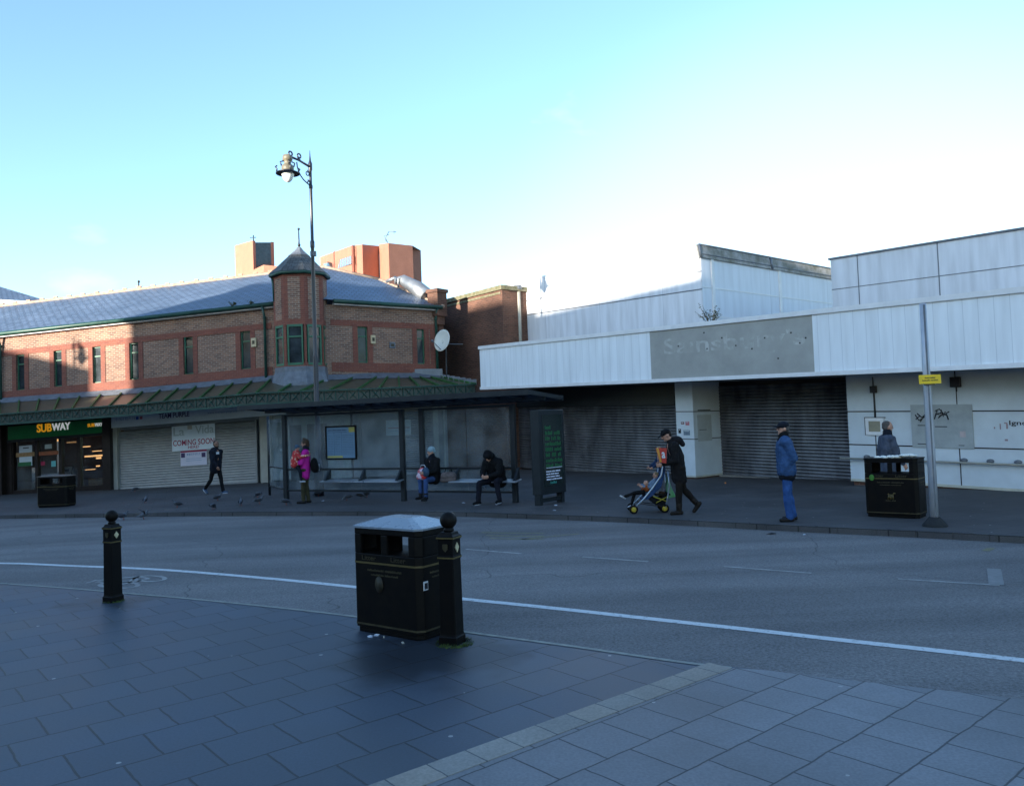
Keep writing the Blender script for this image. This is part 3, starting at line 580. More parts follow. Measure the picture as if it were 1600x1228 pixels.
# stepped lead at far right end
st = MB()
for k in range(7):
    p = cb[-1].lerp(cf[-1]+V((0, 0, .06)), k/7); q = cb[-1].lerp(cf[-1]+V((0, 0, .06)), (k+1)/7); st.box(p.x, q.x+.02, p.y-.1, p.y+.35, q.z-.05, p.z+.10)
st.build('stepped_flashing', m_lead, canopy)
fr_ = MB(); HF = .40; back = MB()
for i in range(6):
    a, b = cf[i], cf[i+1]; L_ = (b-a).length; d = (b-a).normalized(); n2 = V((d.y, -d.x, 0)).normalized(); dz = V((0, 0, 1))
    for o_, th in ((-.01, .05), (-HF, .07)):
        fr_.hexa([a+dz*o_-n2*.04, b+dz*o_-n2*.04, b+dz*o_+n2*.04, a+dz*o_+n2*.04, a+dz*(o_+th)-n2*.04, b+dz*(o_+th)-n2*.04, b+dz*(o_+th)+n2*.04, a+dz*(o_+th)+n2*.04])
    back.face([a+dz*(-HF+.05)-n2*.03, b+dz*(-HF+.05)-n2*.03, b-n2*.03, a-n2*.03])
    nn2 = max(1, int(round(L_/.40)))
    for k in range(nn2):
        p = a.lerp(b, k/nn2); q = a.lerp(b, (k+1)/nn2)
        fr_.tube([p+dz*(-HF+.05), p], .018, 4, smooth=False)
        p_ = p.lerp(q, .2); q_ = p.lerp(q, .8)
        fr_.tube([p_+dz*(-.30), q_+dz*(-.04)], .013, 4, smooth=False); fr_.tube([p_+dz*(-.04), q_+dz*(-.30)], .013, 4, smooth=False)
        fr_.ball(p.lerp(q, .5)+dz*-.17, .03, 6, 4)
fr_.build('lattice_frieze', m_green, canopy); back.build('frieze_glass', M('frieze_grimy_glass', (.07, .085, .07), .35, col2=(.035, .045, .04), scale=5), canopy)
uw = MB()   # underside ceiling
for i in range(6): uw.face([cf[i]-V((0, 0, .06)), cf[i+1]-V((0, 0, .06)), cb[i+1]+V((0, .1, -.12)), cb[i]+V((0, .1, -.12))])
uw.build('ceiling', m_dark, canopy)
# ---- ground floor
gf = MB()
def gbox(Fr, px0, px1, y0, y1, w0, w1, m, name, parent=bs, pad=0):
    r = Fr.rect(px0, y0, px1, y1, w1); mb = MB(); Fr.box(mb, r[0], r[1], w0, w1, r[2], r[3]); return mb.build(name, m, parent, frame=Fr)
zsub = FA.at(60, 690)[1]
def fl(Fr, px, w_=0): u_ = Fr.u(px, w_); return gz(Fr.P(u_, 0, 0).x)-Fr.k*u_-.1      # floor height in frame z
# left fast-food shop front
r = FA.rect(13, 662, 164, 681, .25); rS = (FA.u(12, .25), FA.u(171, .25), r[2]-.02, r[3]+.04)
u0s, u1s = rS[0], rS[1]
back_ = MB(); FA.box(back_, u0s-.4, FA.u(182), -3.2, -3.1, -.6, 4.3); FA.box(back_, u0s-.4, FA.u(182), -3.1, .1, 2.9, 3.0); back_.build('shop_interior', M('shop_interior_wall', (.13, .06, .03), .7, col2=(.05, .03, .02), scale=2.5), bs)
zf = fl(FA, 90)
mull = MB()
for px in (15, 56, 93, 122, 163):
    u_ = FA.u(px); FA.box(mull, u_-.07, u_+.07, -.12, .03, zf, rS[2])
FA.box(mull, u0s, u1s, -.12, .02, zf, zf+.28); FA.box(mull, u0s, u1s, -.12, .04, rS[2]-.1, rS[2]+.05)
FA.box(mull, UL, u0s-.02, -.2, .0, zf-.4, 3.1)
FA.box(mull, FA.u(-6), FA.u(8), -.1, .25, zf-.3, 3.1)
mull.build('shopfront_frame', m_dark, bs, frame=FA)
gl_ = MB(); FA.box(gl_, u0s+.1, u1s-.1, -.07, -.05, zf+.28, rS[2]-.1); gl_.build('shop_glass', m_shopglass, bs)
# things seen inside the shop: blind panel, menu light, counter
ins = MB(); rr_ = FA.rect(22, 686, 48, 764, -.3); FA.box(ins, rr_[0], rr_[1], -.35, -.3, rr_[2], rr_[3]); rr_ = FA.rect(60, 686, 88, 740, -.5); FA.box(ins, rr_[0], rr_[1], -.55, -.5, rr_[2], rr_[3]); ins.build('inner_blind', M('buff_blind', (.30, .25, .2), .8, var=.15), bs)
cn = MB(); rr_ = FA.rect(138, 748, 160, 757, -1.4); FA.box(cn, rr_[0], rr_[1], -2.0, -1.4, zf, rr_[3]); cn.build('counter', M('yellow_counter', (.45, .27, .02), .5, var=.1), bs)
for i, (x0, y0, x1, y1) in enumerate([(132, 711, 162, 713.5), (128, 697, 140, 698.5), (144, 704, 158, 705.2), (104, 690, 118, 692), (133, 733, 148, 734), (60, 735, 80, 736), (150, 714, 157, 717), (150, 727, 155, 729), (80, 684, 91, 690)]):
    mb = MB(); rr_ = FA.rect(x0, y0, x1, y1, -1.5); FA.box(mb, rr_[0], rr_[1], -1.55, -1.5, rr_[2], rr_[3]); mb.build('menu_light', M('warm_lit_panel%d' % i, (.9, .5, .22), .5, var=.05, emit=1.1 if i != 3 else .25), bs)
# sign
sg = root('shop_sign', FA.P(u0s, .2, 0), 'green fascia sign reading SUBWAY in orange and white above the glazed shop front', 'sign')
mb = MB(); FA.box(mb, rS[0], rS[1], .02, .28, rS[2], rS[3]); mb.build('sign_board', m_sgreen, sg, bev=.01)
mb = MB(); FA.box(mb, rS[0]-.02, rS[1]+.02, .02, .30, rS[2]-.10, rS[2]); mb.build('trim', m_steel, sg)
q = FA.rect(58, 662, 81, 675, .28); FA.text('lettering', 'SUB', q, .28, m_orange, sg, .012, .02)
q = FA.rect(81.5, 660.5, 110, 672, .28); FA.text('lettering', 'WAY', q, .28, m_wletter, sg, .012, .02)
q = FA.rect(137, 661.5, 148, 667, .28); FA.text('lettering', 'SUB', q, .28, m_orange, sg, .008, .02)
q = FA.rect(148.3, 660.5, 160, 666.2, .28); FA.text('lettering', 'WAY', q, .28, m_wletter, sg, .008, .02)
mb = MB(); FA.box(mb, UL, FA.u(173), -.6, -.03, rS[3]-.12, 3.3); mb.build('upper_panel', m_dark, bs)
# posters in the shop window
def poster(name, label, Fr, rect, w_, m, group=None, cat='poster', items=(), th=.01):
    r = Fr.rect(*rect, w_); o = root(name, Fr.P((r[0]+r[1])/2, w_, r[2]), label, cat, group)
    mb = MB(); Fr.box(mb, r[0], r[1], w_-th, w_, r[2], r[3]); mb.build('sheet', m, o)
    for it in items:
        if it[0] == 'b': q = Fr.rect(*it[1], w_); mb = MB(); Fr.box(mb, q[0], q[1], w_, w_+.004, q[2], q[3]); mb.build('printed_block', it[2], o)
        else: Fr.text('lettering', it[3], Fr.rect(*it[1], w_), w_+.002, it[2], o, .001, .01)
    return o
m_sand = M('sandwich_print', (.40, .22, .10), .5, col2=(.22, .14, .05), scale=9)
poster('window_poster', 'white and green sandwich offer poster in the left pane of the green signed shop', FA, (30, 696, 50, 728), -.02, m_poster, 'posters in the shop window', items=[('b', (25, 707, 54, 713.5), m_sand), ('b', (28.5, 722, 49, 728), m_agreen), ('b', (36, 699, 45, 700.5), m_ink)])
poster('window_poster', 'small red square sticker in the middle pane of the green signed shop', FA, (64, 721, 70, 727), -.02, m_crim, 'posters in the shop window')
poster('window_poster', 'small turquoise sticker in the middle pane of the green signed shop', FA, (80, 720, 87, 729), -.02, M('turquoise_print', (.15, .5, .5), .5), 'posters in the shop window')
poster('window_poster', 'long red sandwich strip print across the middle pane of the green signed shop', FA, (60, 705, 91, 711), -.02, M('red_sandwich', (.42, .10, .04), .5, col2=(.2, .08, .03), scale=9), 'posters in the shop window', items=[('b', (70, 694, 81, 701), m_greyl)])
# pilaster between the shops
pl_ = MB(); u_ = FA.u(170, .1); FA.box(pl_, u_-.17, u_+.17, -.1, .32, zf-.2, 2.9); pl_.build('pilaster', m_dark, bs, frame=FA)
pl_ = MB(); a = FA.u(174.5, .1); b = FA.u(182, .1); FA.box(pl_, a, b, -.1, .14, zf-.2, 2.75); pl_.build('cream_pilaster', m_cream, bs, frame=FA); pl_ = MB(); a = FA.u(404, .1); b = FA.u(421, .1); FA.box(pl_, a, b, -.1, .12, zf-.2, 3.1); pl_.build('cream_pilaster', m_cream, bs, frame=FA)
mb = MB(); FA.box(mb, FA.u(183), FA.u(458), -.5, -.35, -.6, 4.3); mb.build('inner_wall', m_board, bs)
mb = MB(); FA.box(mb, FA.u(172), FA.u(458), -.34, -.06, FA.rect(174, 647, 405, 664, .0)[2]-.02, 3.14); mb.build('shutter_housing', m_board, bs)
# pale shutter
def shutter(Fr, u0, u1, z0, z1, w_, parent, m, name='roller_shutter', pitch=.085):
    mb = MB(); n = int((z1-z0)/pitch)
    for i in range(n):
        z = z0+i*pitch
        mb.face([Fr.P(u0, w_, z), Fr.P(u1, w_, z), Fr.P(u1, w_+.034, z+pitch*.3), Fr.P(u0, w_+.034, z+pitch*.3)])
        mb.face([Fr.P(u0, w_+.034, z+pitch*.3), Fr.P(u1, w_+.034, z+pitch*.3), Fr.P(u1, w_+.026, z+pitch*.72), Fr.P(u0, w_+.026, z+pitch*.72)])
        mb.face([Fr.P(u0, w_+.026, z+pitch*.72), Fr.P(u1, w_+.026, z+pitch*.72), Fr.P(u1, w_, z+pitch), Fr.P(u0, w_, z+pitch)])
    o = mb.build(name, m, parent, frame=Fr)
    e_ = MB(); Fr.box(e_, u0, u1, w_-.01, w_+.04, z0-.06, z0+.03); Fr.box(e_, u0-.06, u0, w_-.02, w_+.05, z0-.05, z1); Fr.box(e_, u1, u1+.06, w_-.02, w_+.05, z0-.05, z1); e_.build('guide_rail', m, o)
    return o
q = FA.rect(183.5, 664, 402, 748, 0); zsh = fl(FA, 290)+.12
shutter(FA, q[0]+.05, q[1]-.05, zsh, q[3], 0.0, bs, m_shut, pitch=.10)
q2 = FA.rect(174, 647, 405, 659, .2); ts = root('shop_sign', FA.P(q2[0], .2, 0), 'pale grey fascia sign reading TEAM PURPLE above the white roller shutter', 'sign')
mb = MB(); FA.box(mb, q2[0], FA.u(452, .2), .0, .22, q2[2]-.02, q2[3]+.16); mb.build('sign_board', M('pale_sign', (.66, .76, .84), .5, var=.06), ts, bev=.01)
FA.text('lettering', 'TEAM PURPLE', FA.rect(248, 644.5, 296, 652.5, .22), .22, m_purple, ts, .004, .015)
FA.text('lettering', '01902 827174', FA.rect(181, 652, 211, 656.5, .22), .22, m_fadedblue, ts, .002)
mb = MB(); r_ = FA.rect(212.5, 651, 216.5, 655.5, .22); FA.box(mb, r_[0], r_[1], .22, .226, r_[2], r_[3]); mb.build('blue_emblem', M('blue_emblem', (.03, .12, .5), .5), ts)
mb = MB(); r_ = FA.rect(218.5, 650.5, 222.5, 655, .22); FA.box(mb, r_[0], r_[1], .22, .226, r_[2], r_[3]); mb.build('pink_emblem', M('pink_emblem', (.55, .2, .2), .5), ts)
FA.text('lettering', 'www.teampurplegroup.co.uk', FA.rect(324, 641, 384, 645.5, .22), .22, m_fadedblue, ts, .002)
poster('banner', 'white banner saying COMING SOON HERE on the pale roller shutter', FA, (268.5, 664, 336, 703), .06, M('banner_white', (.66, .72, .75), .6, var=.05), cat='banner',
       items=[('t', (271, 668, 288, 681), m_greyl, 'La'), ('t', (305, 664, 334, 677), m_greyl, 'Vida'), ('t', (270.5, 686, 335, 695), m_crim, 'COMING SOON'), ('t', (294, 696, 311, 700.5), m_crim, 'HERE!'), ('b', (293, 665, 300, 671), M('pale_buff', (.5, .45, .38), .6))])
poster('banner', 'small red and white menu poster under the COMING SOON banner', FA, (282, 703.5, 323, 727), .055, M('banner_pink', (.62, .60, .68), .6, var=.05), cat='poster',
       items=[('b', (282, 703.5, 323, 706), m_crim), ('b', (283, 708, 289, 715), m_purple), ('b', (315, 707, 321, 714), m_purple), ('t', (292, 708, 312, 711), m_fadedblue, 'MENU'), ('b', (291, 716, 315, 716.6), m_fadedblue), ('b', (291, 719, 315, 719.6), m_fadedblue)])
# shops to the right of the pale shutter (behind the shelter): frames FA tail then FB
zff = 0.0
g2 = MB(); a = FA.u(421, 0); FA.box(g2, a, FA.u(455), -.2, -.02, -.4, 3.15); g2.build('render_wall', m_cream2, bs, frame=FA)
c0 = FA.P(FA.u(455), -.05, 0); c1 = FB.P(FB.u(600), .3, 0); FCn = Frame(c0.xy, c1.xy)
g2 = MB(); FCn.box(g2, 0, FCn.L*.55, -.3, -.02, -.3, 3.3); g2.build('render_wall', m_cream2, bs, frame=FCn)
g2 = MB(); r_ = FCn.rect(454, 664, 472, 752); FCn.box(g2, r_[0], r_[1], -.02, .03, -.1, r_[3]); r_ = FCn.rect(481, 662, 512, 752); FCn.box(g2, r_[0], r_[1], -.02, .03, -.1, r_[3]); g2.build('shop_door', M('smoked_glass', (.05, .06, .07), .4, var=.3, spec=.4), bs)
g2 = MB(); r_ = FCn.rect(515, 640, 548, 752); FCn.box(g2, r_[0], r_[1], -.02, .03, -.1, 3.2); g2.build('pale_panel', m_cream2, bs)
FD2 = Frame(FCn.P(FCn.u(549), 0, 0).xy, atY(700, 700, 32.2).xy)
g2 = MB(); FD2.box(g2, 0, FD2.L, -.3, 0, -.2, 3.4); g2.build('hoarding', m_board, bs, frame=FD2)
shutter(FD2, FD2.u(628), FD2.u(672), .05, 2.6, .01, bs, m_board, 'roller_shutter')
g2 = MB(); FD2.box(g2, FD2.u(674), FD2.u(682), 0, .10, -.1, 3.3); FD2.box(g2, FD2.u(690), FD2.u(693), 0, .06, -.1, 3.3); g2.build('pale_pilaster', m_cream2, bs)
poster('notice', 'pale sheet pasted on the grey hoarding behind the shelter', FD2, (603, 656, 642, 680), .05, M('sheet_white', (.42, .5, .55), .6, var=.05), cat='notice', items=[('b', (606, 668, 640, 668.7), m_crim), ('b', (606, 673, 640, 673.7), m_fadedblue)])
# core of building so nothing is hollow from the side
core = MB(); core.face([FA.P(UL, -.2, -.5), FA.P(UL, -9, -.5), FA.P(UL, -9, zeave), FA.P(UL, -.2, zeave)])
core.face([FB.P(FB.L, 0, -.5), FB.P(FB.L, -6, -.5), FB.P(FB.L, -6, zeb), FB.P(FB.L, 0, zeb)])
core.build('side_wall', m_brick, bs, frame=FB)
mb = MB(); FCn.box(mb, -.3, FCn.L, -.7, -.5, -.5, 4.2); mb.build('inner_wall', m_board, bs)
mb = MB(); FD2.box(mb, -2.5, FD2.L, -.7, -.5, -.5, 4.2); mb.build('inner_wall', m_board, bs)
# small fittings on the facade
def fit(name, label, Fr, rect, d, m, cat, group=None, w_=0.0):
    r = Fr.rect(*rect, w_+d); o = root(name, Fr.P((r[0]+r[1])/2, w_, r[2]), label, cat, group)
    mb = MB(); Fr.box(mb, r[0], r[1], w_-.01, w_+d, r[2], r[3]); mb.build('case', m, o, bev=.015)
    mb = MB(); a, b, c, e_ = r; Fr.box(mb, a+(b-a)*.25, b-(b-a)*.25, w_+d, w_+d+.012, c+(e_-c)*.3, e_-(e_-c)*.3); mb.build('plate', m_golddim, o)
    return o
m_alarm = M('alarm_box_cream', (.55, .45, .28), .5, var=.1)
fit('alarm_box', 'cream alarm box on the brick wall left of the turret', FA, (392, 528, 399.6, 542), .09, m_alarm, 'alarm box', 'alarm boxes')
fit('alarm_box', 'yellowish alarm box on the brick wall right of the turret', FB, (580, 523.6, 587, 537), .09, m_alarm, 'alarm box', 'alarm boxes')
fit('wall_plaque', 'small square grey plaque on the right-hand brick panel', FB, (609, 534.6, 618, 544), .05, m_lead, 'plaque')
# satellite dish
dpos = atY(693, 533, 32.1); dish = root('satellite_dish', (dpos.x, dpos.y, dpos.z-1.2), 'large white oval satellite dish at the right end of the brick shops', 'satellite dish')
mb = MB(); rot = Matrix.Rotation(rad(-50), 3, 'Z') @ Matrix.Rotation(rad(80), 3, 'X')
rot = V((-.55, -.78, .22)).to_track_quat('Z', 'Y').to_matrix()
vs = []; N1, N2 = 20, 5
for i in range(N2+1):
    rr = i/N2
    for k in range(N1):
        th = 2*math.pi*k/N1; vs.append(dpos+rot @ V((.40*rr*math.cos(th), .46*rr*math.sin(th), .10*rr*rr)))
fs = [(i*N1+k, i*N1+(k+1) % N1, (i+1)*N1+(k+1) % N1, (i+1)*N1+k) for i in range(N2) for k in range(N1)]
mb.add(vs, fs, True); do = mb.build('reflector', M('dish_white', (.62, .64, .60), .5, var=.06), dish); sd = do.modifiers.new('s', 'SOLIDIFY'); sd.thickness = .02
mb = MB(); mb.tube([dpos-rot @ V((0, .1, -.02)), dpos+V((.06, .3, -.1)), dpos+V((.06, .3, -1.5))], .03, 6); mb.tube([dpos+V((.05, .25, -.1)), dpos+V((.75, .35, -.12))], .025, 6); mb.build('mast', m_lead, dish)
mb = MB(); fp_ = dpos+rot @ V((-.1, -.15, .55)); mb.tube([dpos+rot @ V((0, -.4, .06)), fp_], .015, 6); mb.ball(fp_, .06, 8, 6); mb.build('feed_arm', m_lead, dish)
# chimney + duct
ch = root('brick_chimney', atY(685, 495, 33.0), 'short square brick chimney at the right end of the slate roof', 'chimney')
a = atY(684, 495, 33.0); tp_ = atY(684, 453, 33.0).z
cm = Matrix.Translation((a.x, a.y, 0)) @ Matrix.Rotation(rad(-38), 4, 'Z')
mb = MB(); mb.box(-.28, .28, -.28, .28, a.z, tp_-.14, cm); mb.box(-.2, .2, -.2, .2, a.z-.35, a.z, cm); mb.box(-.12, .12, -.1, .2, a.z-.6, a.z-.35, cm); mb.build('stack', m_brown, ch)
mb = MB(); mb.box(-.33, .33, -.33, .33, tp_-.14, tp_, cm); mb.build('capping', m_brown, ch)
du = root('extract_duct', atY(640, 455, 34.2), 'shiny aluminium extraction duct lying down the slate roof beside the chimney', 'duct')
mb = MB(); p0 = atY(618, 437, 34.6); p1 = atY(630, 438, 34.4); p2 = atY(652, 451, 33.9); p3 = atY(668, 465, 33.5); mb.tube([p0-V((0, 0, .2)), p0, p1, p2, p3], [.05, .1, .24, .33, .36], 12); mb.build('pipe', m_duct, du)
mb = MB(); q = atY(622, 436, 34.2); mb.tube([q-V((0, 0, .35)), q, q+V((.12, 0, .06)), q+V((.24, 0, 0))], .04, 8); mb.tube([atY(604, 440, 34.9), atY(618, 434, 34.6)], .08, 8); mb.build('bracket', m_duct, du)

# ------------------------------------------------------------------ brown brick warehouse end between the two rows
c_ = atY(786, 500, 32.0); l_ = atY(690, 500, 35.9); FBr = Frame(l_.xy, c_.xy); r2 = c_+V((.77, .64, 0))*3.0; FBs = Frame(c_.xy, r2.xy)
zt1 = FBr.at(786, 452)[1]; zt0 = FBr.at(699, 473)[1]; FBr.k = (zt1-zt0)/(FBr.L)*.8; ztb = FBr.at(786, 452)[1]
bb_ = root('brown_brick_building', c_.xy.to_3d(), 'tall plain brown brick building with mossy coping between the shops and the white block', 'building')
mb = MB(); FBr.wall(mb, -3, FBr.L, -.5, ztb); zz = FBr.P(FBr.L, 0, ztb).z; FBs.wall(mb, 0, FBs.L, -.5, zz); mb.build('wall', m_brown, bb_, frame=FBr)
mb = MB(); FBr.box(mb, -3, FBr.L+.05, -.3, .07, ztb, ztb+.18); FBs.box(mb, .06, FBs.L, -.3, .07, zz, zz+.18); mb.build('coping', m_coping, bb_)
mb = MB(); FBr.box(mb, 0, FBr.L-.1, -.01, .025, ztb-.16, ztb-.08); mb.build('brick_course', m_coping, bb_)
rp_ = root('drainpipe', atY(809, 530, 32.6), 'cream vertical drainpipe in the corner beside the brown brick wall', 'pipe')
pa = atY(809, 452, 32.6); mb = MB(); mb.tube([(pa.x, pa.y, 4.2), (pa.x, pa.y, pa.z)], .10, 8); mb.build('pipe', m_cream, rp_)
mb = MB(); mb.lathe([(.1, pa.z-.05), (.17, pa.z), (.17, pa.z+.15), (.1, pa.z+.15)], (pa.x, pa.y), 8); mb.build('hopper', m_lead, rp_)

# ------------------------------------------------------------------ white block
FC = Frame((-1.154, 29.789), (10.347, 15.988), -.030)
wb_ = root('white_retail_block', FC.P(9, 0, 0).xy.to_3d(), 'low white clad empty shop block with overhanging fascia, roller shutters and raised roof walls', 'building')
ztF = FC.at(1200, 493)[1]; zbF = FC.at(1200, 590.5)[1]; UE = 30.0; WW = -1.4; WR = -2.75; WU = -3.4
uf0 = FC.u(1018.5); uf1 = FC.u(1274)
mb = MB(); FC.box(mb, 0, uf0, -.3, 0, zbF+.1, ztF-.1); FC.box(mb, uf1, UE, -.3, 0, zbF+.1, ztF-.1); fas = mb.build('fascia', m_fascia, wb_, frame=FC)
mb = MB(); FC.box(mb, uf0, uf1, -.3, .002, zbF+.1, ztF-.1); mb.build('bare_panel', m_fasciag, fas, frame=FC)
mb = MB(); FC.box(mb, -.02, UE, -.34, .05, ztF-.1, ztF+.02); FC.box(mb, -.02, UE, -.32, .035, zbF, zbF+.1); mb.build('trim', m_white, fas)
FC.text('old_lettering', "Sainsbury's", (FC.u(1040), FC.u(1262), ztF-.95, ztF-.33), .003, m_ghost, fas, .0015, .012)
hl = MB()
for px, py in ((1100, 520), (1105, 545), (1128, 528), (1150, 540), (1175, 545), (1195, 528), (1216, 560), (1236, 520), (1250, 536), (1259, 528), (1060, 541)):
    a = FC.at(px, py); FC.box(hl, a[0]-.02, a[0]+.02, .001, .008, a[1]-.02, a[1]+.02)
hl.build('fixing_hole', m_ink, fas)
mb = MB(); FC.box(mb, 0, UE, WR-.1, -.02, zbF+.02, zbF+.12); mb.build('soffit', M('soffit_grey', (.22, .23, .24), .8, var=.2), wb_)
mb = MB(); FC.box(mb, .1, UE, -14, -.35, ztF-.35, ztF-.2); mb.build('flat_roof', m_lead, wb_)
# street walls
uR = FC.u(1322, WW)
gzz = lambda u: -FC.k*u
wall = MB(); 
zpl = FC.at(1460, 757.5, WW)[1]
FC.box(wall, uR, UE, WW-.3, WW, zpl, zbF+.03); 
cL0, cL1 = FC.u(1054, WW), FC.u(1081, WW)
FC.box(wall, cL0, cL1, WR, WW, .32, zbF+.03)
wl_ = wall.build('wall_panel', m_wallw, wb_, frame=FC)
mb = MB(); FC.box(mb, uR+.05, UE, WW-.3, WW-.05, -.3, zpl); FC.box(mb, cL0+.03, cL1-.03, WR, WW-.06, -.2, .32); mb.build('plinth', m_brown, wb_)
jn = MB()
zj1 = FC.at(1460, 642.5, WW)[1]; zj2 = FC.at(1460, 698, WW)[1]
for z in (zj1, zj2): FC.box(jn, uR, UE, WW-.01, WW+.006, z-.014, z+.014); FC.box(jn, cL0-.003, cL1+.006, WR, WW+.006, z-.012+(.02), z+.012+.02)
for px in (1364, 1493.5): u_ = FC.u(px, WW); FC.box(jn, u_-.010, u_+.010, WW-.01, WW+.008, zpl, zbF-.3)
jn.build('joint_strip', m_dark, wl_)
mb = MB(); FC.box(mb, uR-.002, UE, WW-.02, WW+.012, zpl-.03, zpl+.03); FC.box(mb, cL0-.01, cL1+.012, WR, WW+.012, .30, .35); mb.build('base_trim', m_yellow and M('pale_drip_trim', (.5, .5, .42), .6), wl_)
# recessed wall and shutters
uS1 = FC.u(770, WR); uS2 = FC.u(1056, WR); uS3 = FC.u(1124, WR)-.1; uS4 = FC.u(1323, WW)-.05
zsT = FC.at(950, 629, WR)[1]
shutter(FC, FC.u(800, WR), uS2+.3, .10+.0, zsT-.12, WR, wb_, m_shut2, pitch=.095)
shutter(FC, uS3-.2, uS4+.3, .30, zsT+.55, WR, wb_, m_shut2, pitch=.095)
mb = MB(); FC.box(mb, uS1-1, UE, WR-.3, WR-.05, -.3, zbF+.1); mb.build('recess_wall', m_dark, wb_)
mb = MB(); FC.box(mb, FC.u(790, WR), uS2, WR-.04, WR+.10, zsT-.12, zbF); mb.build('shutter_box', m_steel, wb_)
mb = MB(); FC.box(mb, FC.u(1125, WR), uS4, WR, WR+.25, -.1, .31); mb.build('threshold', M('pale_threshold', (.25, .24, .22), .8), wb_)
# column notices and stickers (front face and side face)
csx = FC.P(cL1, WW, 0); csy = FC.P(cL1, WR, 0); FCs = Frame(csx.xy, csy.xy)
poster('notice_board', 'grey scribbled notice panel on the right face of the white column', FCs, (1090, 648, 1112, 689), .012, M('grey_panel', (.42, .46, .47), .6, var=.1), cat='notice board', items=[('b', (1093, 671, 1104, 671.8), m_ink), ('b', (1090, 640, 1110, 641.5), m_steel)])
for k, (x0, y0, x1, y1, mm, lab) in enumerate([(1064, 659, 1069, 663, M('stk1', (.25, .12, .12), .6), 'dull red scrap of sticker high on the front of the white column'), (1071, 658.5, 1077, 664.5, M('stk2', (.5, .16, .2), .6), 'pink scrap of sticker high on the front of the white column'), (1060, 670, 1064, 677, m_ink, 'torn black sticker low on the front of the white column'), (1068, 672, 1078, 680, M('stk3', (.22, .3, .38), .6, col2=(.05, .07, .1), scale=30), 'torn blue grey sticker low on the front of the white column')]):
    poster('sticker', lab, FC, (x0, y0, x1, y1), WW+.004, mm, 'torn stickers on the white column', cat='sticker', items=[('b', (x0+1, y0+1, x1-1.5, y0+2), m_wallw)], th=.003)
# things on the right wall
mbx = root('meter_box', FC.P(FC.u(1366, WW), WW, 1), 'white framed meter box with beige door on the right white wall', 'meter box')
r_ = FC.rect(1352, 653, 1381, 680, WW+.05); mb = MB(); FC.box(mb, r_[0], r_[1], WW, WW+.05, r_[2], r_[3]); mb.build('frame', m_white, mbx, bev=.006)
q_ = (r_[0]+.09, r_[1]-.09, r_[2]+.09, r_[3]-.08); mb = MB(); FC.box(mb, q_[0], q_[1], WW+.05, WW+.058, q_[2], q_[3]); mb.build('door', M('beige_door', (.30, .28, .2), .6), mbx)
mb = MB(); FC.box(mb, r_[1]-.04, r_[1]-.02, WW+.05, WW+.065, (r_[2]+r_[3])/2, (r_[2]+r_[3])/2+.03); FC.box(mb, r_[0]-.03, r_[1]+.03, WW-.005, WW+.02, r_[3], r_[3]+.02); FC.box(mb, r_[0]-.03, r_[0], WW-.005, WW+.02, r_[2], r_[3]); mb.build('latch', m_steel, mbx)
def walllight(label, rect, cond):
    r = FC.rect(*rect, WW+.1); o = root('wall_light', FC.P(r[0], WW, r[2]), label, 'wall light', 'dead lights on the white wall'); mb = MB(); FC.box(mb, r[0], r[1], WW, WW+.10, r[2], r[3]); mb.build('housing', m_dark, o, bev=.01)
    u_ = (r[0]+r[1])/2; mb = MB(); mb.tube([FC.P(u_, WW+.01, r[2]), FC.P(u_, WW+.01, r[2]-cond)], .012, 6); mb.build('conduit', m_dark, o)
    if cond < .7: mb = MB(); mb.tube([FC.P(u_-.02, WW+.01, r[3]), FC.P(u_-.02, WW+.01, r[3]+.22)], .012, 6); mb.build('cable', m_dark, o)
walllight('small dark lamp housing high on the wall above the meter box', (1358.5, 603, 1367.5, 614), .62)
walllight('larger square dark lamp housing high on the wall right of the yellow sign', (1483.5, 589, 1499.5, 605), .1)
nb = poster('notice_board', 'wide faded grey notice board tagged with black graffiti on the right wall', FC, (1424, 632, 1520, 700), WW+.03, M('faded_board', (.36, .40, .41), .5, var=.15, scale=2), cat='notice board', th=.035,
       items=[('b', (1434, 664, 1449, 665.2), m_ink), ('b', (1461, 666, 1480, 667.2), m_ink), ('b', (1434, 693, 1450, 694.2), m_ink), ('b', (1498, 695.5, 1507, 696.5), m_ink), ('b', (1500, 674, 1509, 683), M('faded_red', (.5, .42, .42), .6))])
gr = MB()
def squig(pts, r=.013, w_=WW+.034):
    q = [FC.P(*(lambda a: (a[0], w_, a[1]))(FC.at(x, y, w_))) for x, y in pts]; gr.tube(q, r, 5)
for pts in ([(1431, 655), (1437, 650), (1433, 646), (1440, 652), (1446, 648)], [(1430, 648), (1436, 657), (1444, 652), (1448, 645)], [(1438, 659), (1443, 651), (1447, 643), (1450, 655)], [(1460, 655), (1464, 641), (1468, 652), (1471, 640), (1474, 651), (1477, 643)], [(1462, 648), (1470, 645), (1480, 649), (1482, 656), (1478, 646), (1483, 643)], [(1461, 642), (1468, 639), (1474, 646), (1466, 653)]): squig(pts)
gro = gr.build('graffiti_tag', m_ink, nb)
g3 = root('graffiti_word', FC.P(FC.u(1590, WW), WW, 1.2), 'black typewriter style word Igno pasted on the right edge of the white wall', 'graffiti')
FC.text('lettering', 'Igno', FC.rect(1577, 657, 1606, 666.5, WW), WW+.002, m_ink, g3, .002, .012)
g4 = MB()
for x0, y0, x1, y1 in ((1553, 667, 1555, 670), (1562, 662, 1564, 671), (1572, 662, 1575, 670), (1569, 660, 1574, 662), (1570, 686, 1575, 689)):
    r_ = FC.rect(x0, y0, x1, y1, WW); FC.box(g4, r_[0], r_[1], WW-.001, WW+.003, r_[2], r_[3])
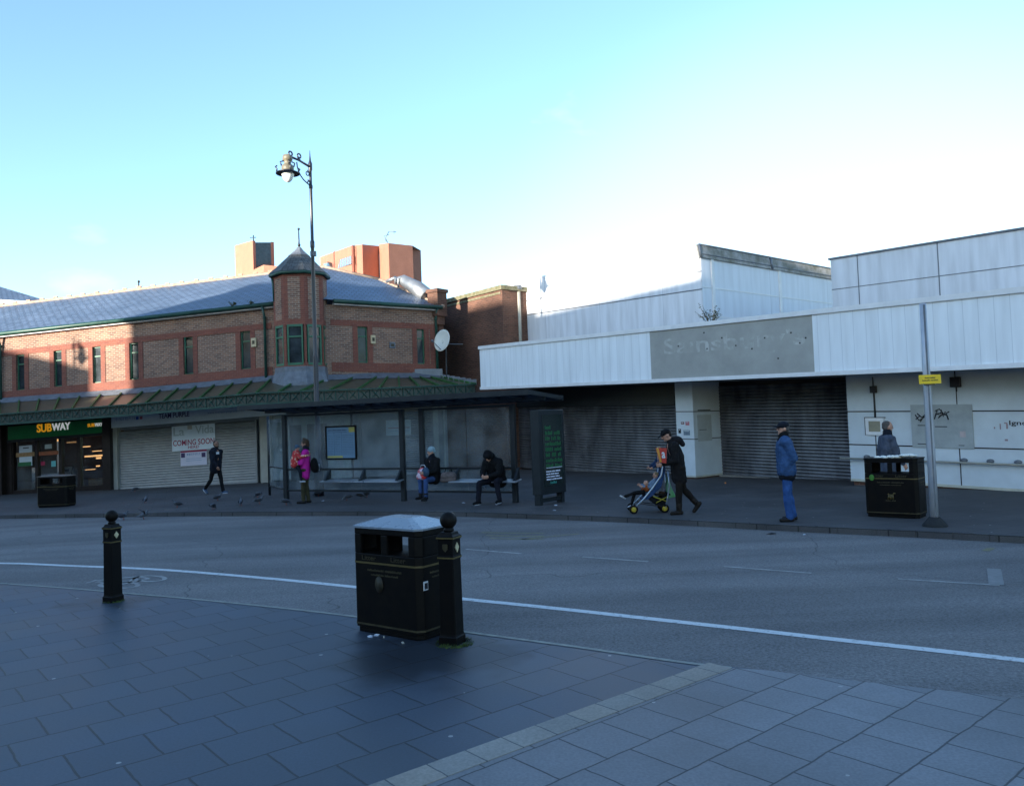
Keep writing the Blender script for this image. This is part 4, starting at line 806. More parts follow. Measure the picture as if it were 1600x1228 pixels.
g5 = root('poster_remnant', FC.P(FC.u(1565, WW), WW, 1.0), 'torn dark scraps of an old poster left of the pasted word', 'poster'); g4.build('paper_scrap', M('scrap', (.2, .17, .22), .7, col2=(.45, .3, .3), scale=20), g5)
hr = root('handrail', FC.P(FC.u(1500, WW), WW+.1, 0), 'cream handrail on rounded brackets along the right white wall', 'handrail')
zh0 = FC.at(1325, 716, WW+.1); zh1 = FC.at(1600, 726.5, WW+.1)
hz_ = lambda u: zh0[1]+(zh1[1]-zh0[1])*(u-zh0[0])/(zh1[0]-zh0[0])
mb = MB(); pr = [FC.P(u, WW+.12, hz_(u)) for u in (zh0[0]-.2, zh1[0], UE-8)]; mb.tube(pr, .025, 8); mb.build('rail', m_cream, hr)
for px in (1349, 1421, 1500, 1541, 1584, 1630): u_ = FC.u(px, WW); mb = MB(); mb.ball(FC.P(u_, WW+.02, hz_(u_)+.05), (.08, .08, .05), 10, 6); mb.tube([FC.P(u_, WW, hz_(u_)), FC.P(u_, WW+.12, hz_(u_))], .015, 6); mb.build('bracket', m_lead, hr)
# raised roof walls
uq = FC.u(1104, WU); ztop = FC.at(1103, 380, WU)[1]
up1 = root('white_roof_wall', FC.P(uq, WU, 4), 'tall white clad roof block with stained panels behind the fascia, left of the mossy sloping edge', 'building')
mb = MB(); FC.wall(mb, FC.u(806, WU)-.3, uq, ztF-.3, ztop, w_=WU)
c1_ = FC.P(uq, WU, 0); rec = (FC.n*-1); e1 = c1_+rec*13; FR_ = Frame(c1_.xy, e1.xy); zz1 = FC.P(uq, 0, ztop).z
mb.build('left_wall', m_clad, up1, frame=FC)
mb = MB()
for yy in (474, 500): z = FC.at(1000, yy-34, WU)[1]; FC.box(mb, FC.u(815, WU), uq, WU-.01, WU+.01, z-.02, z+.015)
mb.build('joint_strip', m_lead, up1)
zlow = FR_.at(1106, 405)[1]
mb = MB(); FR_.wall(mb, 0, 9, 3.5, zlow); mb.build('right_wall', m_clad2, up1, frame=FR_)
mb = MB()
for px in (1121, 1226): u_ = FR_.u(px); FR_.box(mb, u_-.07, u_+.07, 0, .04, 3.5, zlow)
for z in (zlow-.95, zlow-1.9): FR_.box(mb, 0, 9, 0, .012, z-.02, z+.02)
mb.build('light_strip', m_white, up1)
mb = MB(); a_, b_ = FR_.P(-.05, .06, zlow), FR_.P(9, .06, zlow); top = V((0, 0, zz1-zlow)); nb_ = FR_.n*-.08
dd_ = FR_.n*-.12; mb.hexa([a_, b_, b_+dd_, a_+dd_, a_+top+nb_, b_+top+nb_, b_+top+nb_+dd_, a_+top+nb_+dd_])
mb.build('sloping_edge', m_moss, up1, frame=FR_)
mb = MB()
for z_ in (.28,): mb.tube([a_+top*z_+nb_*z_, b_+top*z_+nb_*z_], .02, 4)
u_ = FR_.u(1213); p = FR_.P(u_, .08, zlow); mb.tube([p, p+top+nb_], .05, 4); mb.tube([a_, a_+top+nb_], .05, 4); mb.tube([a_+top+nb_, b_+top+nb_], .03, 4); mb.build('edge_strip', m_lead, up1)
up2 = root('white_roof_wall', FC.P(FC.u(1450, WU), WU, 4), 'lower white panelled roof block above the fascia at the right edge', 'building')
u3 = FC.u(1307.5, WU); zt3 = (FC.at(1307, 404, WU)[1]+FC.at(1590, 361, WU)[1])/2
mb = MB(); FC.wall(mb, u3, UE, ztF-.3, zt3, w_=WU); s_ = FC.P(u3, WU, 0); Fs = Frame((s_+rec*7).xy, s_.xy); Fs.wall(mb, 0, 7, 3, FC.P(u3, 0, zt3).z); mb.build('wall_panel', m_clad, up2, frame=FC)
mb = MB(); zj = FC.at(1307, 452, WU)[1]; FC.box(mb, u3, UE, WU-.01, WU+.01, zj-.010, zj+.008)
for px, hh in ((1350, 0), (1477, .06)): u_ = FC.u(px, WU); FC.box(mb, u_-.009, u_+.009, WU-.01, WU+.012, ztF-.3, zt3+hh)
mb.build('joint_strip', m_lead, up2)
mb = MB(); FC.box(mb, u3-.05, UE, WU-.4, WU+.04, zt3, zt3+.05); mb.build('capping', m_lead, up2)

# ------------------------------------------------------------------ distant buildings
def far_block(name, label, pts, ytop, Y0, m, base=0):
    pass
ft = root('brick_tower', atY(400, 500, 120).xy.to_3d(), 'distant orange brick tower with a dark recessed face, left of the turret', 'building', 'distant orange brick towers')
def vface(mb, x0, Y0, x1, Y1, y0t, y1t, zb=0): a = atY(x0, y0t, Y0); b = atY(x1, y1t, Y1); mb.face([(a.x, a.y, zb), (b.x, b.y, zb), b, a])
mb = MB(); vface(mb, 367, 126, 395, 118, 384, 376); vface(mb, 395, 118, 399, 118.6, 376, 376.5); vface(mb, 423, 121.5, 428, 122, 378, 378.5); vface(mb, 428, 122, 427.9, 126, 378.5, 379)
vface(mb, 367.5, 126, 428, 126, 386, 385); mb.build('wall', m_far, ft)
mb = MB(); vface(mb, 399, 119, 423, 121.4, 379, 379); mb.build('dark_glazing', m_pane, ft)
mb = MB(); mb.box(-47.5, -35, 108, 110, 0, 1, None) if False else None
lo = MB(); vface(lo, 383, 112, 412, 106, 428, 414); vface(lo, 412, 106, 440, 106.5, 414, 417); lo.build('lower_wing', m_far, ft)
mb = MB(); p = atY(396, 376, 118.5); mb.tube([p, p+V((0, 0, .8))], .08, 4); mb.tube([p+V((-.5, 0, .45)), p+V((.4, 0, .45))], .06, 4); mb.build('aerial', m_steel, ft)
fo = root('brick_office_block', atY(580, 500, 120).xy.to_3d(), 'distant orange brick office block with stepped bays and a window strip, right of the turret', 'building', 'distant orange brick towers')
mb = MB(); vface(mb, 500, 140, 551, 118, 402, 383.5); vface(mb, 551, 118, 554.5, 118.3, 383.5, 383.7)
vface(mb, 554.5, 118.2, 566, 113, 383.5, 382); vface(mb, 566, 113, 592, 116, 382, 384.5); vface(mb, 592, 116, 607, 109, 382, 380); vface(mb, 607, 109, 644.5, 112, 380, 384); vface(mb, 644.5, 112, 645, 116, 384, 390); vface(mb, 645, 115.5, 657.5, 117, 390, 391.5); vface(mb, 657.5, 117, 655, 130, 391.5, 395)
mb.face([atY(500, 402, 140), atY(551, 383.6, 118), atY(554, 383.6, 118.3), atY(566, 382.2, 113), atY(592, 384.5, 116), atY(607, 380.2, 109), atY(644.5, 384, 112), atY(657.5, 391.5, 117), atY(640, 395, 140)])
mb.build('wall', m_far, fo)
mb = MB()
for x0, x1, y0, y1 in ((505.5, 520, 412, 409.5), (525, 551, 408, 399)):
    d0 = 140-(x0-500)/51*22-.5; d1 = 140-(x1-500)/51*22-.5; a = atY(x0, y0, d0); b = atY(x1, y1, d1); c = atY(x1, y1+13, d1); d = atY(x0, y0+12.5, d0)
    mb.face([d, c, b, a])
mb.build('window', m_pane2, fo)
mb = MB()
for x in (523, 551.5): d0 = 140-(x-500)/51*22-.7; a = atY(x, 384+(551-x)*.33, d0); mb.tube([a, V((a.x, a.y, 0))], .22, 4)
for i in range(7): x = 527+i*3.7; d0 = 140-(x-500)/51*22-.6; mb.tube([atY(x, 407.5-(x-525)*.34, d0), atY(x, 420-(x-525)*.30, d0)], .06, 4)
mb.build('pier', m_redbrick, fo)
an = MB(); p = atY(606, 380, 110)
an.tube([p, p+V((-.3, 0, .8)), p+V((.2, 0, 1.6))], .06, 4); an.tube([p+V((.2, 0, 1.6)), p+V((1.2, 0, 1.5))], .05, 4); an.tube([p+V((.2, 0, 1.2)), p+V((-.5, 0, 1.0)), p+V((-.2, 0, .2))], .05, 4); an.tube([p+V((.9, 0, 1.3)), p+V((.9, 0, 1.7))], .04, 4); an.build('aerial', m_lead, fo)
fl_ = root('slate_roofed_building', atY(20, 520, 48).xy.to_3d(), 'slate roofed building peeping over the ridge at the far left edge', 'building')
mb = MB(); a, b, c = atY(-90, 430, 52), atY(76, 469, 44), atY(-20, 462, 43); mb.face([c+V((-3, 0, -.0)), atY(77, 471, 43.5), atY(0, 448, 47), atY(-90, 440, 50)]); mb.build('roof', m_slate, fl_)
mb = MB(); a = atY(-60, 464, 43); b = atY(64, 472.5, 43.2); mb.hexa([a+V((0, 0, -.25)), b+V((0, 0, -.15)), b+V((0, .3, -.15)), a+V((0, .3, -.25)), a, b, b+V((0, .3, 0)), a+V((0, .3, 0))]); mb.build('soffit', m_white, fl_)
mb = MB(); mb.face([a+V((0, .2, -9)), b+V((0, .2, -9)), b+V((0, .2, -.1)), a+V((0, .2, -.1))]); mb.build('wall', m_brick, fl_)

# ------------------------------------------------------------------ unseen building blocks behind the camera, rooflines shaped to cast the long shade
def sp_(u, d): q = TP*u+T*d; return V((q.x, q.y, 0))
D0 = -25.0
occ = [(-75, -36.8, 7.7, 7.7), (-36.8, -33.0, 7.68, 6.93), (-33.0, -32.2, 5.95, 5.8), (-32.2, -31.35, 5.6, 5.4), (-31.35, -29.6, 8.9, 10.6), (-29.6, -24, 11.3, 11.3), (-24, -19.6, 10.7, 10.5), (-19.6, -18.9, 10.35, 10.35), (-18.9, -14, 10.15, 10.1), (-14, -10.9, 10.12, 10.1), (-10.9, -4, 11.9, 12.1), (-4, 14, 10.3, 10.3)]
adj = {0: 'low', 1: 'gabled', 2: 'single storey lean-to', 3: 'single storey flat', 4: 'steep roofed', 5: 'four storey', 6: 'stepped', 7: 'narrow', 8: 'brown', 9: 'plain', 10: 'taller slab sided', 11: 'long'}
for i, (u0, u1, v0, v1) in enumerate(occ):
    h0 = v0-D0*TE; h1 = v1-D0*TE; r_ = root('unseen_shade_block', sp_((u0+u1)/2, D0), '%s unseen brick block behind the viewer, roofline shaped to shade the street' % adj[i], 'building', 'unseen blocks shading the street')
    f0, f1, b0, b1 = sp_(u0, D0), sp_(u1, D0), sp_(u0, D0-9), sp_(u1, D0-9); Z = lambda p, h: V((p.x, p.y, h))
    mb = MB(); mb.hexa([Z(f0, -1), Z(f1, -1), Z(b1, -1), Z(b0, -1), Z(f0, h0), Z(f1, h1), Z(b1, h1), Z(b0, h0)]); mb.build('wall', m_brown, r_)
    if u1-u0 > 2:
        Ff = Frame(f1.xy, f0.xy); mb = MB(); nw = int((u1-u0)/2.5)
        for k in range(nw):
            for zz_ in (4.5, 8):
                if zz_+1.8 < min(h0, h1): uu_ = (k+.5)*(u1-u0)/nw; Ff.box(mb, uu_-.5, uu_+.5, -.05, .03, zz_, zz_+1.5)
        if mb.v: mb.build('window', m_pane, r_)
#PART2
# ------------------------------------------------------------------ street lamp posts
def street_lamp(loc, label, arm, group=None, H=10.0, ZL=None):
    o = root('street_lamp', loc, label, 'street lamp', group); ax = V((arm[0], arm[1], 0)); ln = ax.length; ax.normalize()
    B = V(loc); P = lambda a, z: B+ax*a+V((0, 0, z)); sd_ = V((-ax.y, ax.x, 0))
    mb = MB(); mb.lathe([(.14, 0), (.14, .9), (.11, 1.0), (.085, 1.05), (.072, 4), (.072, 4.05), (.062, 4.1), (.052, H-2.7), (.066, H-2.65), (.066, H-2.5), (.047, H-2.45), (.043, H-.95), (.058, H-.92), (.058, H-.85), (.042, H-.82), (.042, H-.42), (.06, H-.38), (.06, H-.2), (.03, H-.12), (.015, H+.05), (.004, H+.2)], (B.x, B.y), 12)
    for v in mb.v: v.z += B.z
    mb.build('post', m_postblue, o)
    zA = H-.30; zl = ZL if ZL else H-.15; K = .68
    mb = MB(); mb.tube([P(.03, zA), P(ln*.5, (zA+zl)/2+.03), P(ln, zl)], [.035, .03, .035], 8)
    mb.tube([P(.05, zA-.55)]+[P(.05+.55*ln*math.sin(t_*math.pi/2/6), zA-.52+.50*(1-math.cos(t_*math.pi/2/6))) for t_ in range(1, 7)], .018, 6)
    def scroll(c, r, a0, a1, th=.022):
        n = 14; pts = []
        for i in range(n+1): a = rad(a0+(a1-a0)*i/n); rr = r*(1-.6*i/n); pts.append(P(c[0]+rr*math.cos(a), c[1]+rr*math.sin(a)))
        mb.tube(pts, th, 5)
    scroll((ln*.48, (zA+zl)/2+.15), .10, -110, 330, .022); scroll((ln*.85, zl+.08), .11, -120, 250, .024); scroll((.14, zA-.22), .09, 90, 500, .016); scroll((.10, zA-.48), .07, 60, 480, .016)
    mb.build('bracket_arm', m_postblue, o)
    c = P(ln, 0)
    z0 = B.z*0+H
    mb = MB(); mb.lathe([(.05*K, zl+0.027), (.17*K, zl), (.20*K, zl-0.054), (.205*K, zl-0.136), (.15*K, zl-0.156), (.135*K, zl-0.245), (.22*K, zl-0.286), (.25*K, zl-0.340), (.25*K, zl-0.449), (.20*K, zl-0.476)], (c.x, c.y), 16)
    for v in mb.v: v.z += B.z
    hs = mb.build('lamp_housing', m_lampbody, o)
    mb = MB(); mb.lathe([(.26*K, zl-0.435), (.48*K, zl-0.503), (.49*K, zl-0.524), (.26*K, zl-0.476)], (c.x, c.y), 20)
    for v in mb.v: v.z += B.z
    for k in range(4):
        a = k*math.pi/2+.5; d = V((math.cos(a), math.sin(a), 0)); q = c+V((0, 0, zl)); mb.tube([q+d*.31+V((0, 0, -.50)), q+d*.30+V((0, 0, -.42)), q+d*.34+V((0, 0, -.36)), q+d*.29+V((0, 0, -.33))], .022, 5)
        mb.tube([q+d*.11+V((0, 0, -.17)), q+d*.20+V((0, 0, -.20)), q+d*.17+V((0, 0, -.31))], .02, 5)
    mb.build('lamp_brim', m_postblue, hs)
    mb = MB(); mb.lathe([(.26*K, zl-0.476), (.26*K, zl-0.530), (.23*K, zl-0.612), (.17*K, zl-0.694), (.09*K, zl-0.748), (.01*K, zl-0.768)], (c.x, c.y), 16)
    for v in mb.v: v.z += B.z
    mb.build('lamp_globe', m_globe, hs)
    mb = MB(); mb.box(-.06, .10, -.05, .05, -.07, .07, Matrix.Translation(P(0, H-2.9+.05))); mb.build('sensor_box', m_lead, o)
    return o
lp = atY(497, 700, 23.1)
lamp_tip = atY(451, 262, 22.3)
street_lamp((lp.x, lp.y, 0), 'tall dark street lamp with scrolled arm and glass globe rising behind the bus shelter', (lamp_tip.x-lp.x, -.9), 'street lamps', atY(491, 240, 23.1).z-.1, atY(451, 245, 22.3).z)
lsh = FA.at(128, 541); lb = FA.P(lsh[0], 0, lsh[1])-T*19+V((0, 0, 19*TE))
street_lamp((lb.x+.2, lb.y+.8, gz(lb.x)), 'street lamp standing out of view to the left, its shadow falls on the brick wall', (-.3, -.9), 'street lamps', lb.z+.6)
# ------------------------------------------------------------------ bollards
def bollard(loc, rz, label, s=1.0):
    o = root('bollard', loc, label, 'bollard', 'black cast iron bollards', rz)
    B = Matrix.Translation(loc) @ Matrix.Rotation(rz, 4, 'Z'); sq = rad(45)
    def L(prof, n=4, ph=sq, sm=False):
        mb = MB(); mb.lathe([(r*s*1.414 if n == 4 else r*s, z*s) for r, z in prof], (0, 0), n, ph, sm); mb.v = [B @ v for v in mb.v]; return mb
    L([(.096, -.05), (.096, .07), (.088, .08), (.084, .10), (.079, .79), (.079, .80)]).build('shaft', m_black, o, bev=.006)
    L([(.084, .80), (.084, .83), (.080, .835), (.080, .985), (.089, .99), (.089, 1.015), (.072, 1.03), (.064, 1.055), (.045, 1.06)]).build('head', m_black, o, bev=.004)
    L([(.03, 1.055), (.05, 1.062), (.052, 1.075), (.042, 1.085), (.045, 1.10)], 14, 0, True).build('neck', m_black, o)
    mb = MB(); mb.ball((0, 0, 1.165*s), .083*s, 20, 14); mb.v = [B @ v for v in mb.v]; mb.build('ball', m_black, o)
    for z in (.815, 1.002):
        h = .0852*s if z < .9 else .0902*s; mb = MB()
        for k in range(4): mb.box(-h, h, -h-.002, -h+.004, (z-.007)*s, (z+.007)*s, B @ Matrix.Rotation(k*math.pi/2, 4, 'Z'))
        mb.build('gold_band', m_gold, o)
    for k in range(4):
        mb = MB(); R_ = B @ Matrix.Rotation(k*math.pi/2, 4, 'Z'); y = -.0815*s
        if k % 2: q = [(-.036, .91), (0, .862), (.036, .91), (0, .958)]; 
        else: q = [(-.026, .945), (-.026, .90), (0, .872), (.026, .90), (.026, .945)]
        pts = [R_ @ V((a*s, y-.006, b*s)) for a, b in q]; bk = [R_ @ V((a*s, y+.004, b*s)) for a, b in q]; n = len(q)
        mb.add(pts+bk, [tuple(range(n))]+[(i, n+i, n+(i+1) % n, (i+1) % n) for i in range(n)])
        mb.build('emblem', M('emblem_gold', (.55, .48, .30), .4, var=.2, scale=20) if k % 2 else m_golddim, o)
    return o
g1 = G(177, 939); bollard(g1, rad(-24), 'black ball topped bollard with gold diamond, alone on the left of the paving', .845)
g2_ = G(707, 1004); bollard(g2_, rad(-24), 'black ball topped bollard with gold diamond, touching the nearest litter bin', .915)
def tuft(c, r, n, label):
    mb = MB(); rg = random.Random(int(c.x*100))
    for i in range(n):
        a = rg.uniform(0, 6.28); d = rg.uniform(.6, 1)*r; p = V((c.x+d*math.cos(a), c.y+d*math.sin(a), c.z)); h = rg.uniform(.008, .028); t_ = V((rg.uniform(-.02, .02), rg.uniform(-.02, .02), h)); w_ = V((math.cos(a+1.5), math.sin(a+1.5), 0))*.006
        mb.face([p-w_, p+w_, p+t_])
    tag(mb.build('moss_and_grass', m_grassy), label, 'grass', kind='stuff')
tuft(g2_+V((.02, -.02, 0)), .17, 420, 'moss and short grass round the foot of the bollard by the nearest bin')
tuft(g1, .13, 160, 'moss round the foot of the left bollard')
# ------------------------------------------------------------------ litter bins
def litter_bin(loc, rz, label, W=.82, D=.52, H=1.0, see=True, group='black and gold litter bins', lidm=None, text=True, rubbish=False, two=True, peak=.072):
    o = root('litter_bin', loc, label, 'litter bin', group, rz)
    B = Matrix.Translation(loc) @ Matrix.Rotation(rz, 4, 'Z'); w2, d2, ch = W/2, D/2, .055
    def octp(w, d, c): return [(-w+c, -d), (w-c, -d), (w, -d+c), (w, d-c), (w-c, d), (-w+c, d), (-w, d-c), (-w, -d+c)]
    def ring(mb, poly, z0, z1, **k): mb.prism(poly, z0, z1, **k)
    zs = .745*H; zt = .925*H; lo = octp(w2, d2, ch); 
    mb = MB(); ring(mb, octp(w2-.015, d2-.015, ch), .0, .05*H); ring(mb, lo, .05*H, zs)
    # posts round the openings
    def pier(x0, x1, y0, y1): mb.box(x0, x1, y0, y1, zs, zt)
    for sx in (-1, 1):
        for sy in (-1, 1):
            xa, xb = sorted((sx*w2, sx*(w2-.10))); ya, yb = sorted((sy*d2, sy*(d2-.06)))
            mb.prism([(sx*(w2-ch), sy*d2), (sx*(w2-.13), sy*d2), (sx*(w2-.13), sy*(d2-.04)), (sx*w2, sy*(d2-.04) if False else sy*(d2-ch-.03)), (sx*w2, sy*(d2-ch))][::(1 if sx*sy > 0 else -1)], zs, zt)
        if two:
            ya, yb = sorted((0, 0)); 
    for sy in (-1, 1):
        ya, yb = sorted((sy*d2, sy*(d2-.03))); mb.box(-.04, .04, ya, yb, zs, zt)
    for sx in (-1, 1):
        xa, xb = sorted((sx*w2, sx*(w2-.03))); mb.box(xa, xb, -d2+ch, d2-ch, zs, zt)
    ring(mb, lo, zt, H-.018)
    mb.v = [B @ v for v in mb.v]; body = mb.build('body', m_black, o, bev=.008)
    mb = MB(); lp_ = octp(w2+.010, d2+.010, ch); tp2 = octp(w2*.42, d2*.40, .03); n = 8
    vs = [V((*p, H-.018)) for p in lp_]+[V((*p, H)) for p in lp_]+[V((*p, H+peak)) for p in tp2]
    fs = [(i, (i+1) % n, n+(i+1) % n, n+i) for i in range(n)]+[(n+i, n+(i+1) % n, 2*n+(i+1) % n, 2*n+i) for i in range(n)]+[tuple(range(2*n, 3*n)), tuple(range(n-1, -1, -1))]
    mb.add([B @ v for v in vs], fs); lid = mb.build('lid', lidm or m_lid, o)
    for z in (.66*H, .085*H):
        mb = MB(); e = octp(w2+.003, d2+.003, ch); mb.prism(e, z-.009, z+.009, caps=False); mb.v = [B @ v for v in mb.v]; mb.build('gold_line', m_gold if z > .5*H else m_golddim, o)
    a = B @ V((-w2, -d2, 0)); b = B @ V((w2, -d2, 0)); F_ = Frame(a.xy, b.xy); z0 = loc[2]
    b2_ = B @ V((w2, d2, 0)); F2 = Frame(b.xy, b2_.xy)
    if text:
        for F__, L_ in ((F_, W), (F2, D)):
            F__.bars('lettering', (L_*.25, L_*.75, z0+.585*H, z0+.605*H), 0.0, m_golddim, o, 2)
            F__.bars('lettering', (L_*.30, L_*.70, z0+.545*H, z0+.562*H), 0.0, m_golddim, o, 2, .003, 4)
        for k in ((.17, .38), (.60, .81)) if two else ():
            F_.text('lettering', 'Litter', (W*k[0], W*k[1], z0+.685*H, z0+.73*H), 0.002, m_golddim, o, .001, .005)
    if rubbish:
        mb = MB(); rg = random.Random(5)
        for k in range(16):
            x = -w2*.55+k/15*w2*1.35; c = B @ V((x, rg.uniform(-.2, -.05), H+.025+(.03 if k > 10 else 0)-.02*abs(k-9)/9)); mb.ball(c, (rg.uniform(.04, .07), .06, rg.uniform(.02, .035)), 7, 5, Matrix.Rotation(rg.uniform(0, 3), 3, 'Z'))
        mb.build('paper_rubbish', M('crumpled_paper', (.85, .84, .76), .8, var=.1, bump=.5), lid)
    return o, B, F_, F2
nb0 = G(554, 985); nb1 = G(657, 1003); ang = math.atan2(nb1.y-nb0.y, nb1.x-nb0.x); wn2 = (nb1-nb0).length
dirx = V((math.cos(ang), math.sin(ang), 0)); diry = V((-dirx.y, dirx.x, 0)); cN = (nb0+nb1)/2+diry*.27
binN, BN, FN1, FN2 = litter_bin((cN.x, cN.y, 0), ang, 'large black litter bin with blue-grey pyramid lid in the foreground beside a bollard', wn2+.03, .54, .985)
mb = MB(); iw = wn2/2; mb.box(-iw+.08, -.02, -.03, 0, .72, .93); mb.box(-.02, iw-.06, .10, .12, .72, .80); mb.v = [BN @ v for v in mb.v]; mb.build('liner', m_black, binN)
mb = MB(); r_ = FN2.rect(662, 908, 669, 922, .004); FN2.box(mb, r_[0], r_[1], 0, .004, r_[2], r_[3]); st_ = root('sticker', FN2.P(r_[0], 0, r_[2]), 'small torn white sticker on the side of the foreground bin', 'sticker'); mb.build('paper', m_white, st_)
mb = MB(); FN2.box(mb, r_[0]+.012, r_[1]-.006, .004, .006, r_[2]+.01, r_[3]-.015); mb.build('dark_print', m_ink, st_)
mb = MB(); mb.lathe([(.10, 0), (.10, .004)], (0, 0), 24); fm = FN1.P(FN1.L*.42, .003, .46)
mb.v = [fm+FN1.t*v.x*.5+V((0, 0, v.y*.75))+FN1.n*v.z for v in mb.v]; mb.build('crest', M('faded_crest', (.03, .025, .012), .6), binN)
rb0 = G(1353, 807); rb1 = G(1437, 811); ang = math.atan2(rb1.y-rb0.y, rb1.x-rb0.x); dirx = V((math.cos(ang), math.sin(ang), 0)); cR = (rb0+rb1)/2+V((-dirx.y, dirx.x, 0))*.27
binR, BR, FR1, FR2 = litter_bin((cR.x, cR.y, 0), ang, 'black litter bin with dog symbol and paper heaped on its lid beside the grey pole', (rb1-rb0).length, .54, 1.03, rubbish=True, lidm=m_black, peak=.012)
mb = MB(); 
def dogq(pts): q = [FR1.P(FR1.at(x, y)[0], .004, FR1.at(x, y)[1]) for x, y in pts]; mb.tube(q, .012, 5)
dogq([(1389, 773), (1395, 773.5)]); dogq([(1389, 773), (1387.5, 780)]); dogq([(1390.5, 773), (1391.5, 780)]); dogq([(1394, 773), (1393, 780)]); dogq([(1395, 773), (1396, 780)]); dogq([(1395, 773.5), (1397, 770.5), (1399, 771)]); dogq([(1389, 773), (1387.5, 771)])
mb.build('dog_symbol', m_gold, binR)
FR1.bars('lettering', FR1.rect(1384, 781, 1400, 783, .003), .0, m_golddim, binR, 2)
mb = MB(); q = FR1.rect(1358, 741, 1366, 751, .003); mb.ball(FR1.P((q[0]+q[1])/2, .004, (q[2]+q[3])/2), (.045, .004, .055), 8, 6, Matrix.Rotation(ang, 3, 'Z')); mb.build('green_sticker', M('green_sticker', (.06, .22, .03), .5), binR)
lb0 = G(57, 794, .0); lb1 = G(104, 791.5, .0); ang = math.atan2(lb1.y-lb0.y, lb1.x-lb0.x); dirx = V((math.cos(ang), math.sin(ang), 0)); cL = (lb0+lb1)/2+V((-dirx.y, dirx.x, 0))*.25
litter_bin((cL.x, cL.y, gz(cL.x)), ang, 'dark litter bin on the far pavement in front of the green signed shop', (lb1-lb0).length, .52, .93, peak=.03, lidm=M('buff_lid', (.13, .11, .09), .6))
# ------------------------------------------------------------------ grey pole with yellow plate
pb = G(1461, 822); po = root('sign_pole', (pb.x, pb.y, 0), 'tall grey metal pole with a small yellow plate and dark concrete foot at the kerb', 'pole')
zt_ = atY(1443, 475, pb.y).z; B = Matrix.Translation(pb) @ Matrix.Rotation(rad(-20), 4, 'Z')
mb = MB(); mb.lathe([(.066, 0), (.063, 1.2), (.057, 2.3), (.050, zt_), (.03, zt_+.01)], (0, 0), 12, 0, True); mb.v = [B @ v for v in mb.v]; mb.build('post', m_pole, po)
mb = MB(); mb.box(-.012, .012, -.066, -.050, .1, zt_-.02, B @ Matrix.Rotation(.2, 4, 'Z')); mb.build('cable_track', m_lead, po)
zy0, zy1 = atY(1449, 600, pb.y).z, atY(1449, 586, pb.y).z; wy = 17/FPX*pb.y
mb = MB(); mb.box(-wy, wy, -.10, -.09, zy0, zy1, Matrix.Translation(pb)); yp = mb.build('yellow_plate', m_yellow, po)
mb = MB(); mb.box(-.08, .08, -.09, -.05, zy0-.02, zy0+.05, Matrix.Translation(pb)); mb.build('clamp', m_dark, po)
Fy = Frame((pb.x-wy, pb.y-.10), (pb.x+wy, pb.y-.10)); Fy.bars('lettering', (.05, 2*wy-.05, zy0+.045, zy0+.065), .0, m_golddim, yp, 2); Fy.bars('lettering', (.09, 2*wy-.09, zy0+.085, zy0+.105), .0, m_golddim, yp, 2, .003, 3)
mb = MB(); mb.lathe([(.19, -.02), (.18, .03), (.13, .09), (.085, .14), (.08, .15)], (pb.x, pb.y), 14); mb.build('concrete_foot', M('dark_concrete', (.022, .025, .028), .9, bump=.5), po)
# ------------------------------------------------------------------ bus shelter
sA = G(448, 780); sB = G(806, 785); SH = Frame(sA.xy, sB.xy)
bs_ = root('bus_shelter', SH.P(SH.L/2, 0, 0), 'long open fronted grey steel and glass bus shelter on the far pavement', 'bus shelter')
zr0, zr1 = 2.36, 2.36; us = [0, SH.u(626), SH.u(657), SH.L]
for u_ in us: mb = MB(); SH.box(mb, u_-.065, u_+.065, -.05, .06, 0, 2.34); mb.build('post', m_steel, bs_, bev=.01)
ub = SH.P(0, -1.0, 0); qpost = G(421.5, 773.5)
mb = MB(); mb.tube([qpost, qpost+V((0, 0, 2.36))], .04, 8); mb.build('rear_post', m_steel, bs_)
uE0, uE1 = -.75, SH.L+.92; wF, wB = 1.02, -.95; zF, zB = 2.585, 2.47
def RP(u, w_, dz=0): t_ = (w_-wB)/(wF-wB); return SH.P(u, w_, zB+(zF-zB)*t_+dz)
def rbox(mb, u0, u1, w0, w1, d0, d1): mb.hexa([RP(u0, w1, d0), RP(u1, w1, d0), RP(u1, w0, d0), RP(u0, w0, d0), RP(u0, w1, d1), RP(u1, w1, d1), RP(u1, w0, d1), RP(u0, w0, d1)])
mb = MB(); rbox(mb, uE0, uE1, wF-.07, wF, -.08, .04); rbox(mb, uE0, uE1, wB, wB+.07, -.08, .04); rbox(mb, uE0, uE0+.07, wB+.07, wF-.07, -.06, .03); rbox(mb, uE1-.07, uE1, wB+.07, wF-.07, -.06, .03); rbox(mb, uE0+.07, uE1-.07, -.06, .06, -.12, .02)
nr = 14
for k in range(1, nr): u_ = uE0+(uE1-uE0)*k/nr; rbox(mb, u_-.03, u_+.03, wB+.07, wF-.07, -.07, .015)
rf_ = mb.build('roof_frame', m_steel, bs_)
mb = MB(); rbox(mb, uE0+.05, uE1-.05, wB+.05, wF-.05, .018, .026); mb.build('roof_glass', m_sheltroof, rf_)
mb = MB()
for a, b in ((us[0], us[1]), (us[2], us[3])): SH.box(mb, a+.065, b-.065, -.03, .03, .80, .85); SH.box(mb, a+.065, b-.065, -.025, .025, .22, .27); SH.box(mb, a+.065, b-.065, -.03, .03, 2.28, 2.34)
SH.box(mb, us[1]+.065, us[2]-.065, -.03, .03, .80, .85)
pL = SH.P(0, 0, 0)
for z in (.27, .85): mb.tube([pL+V((0, 0, z)), qpost+V((0, 0, z))], .02, 6)
mb.build('cross_rail', m_steel, bs_)
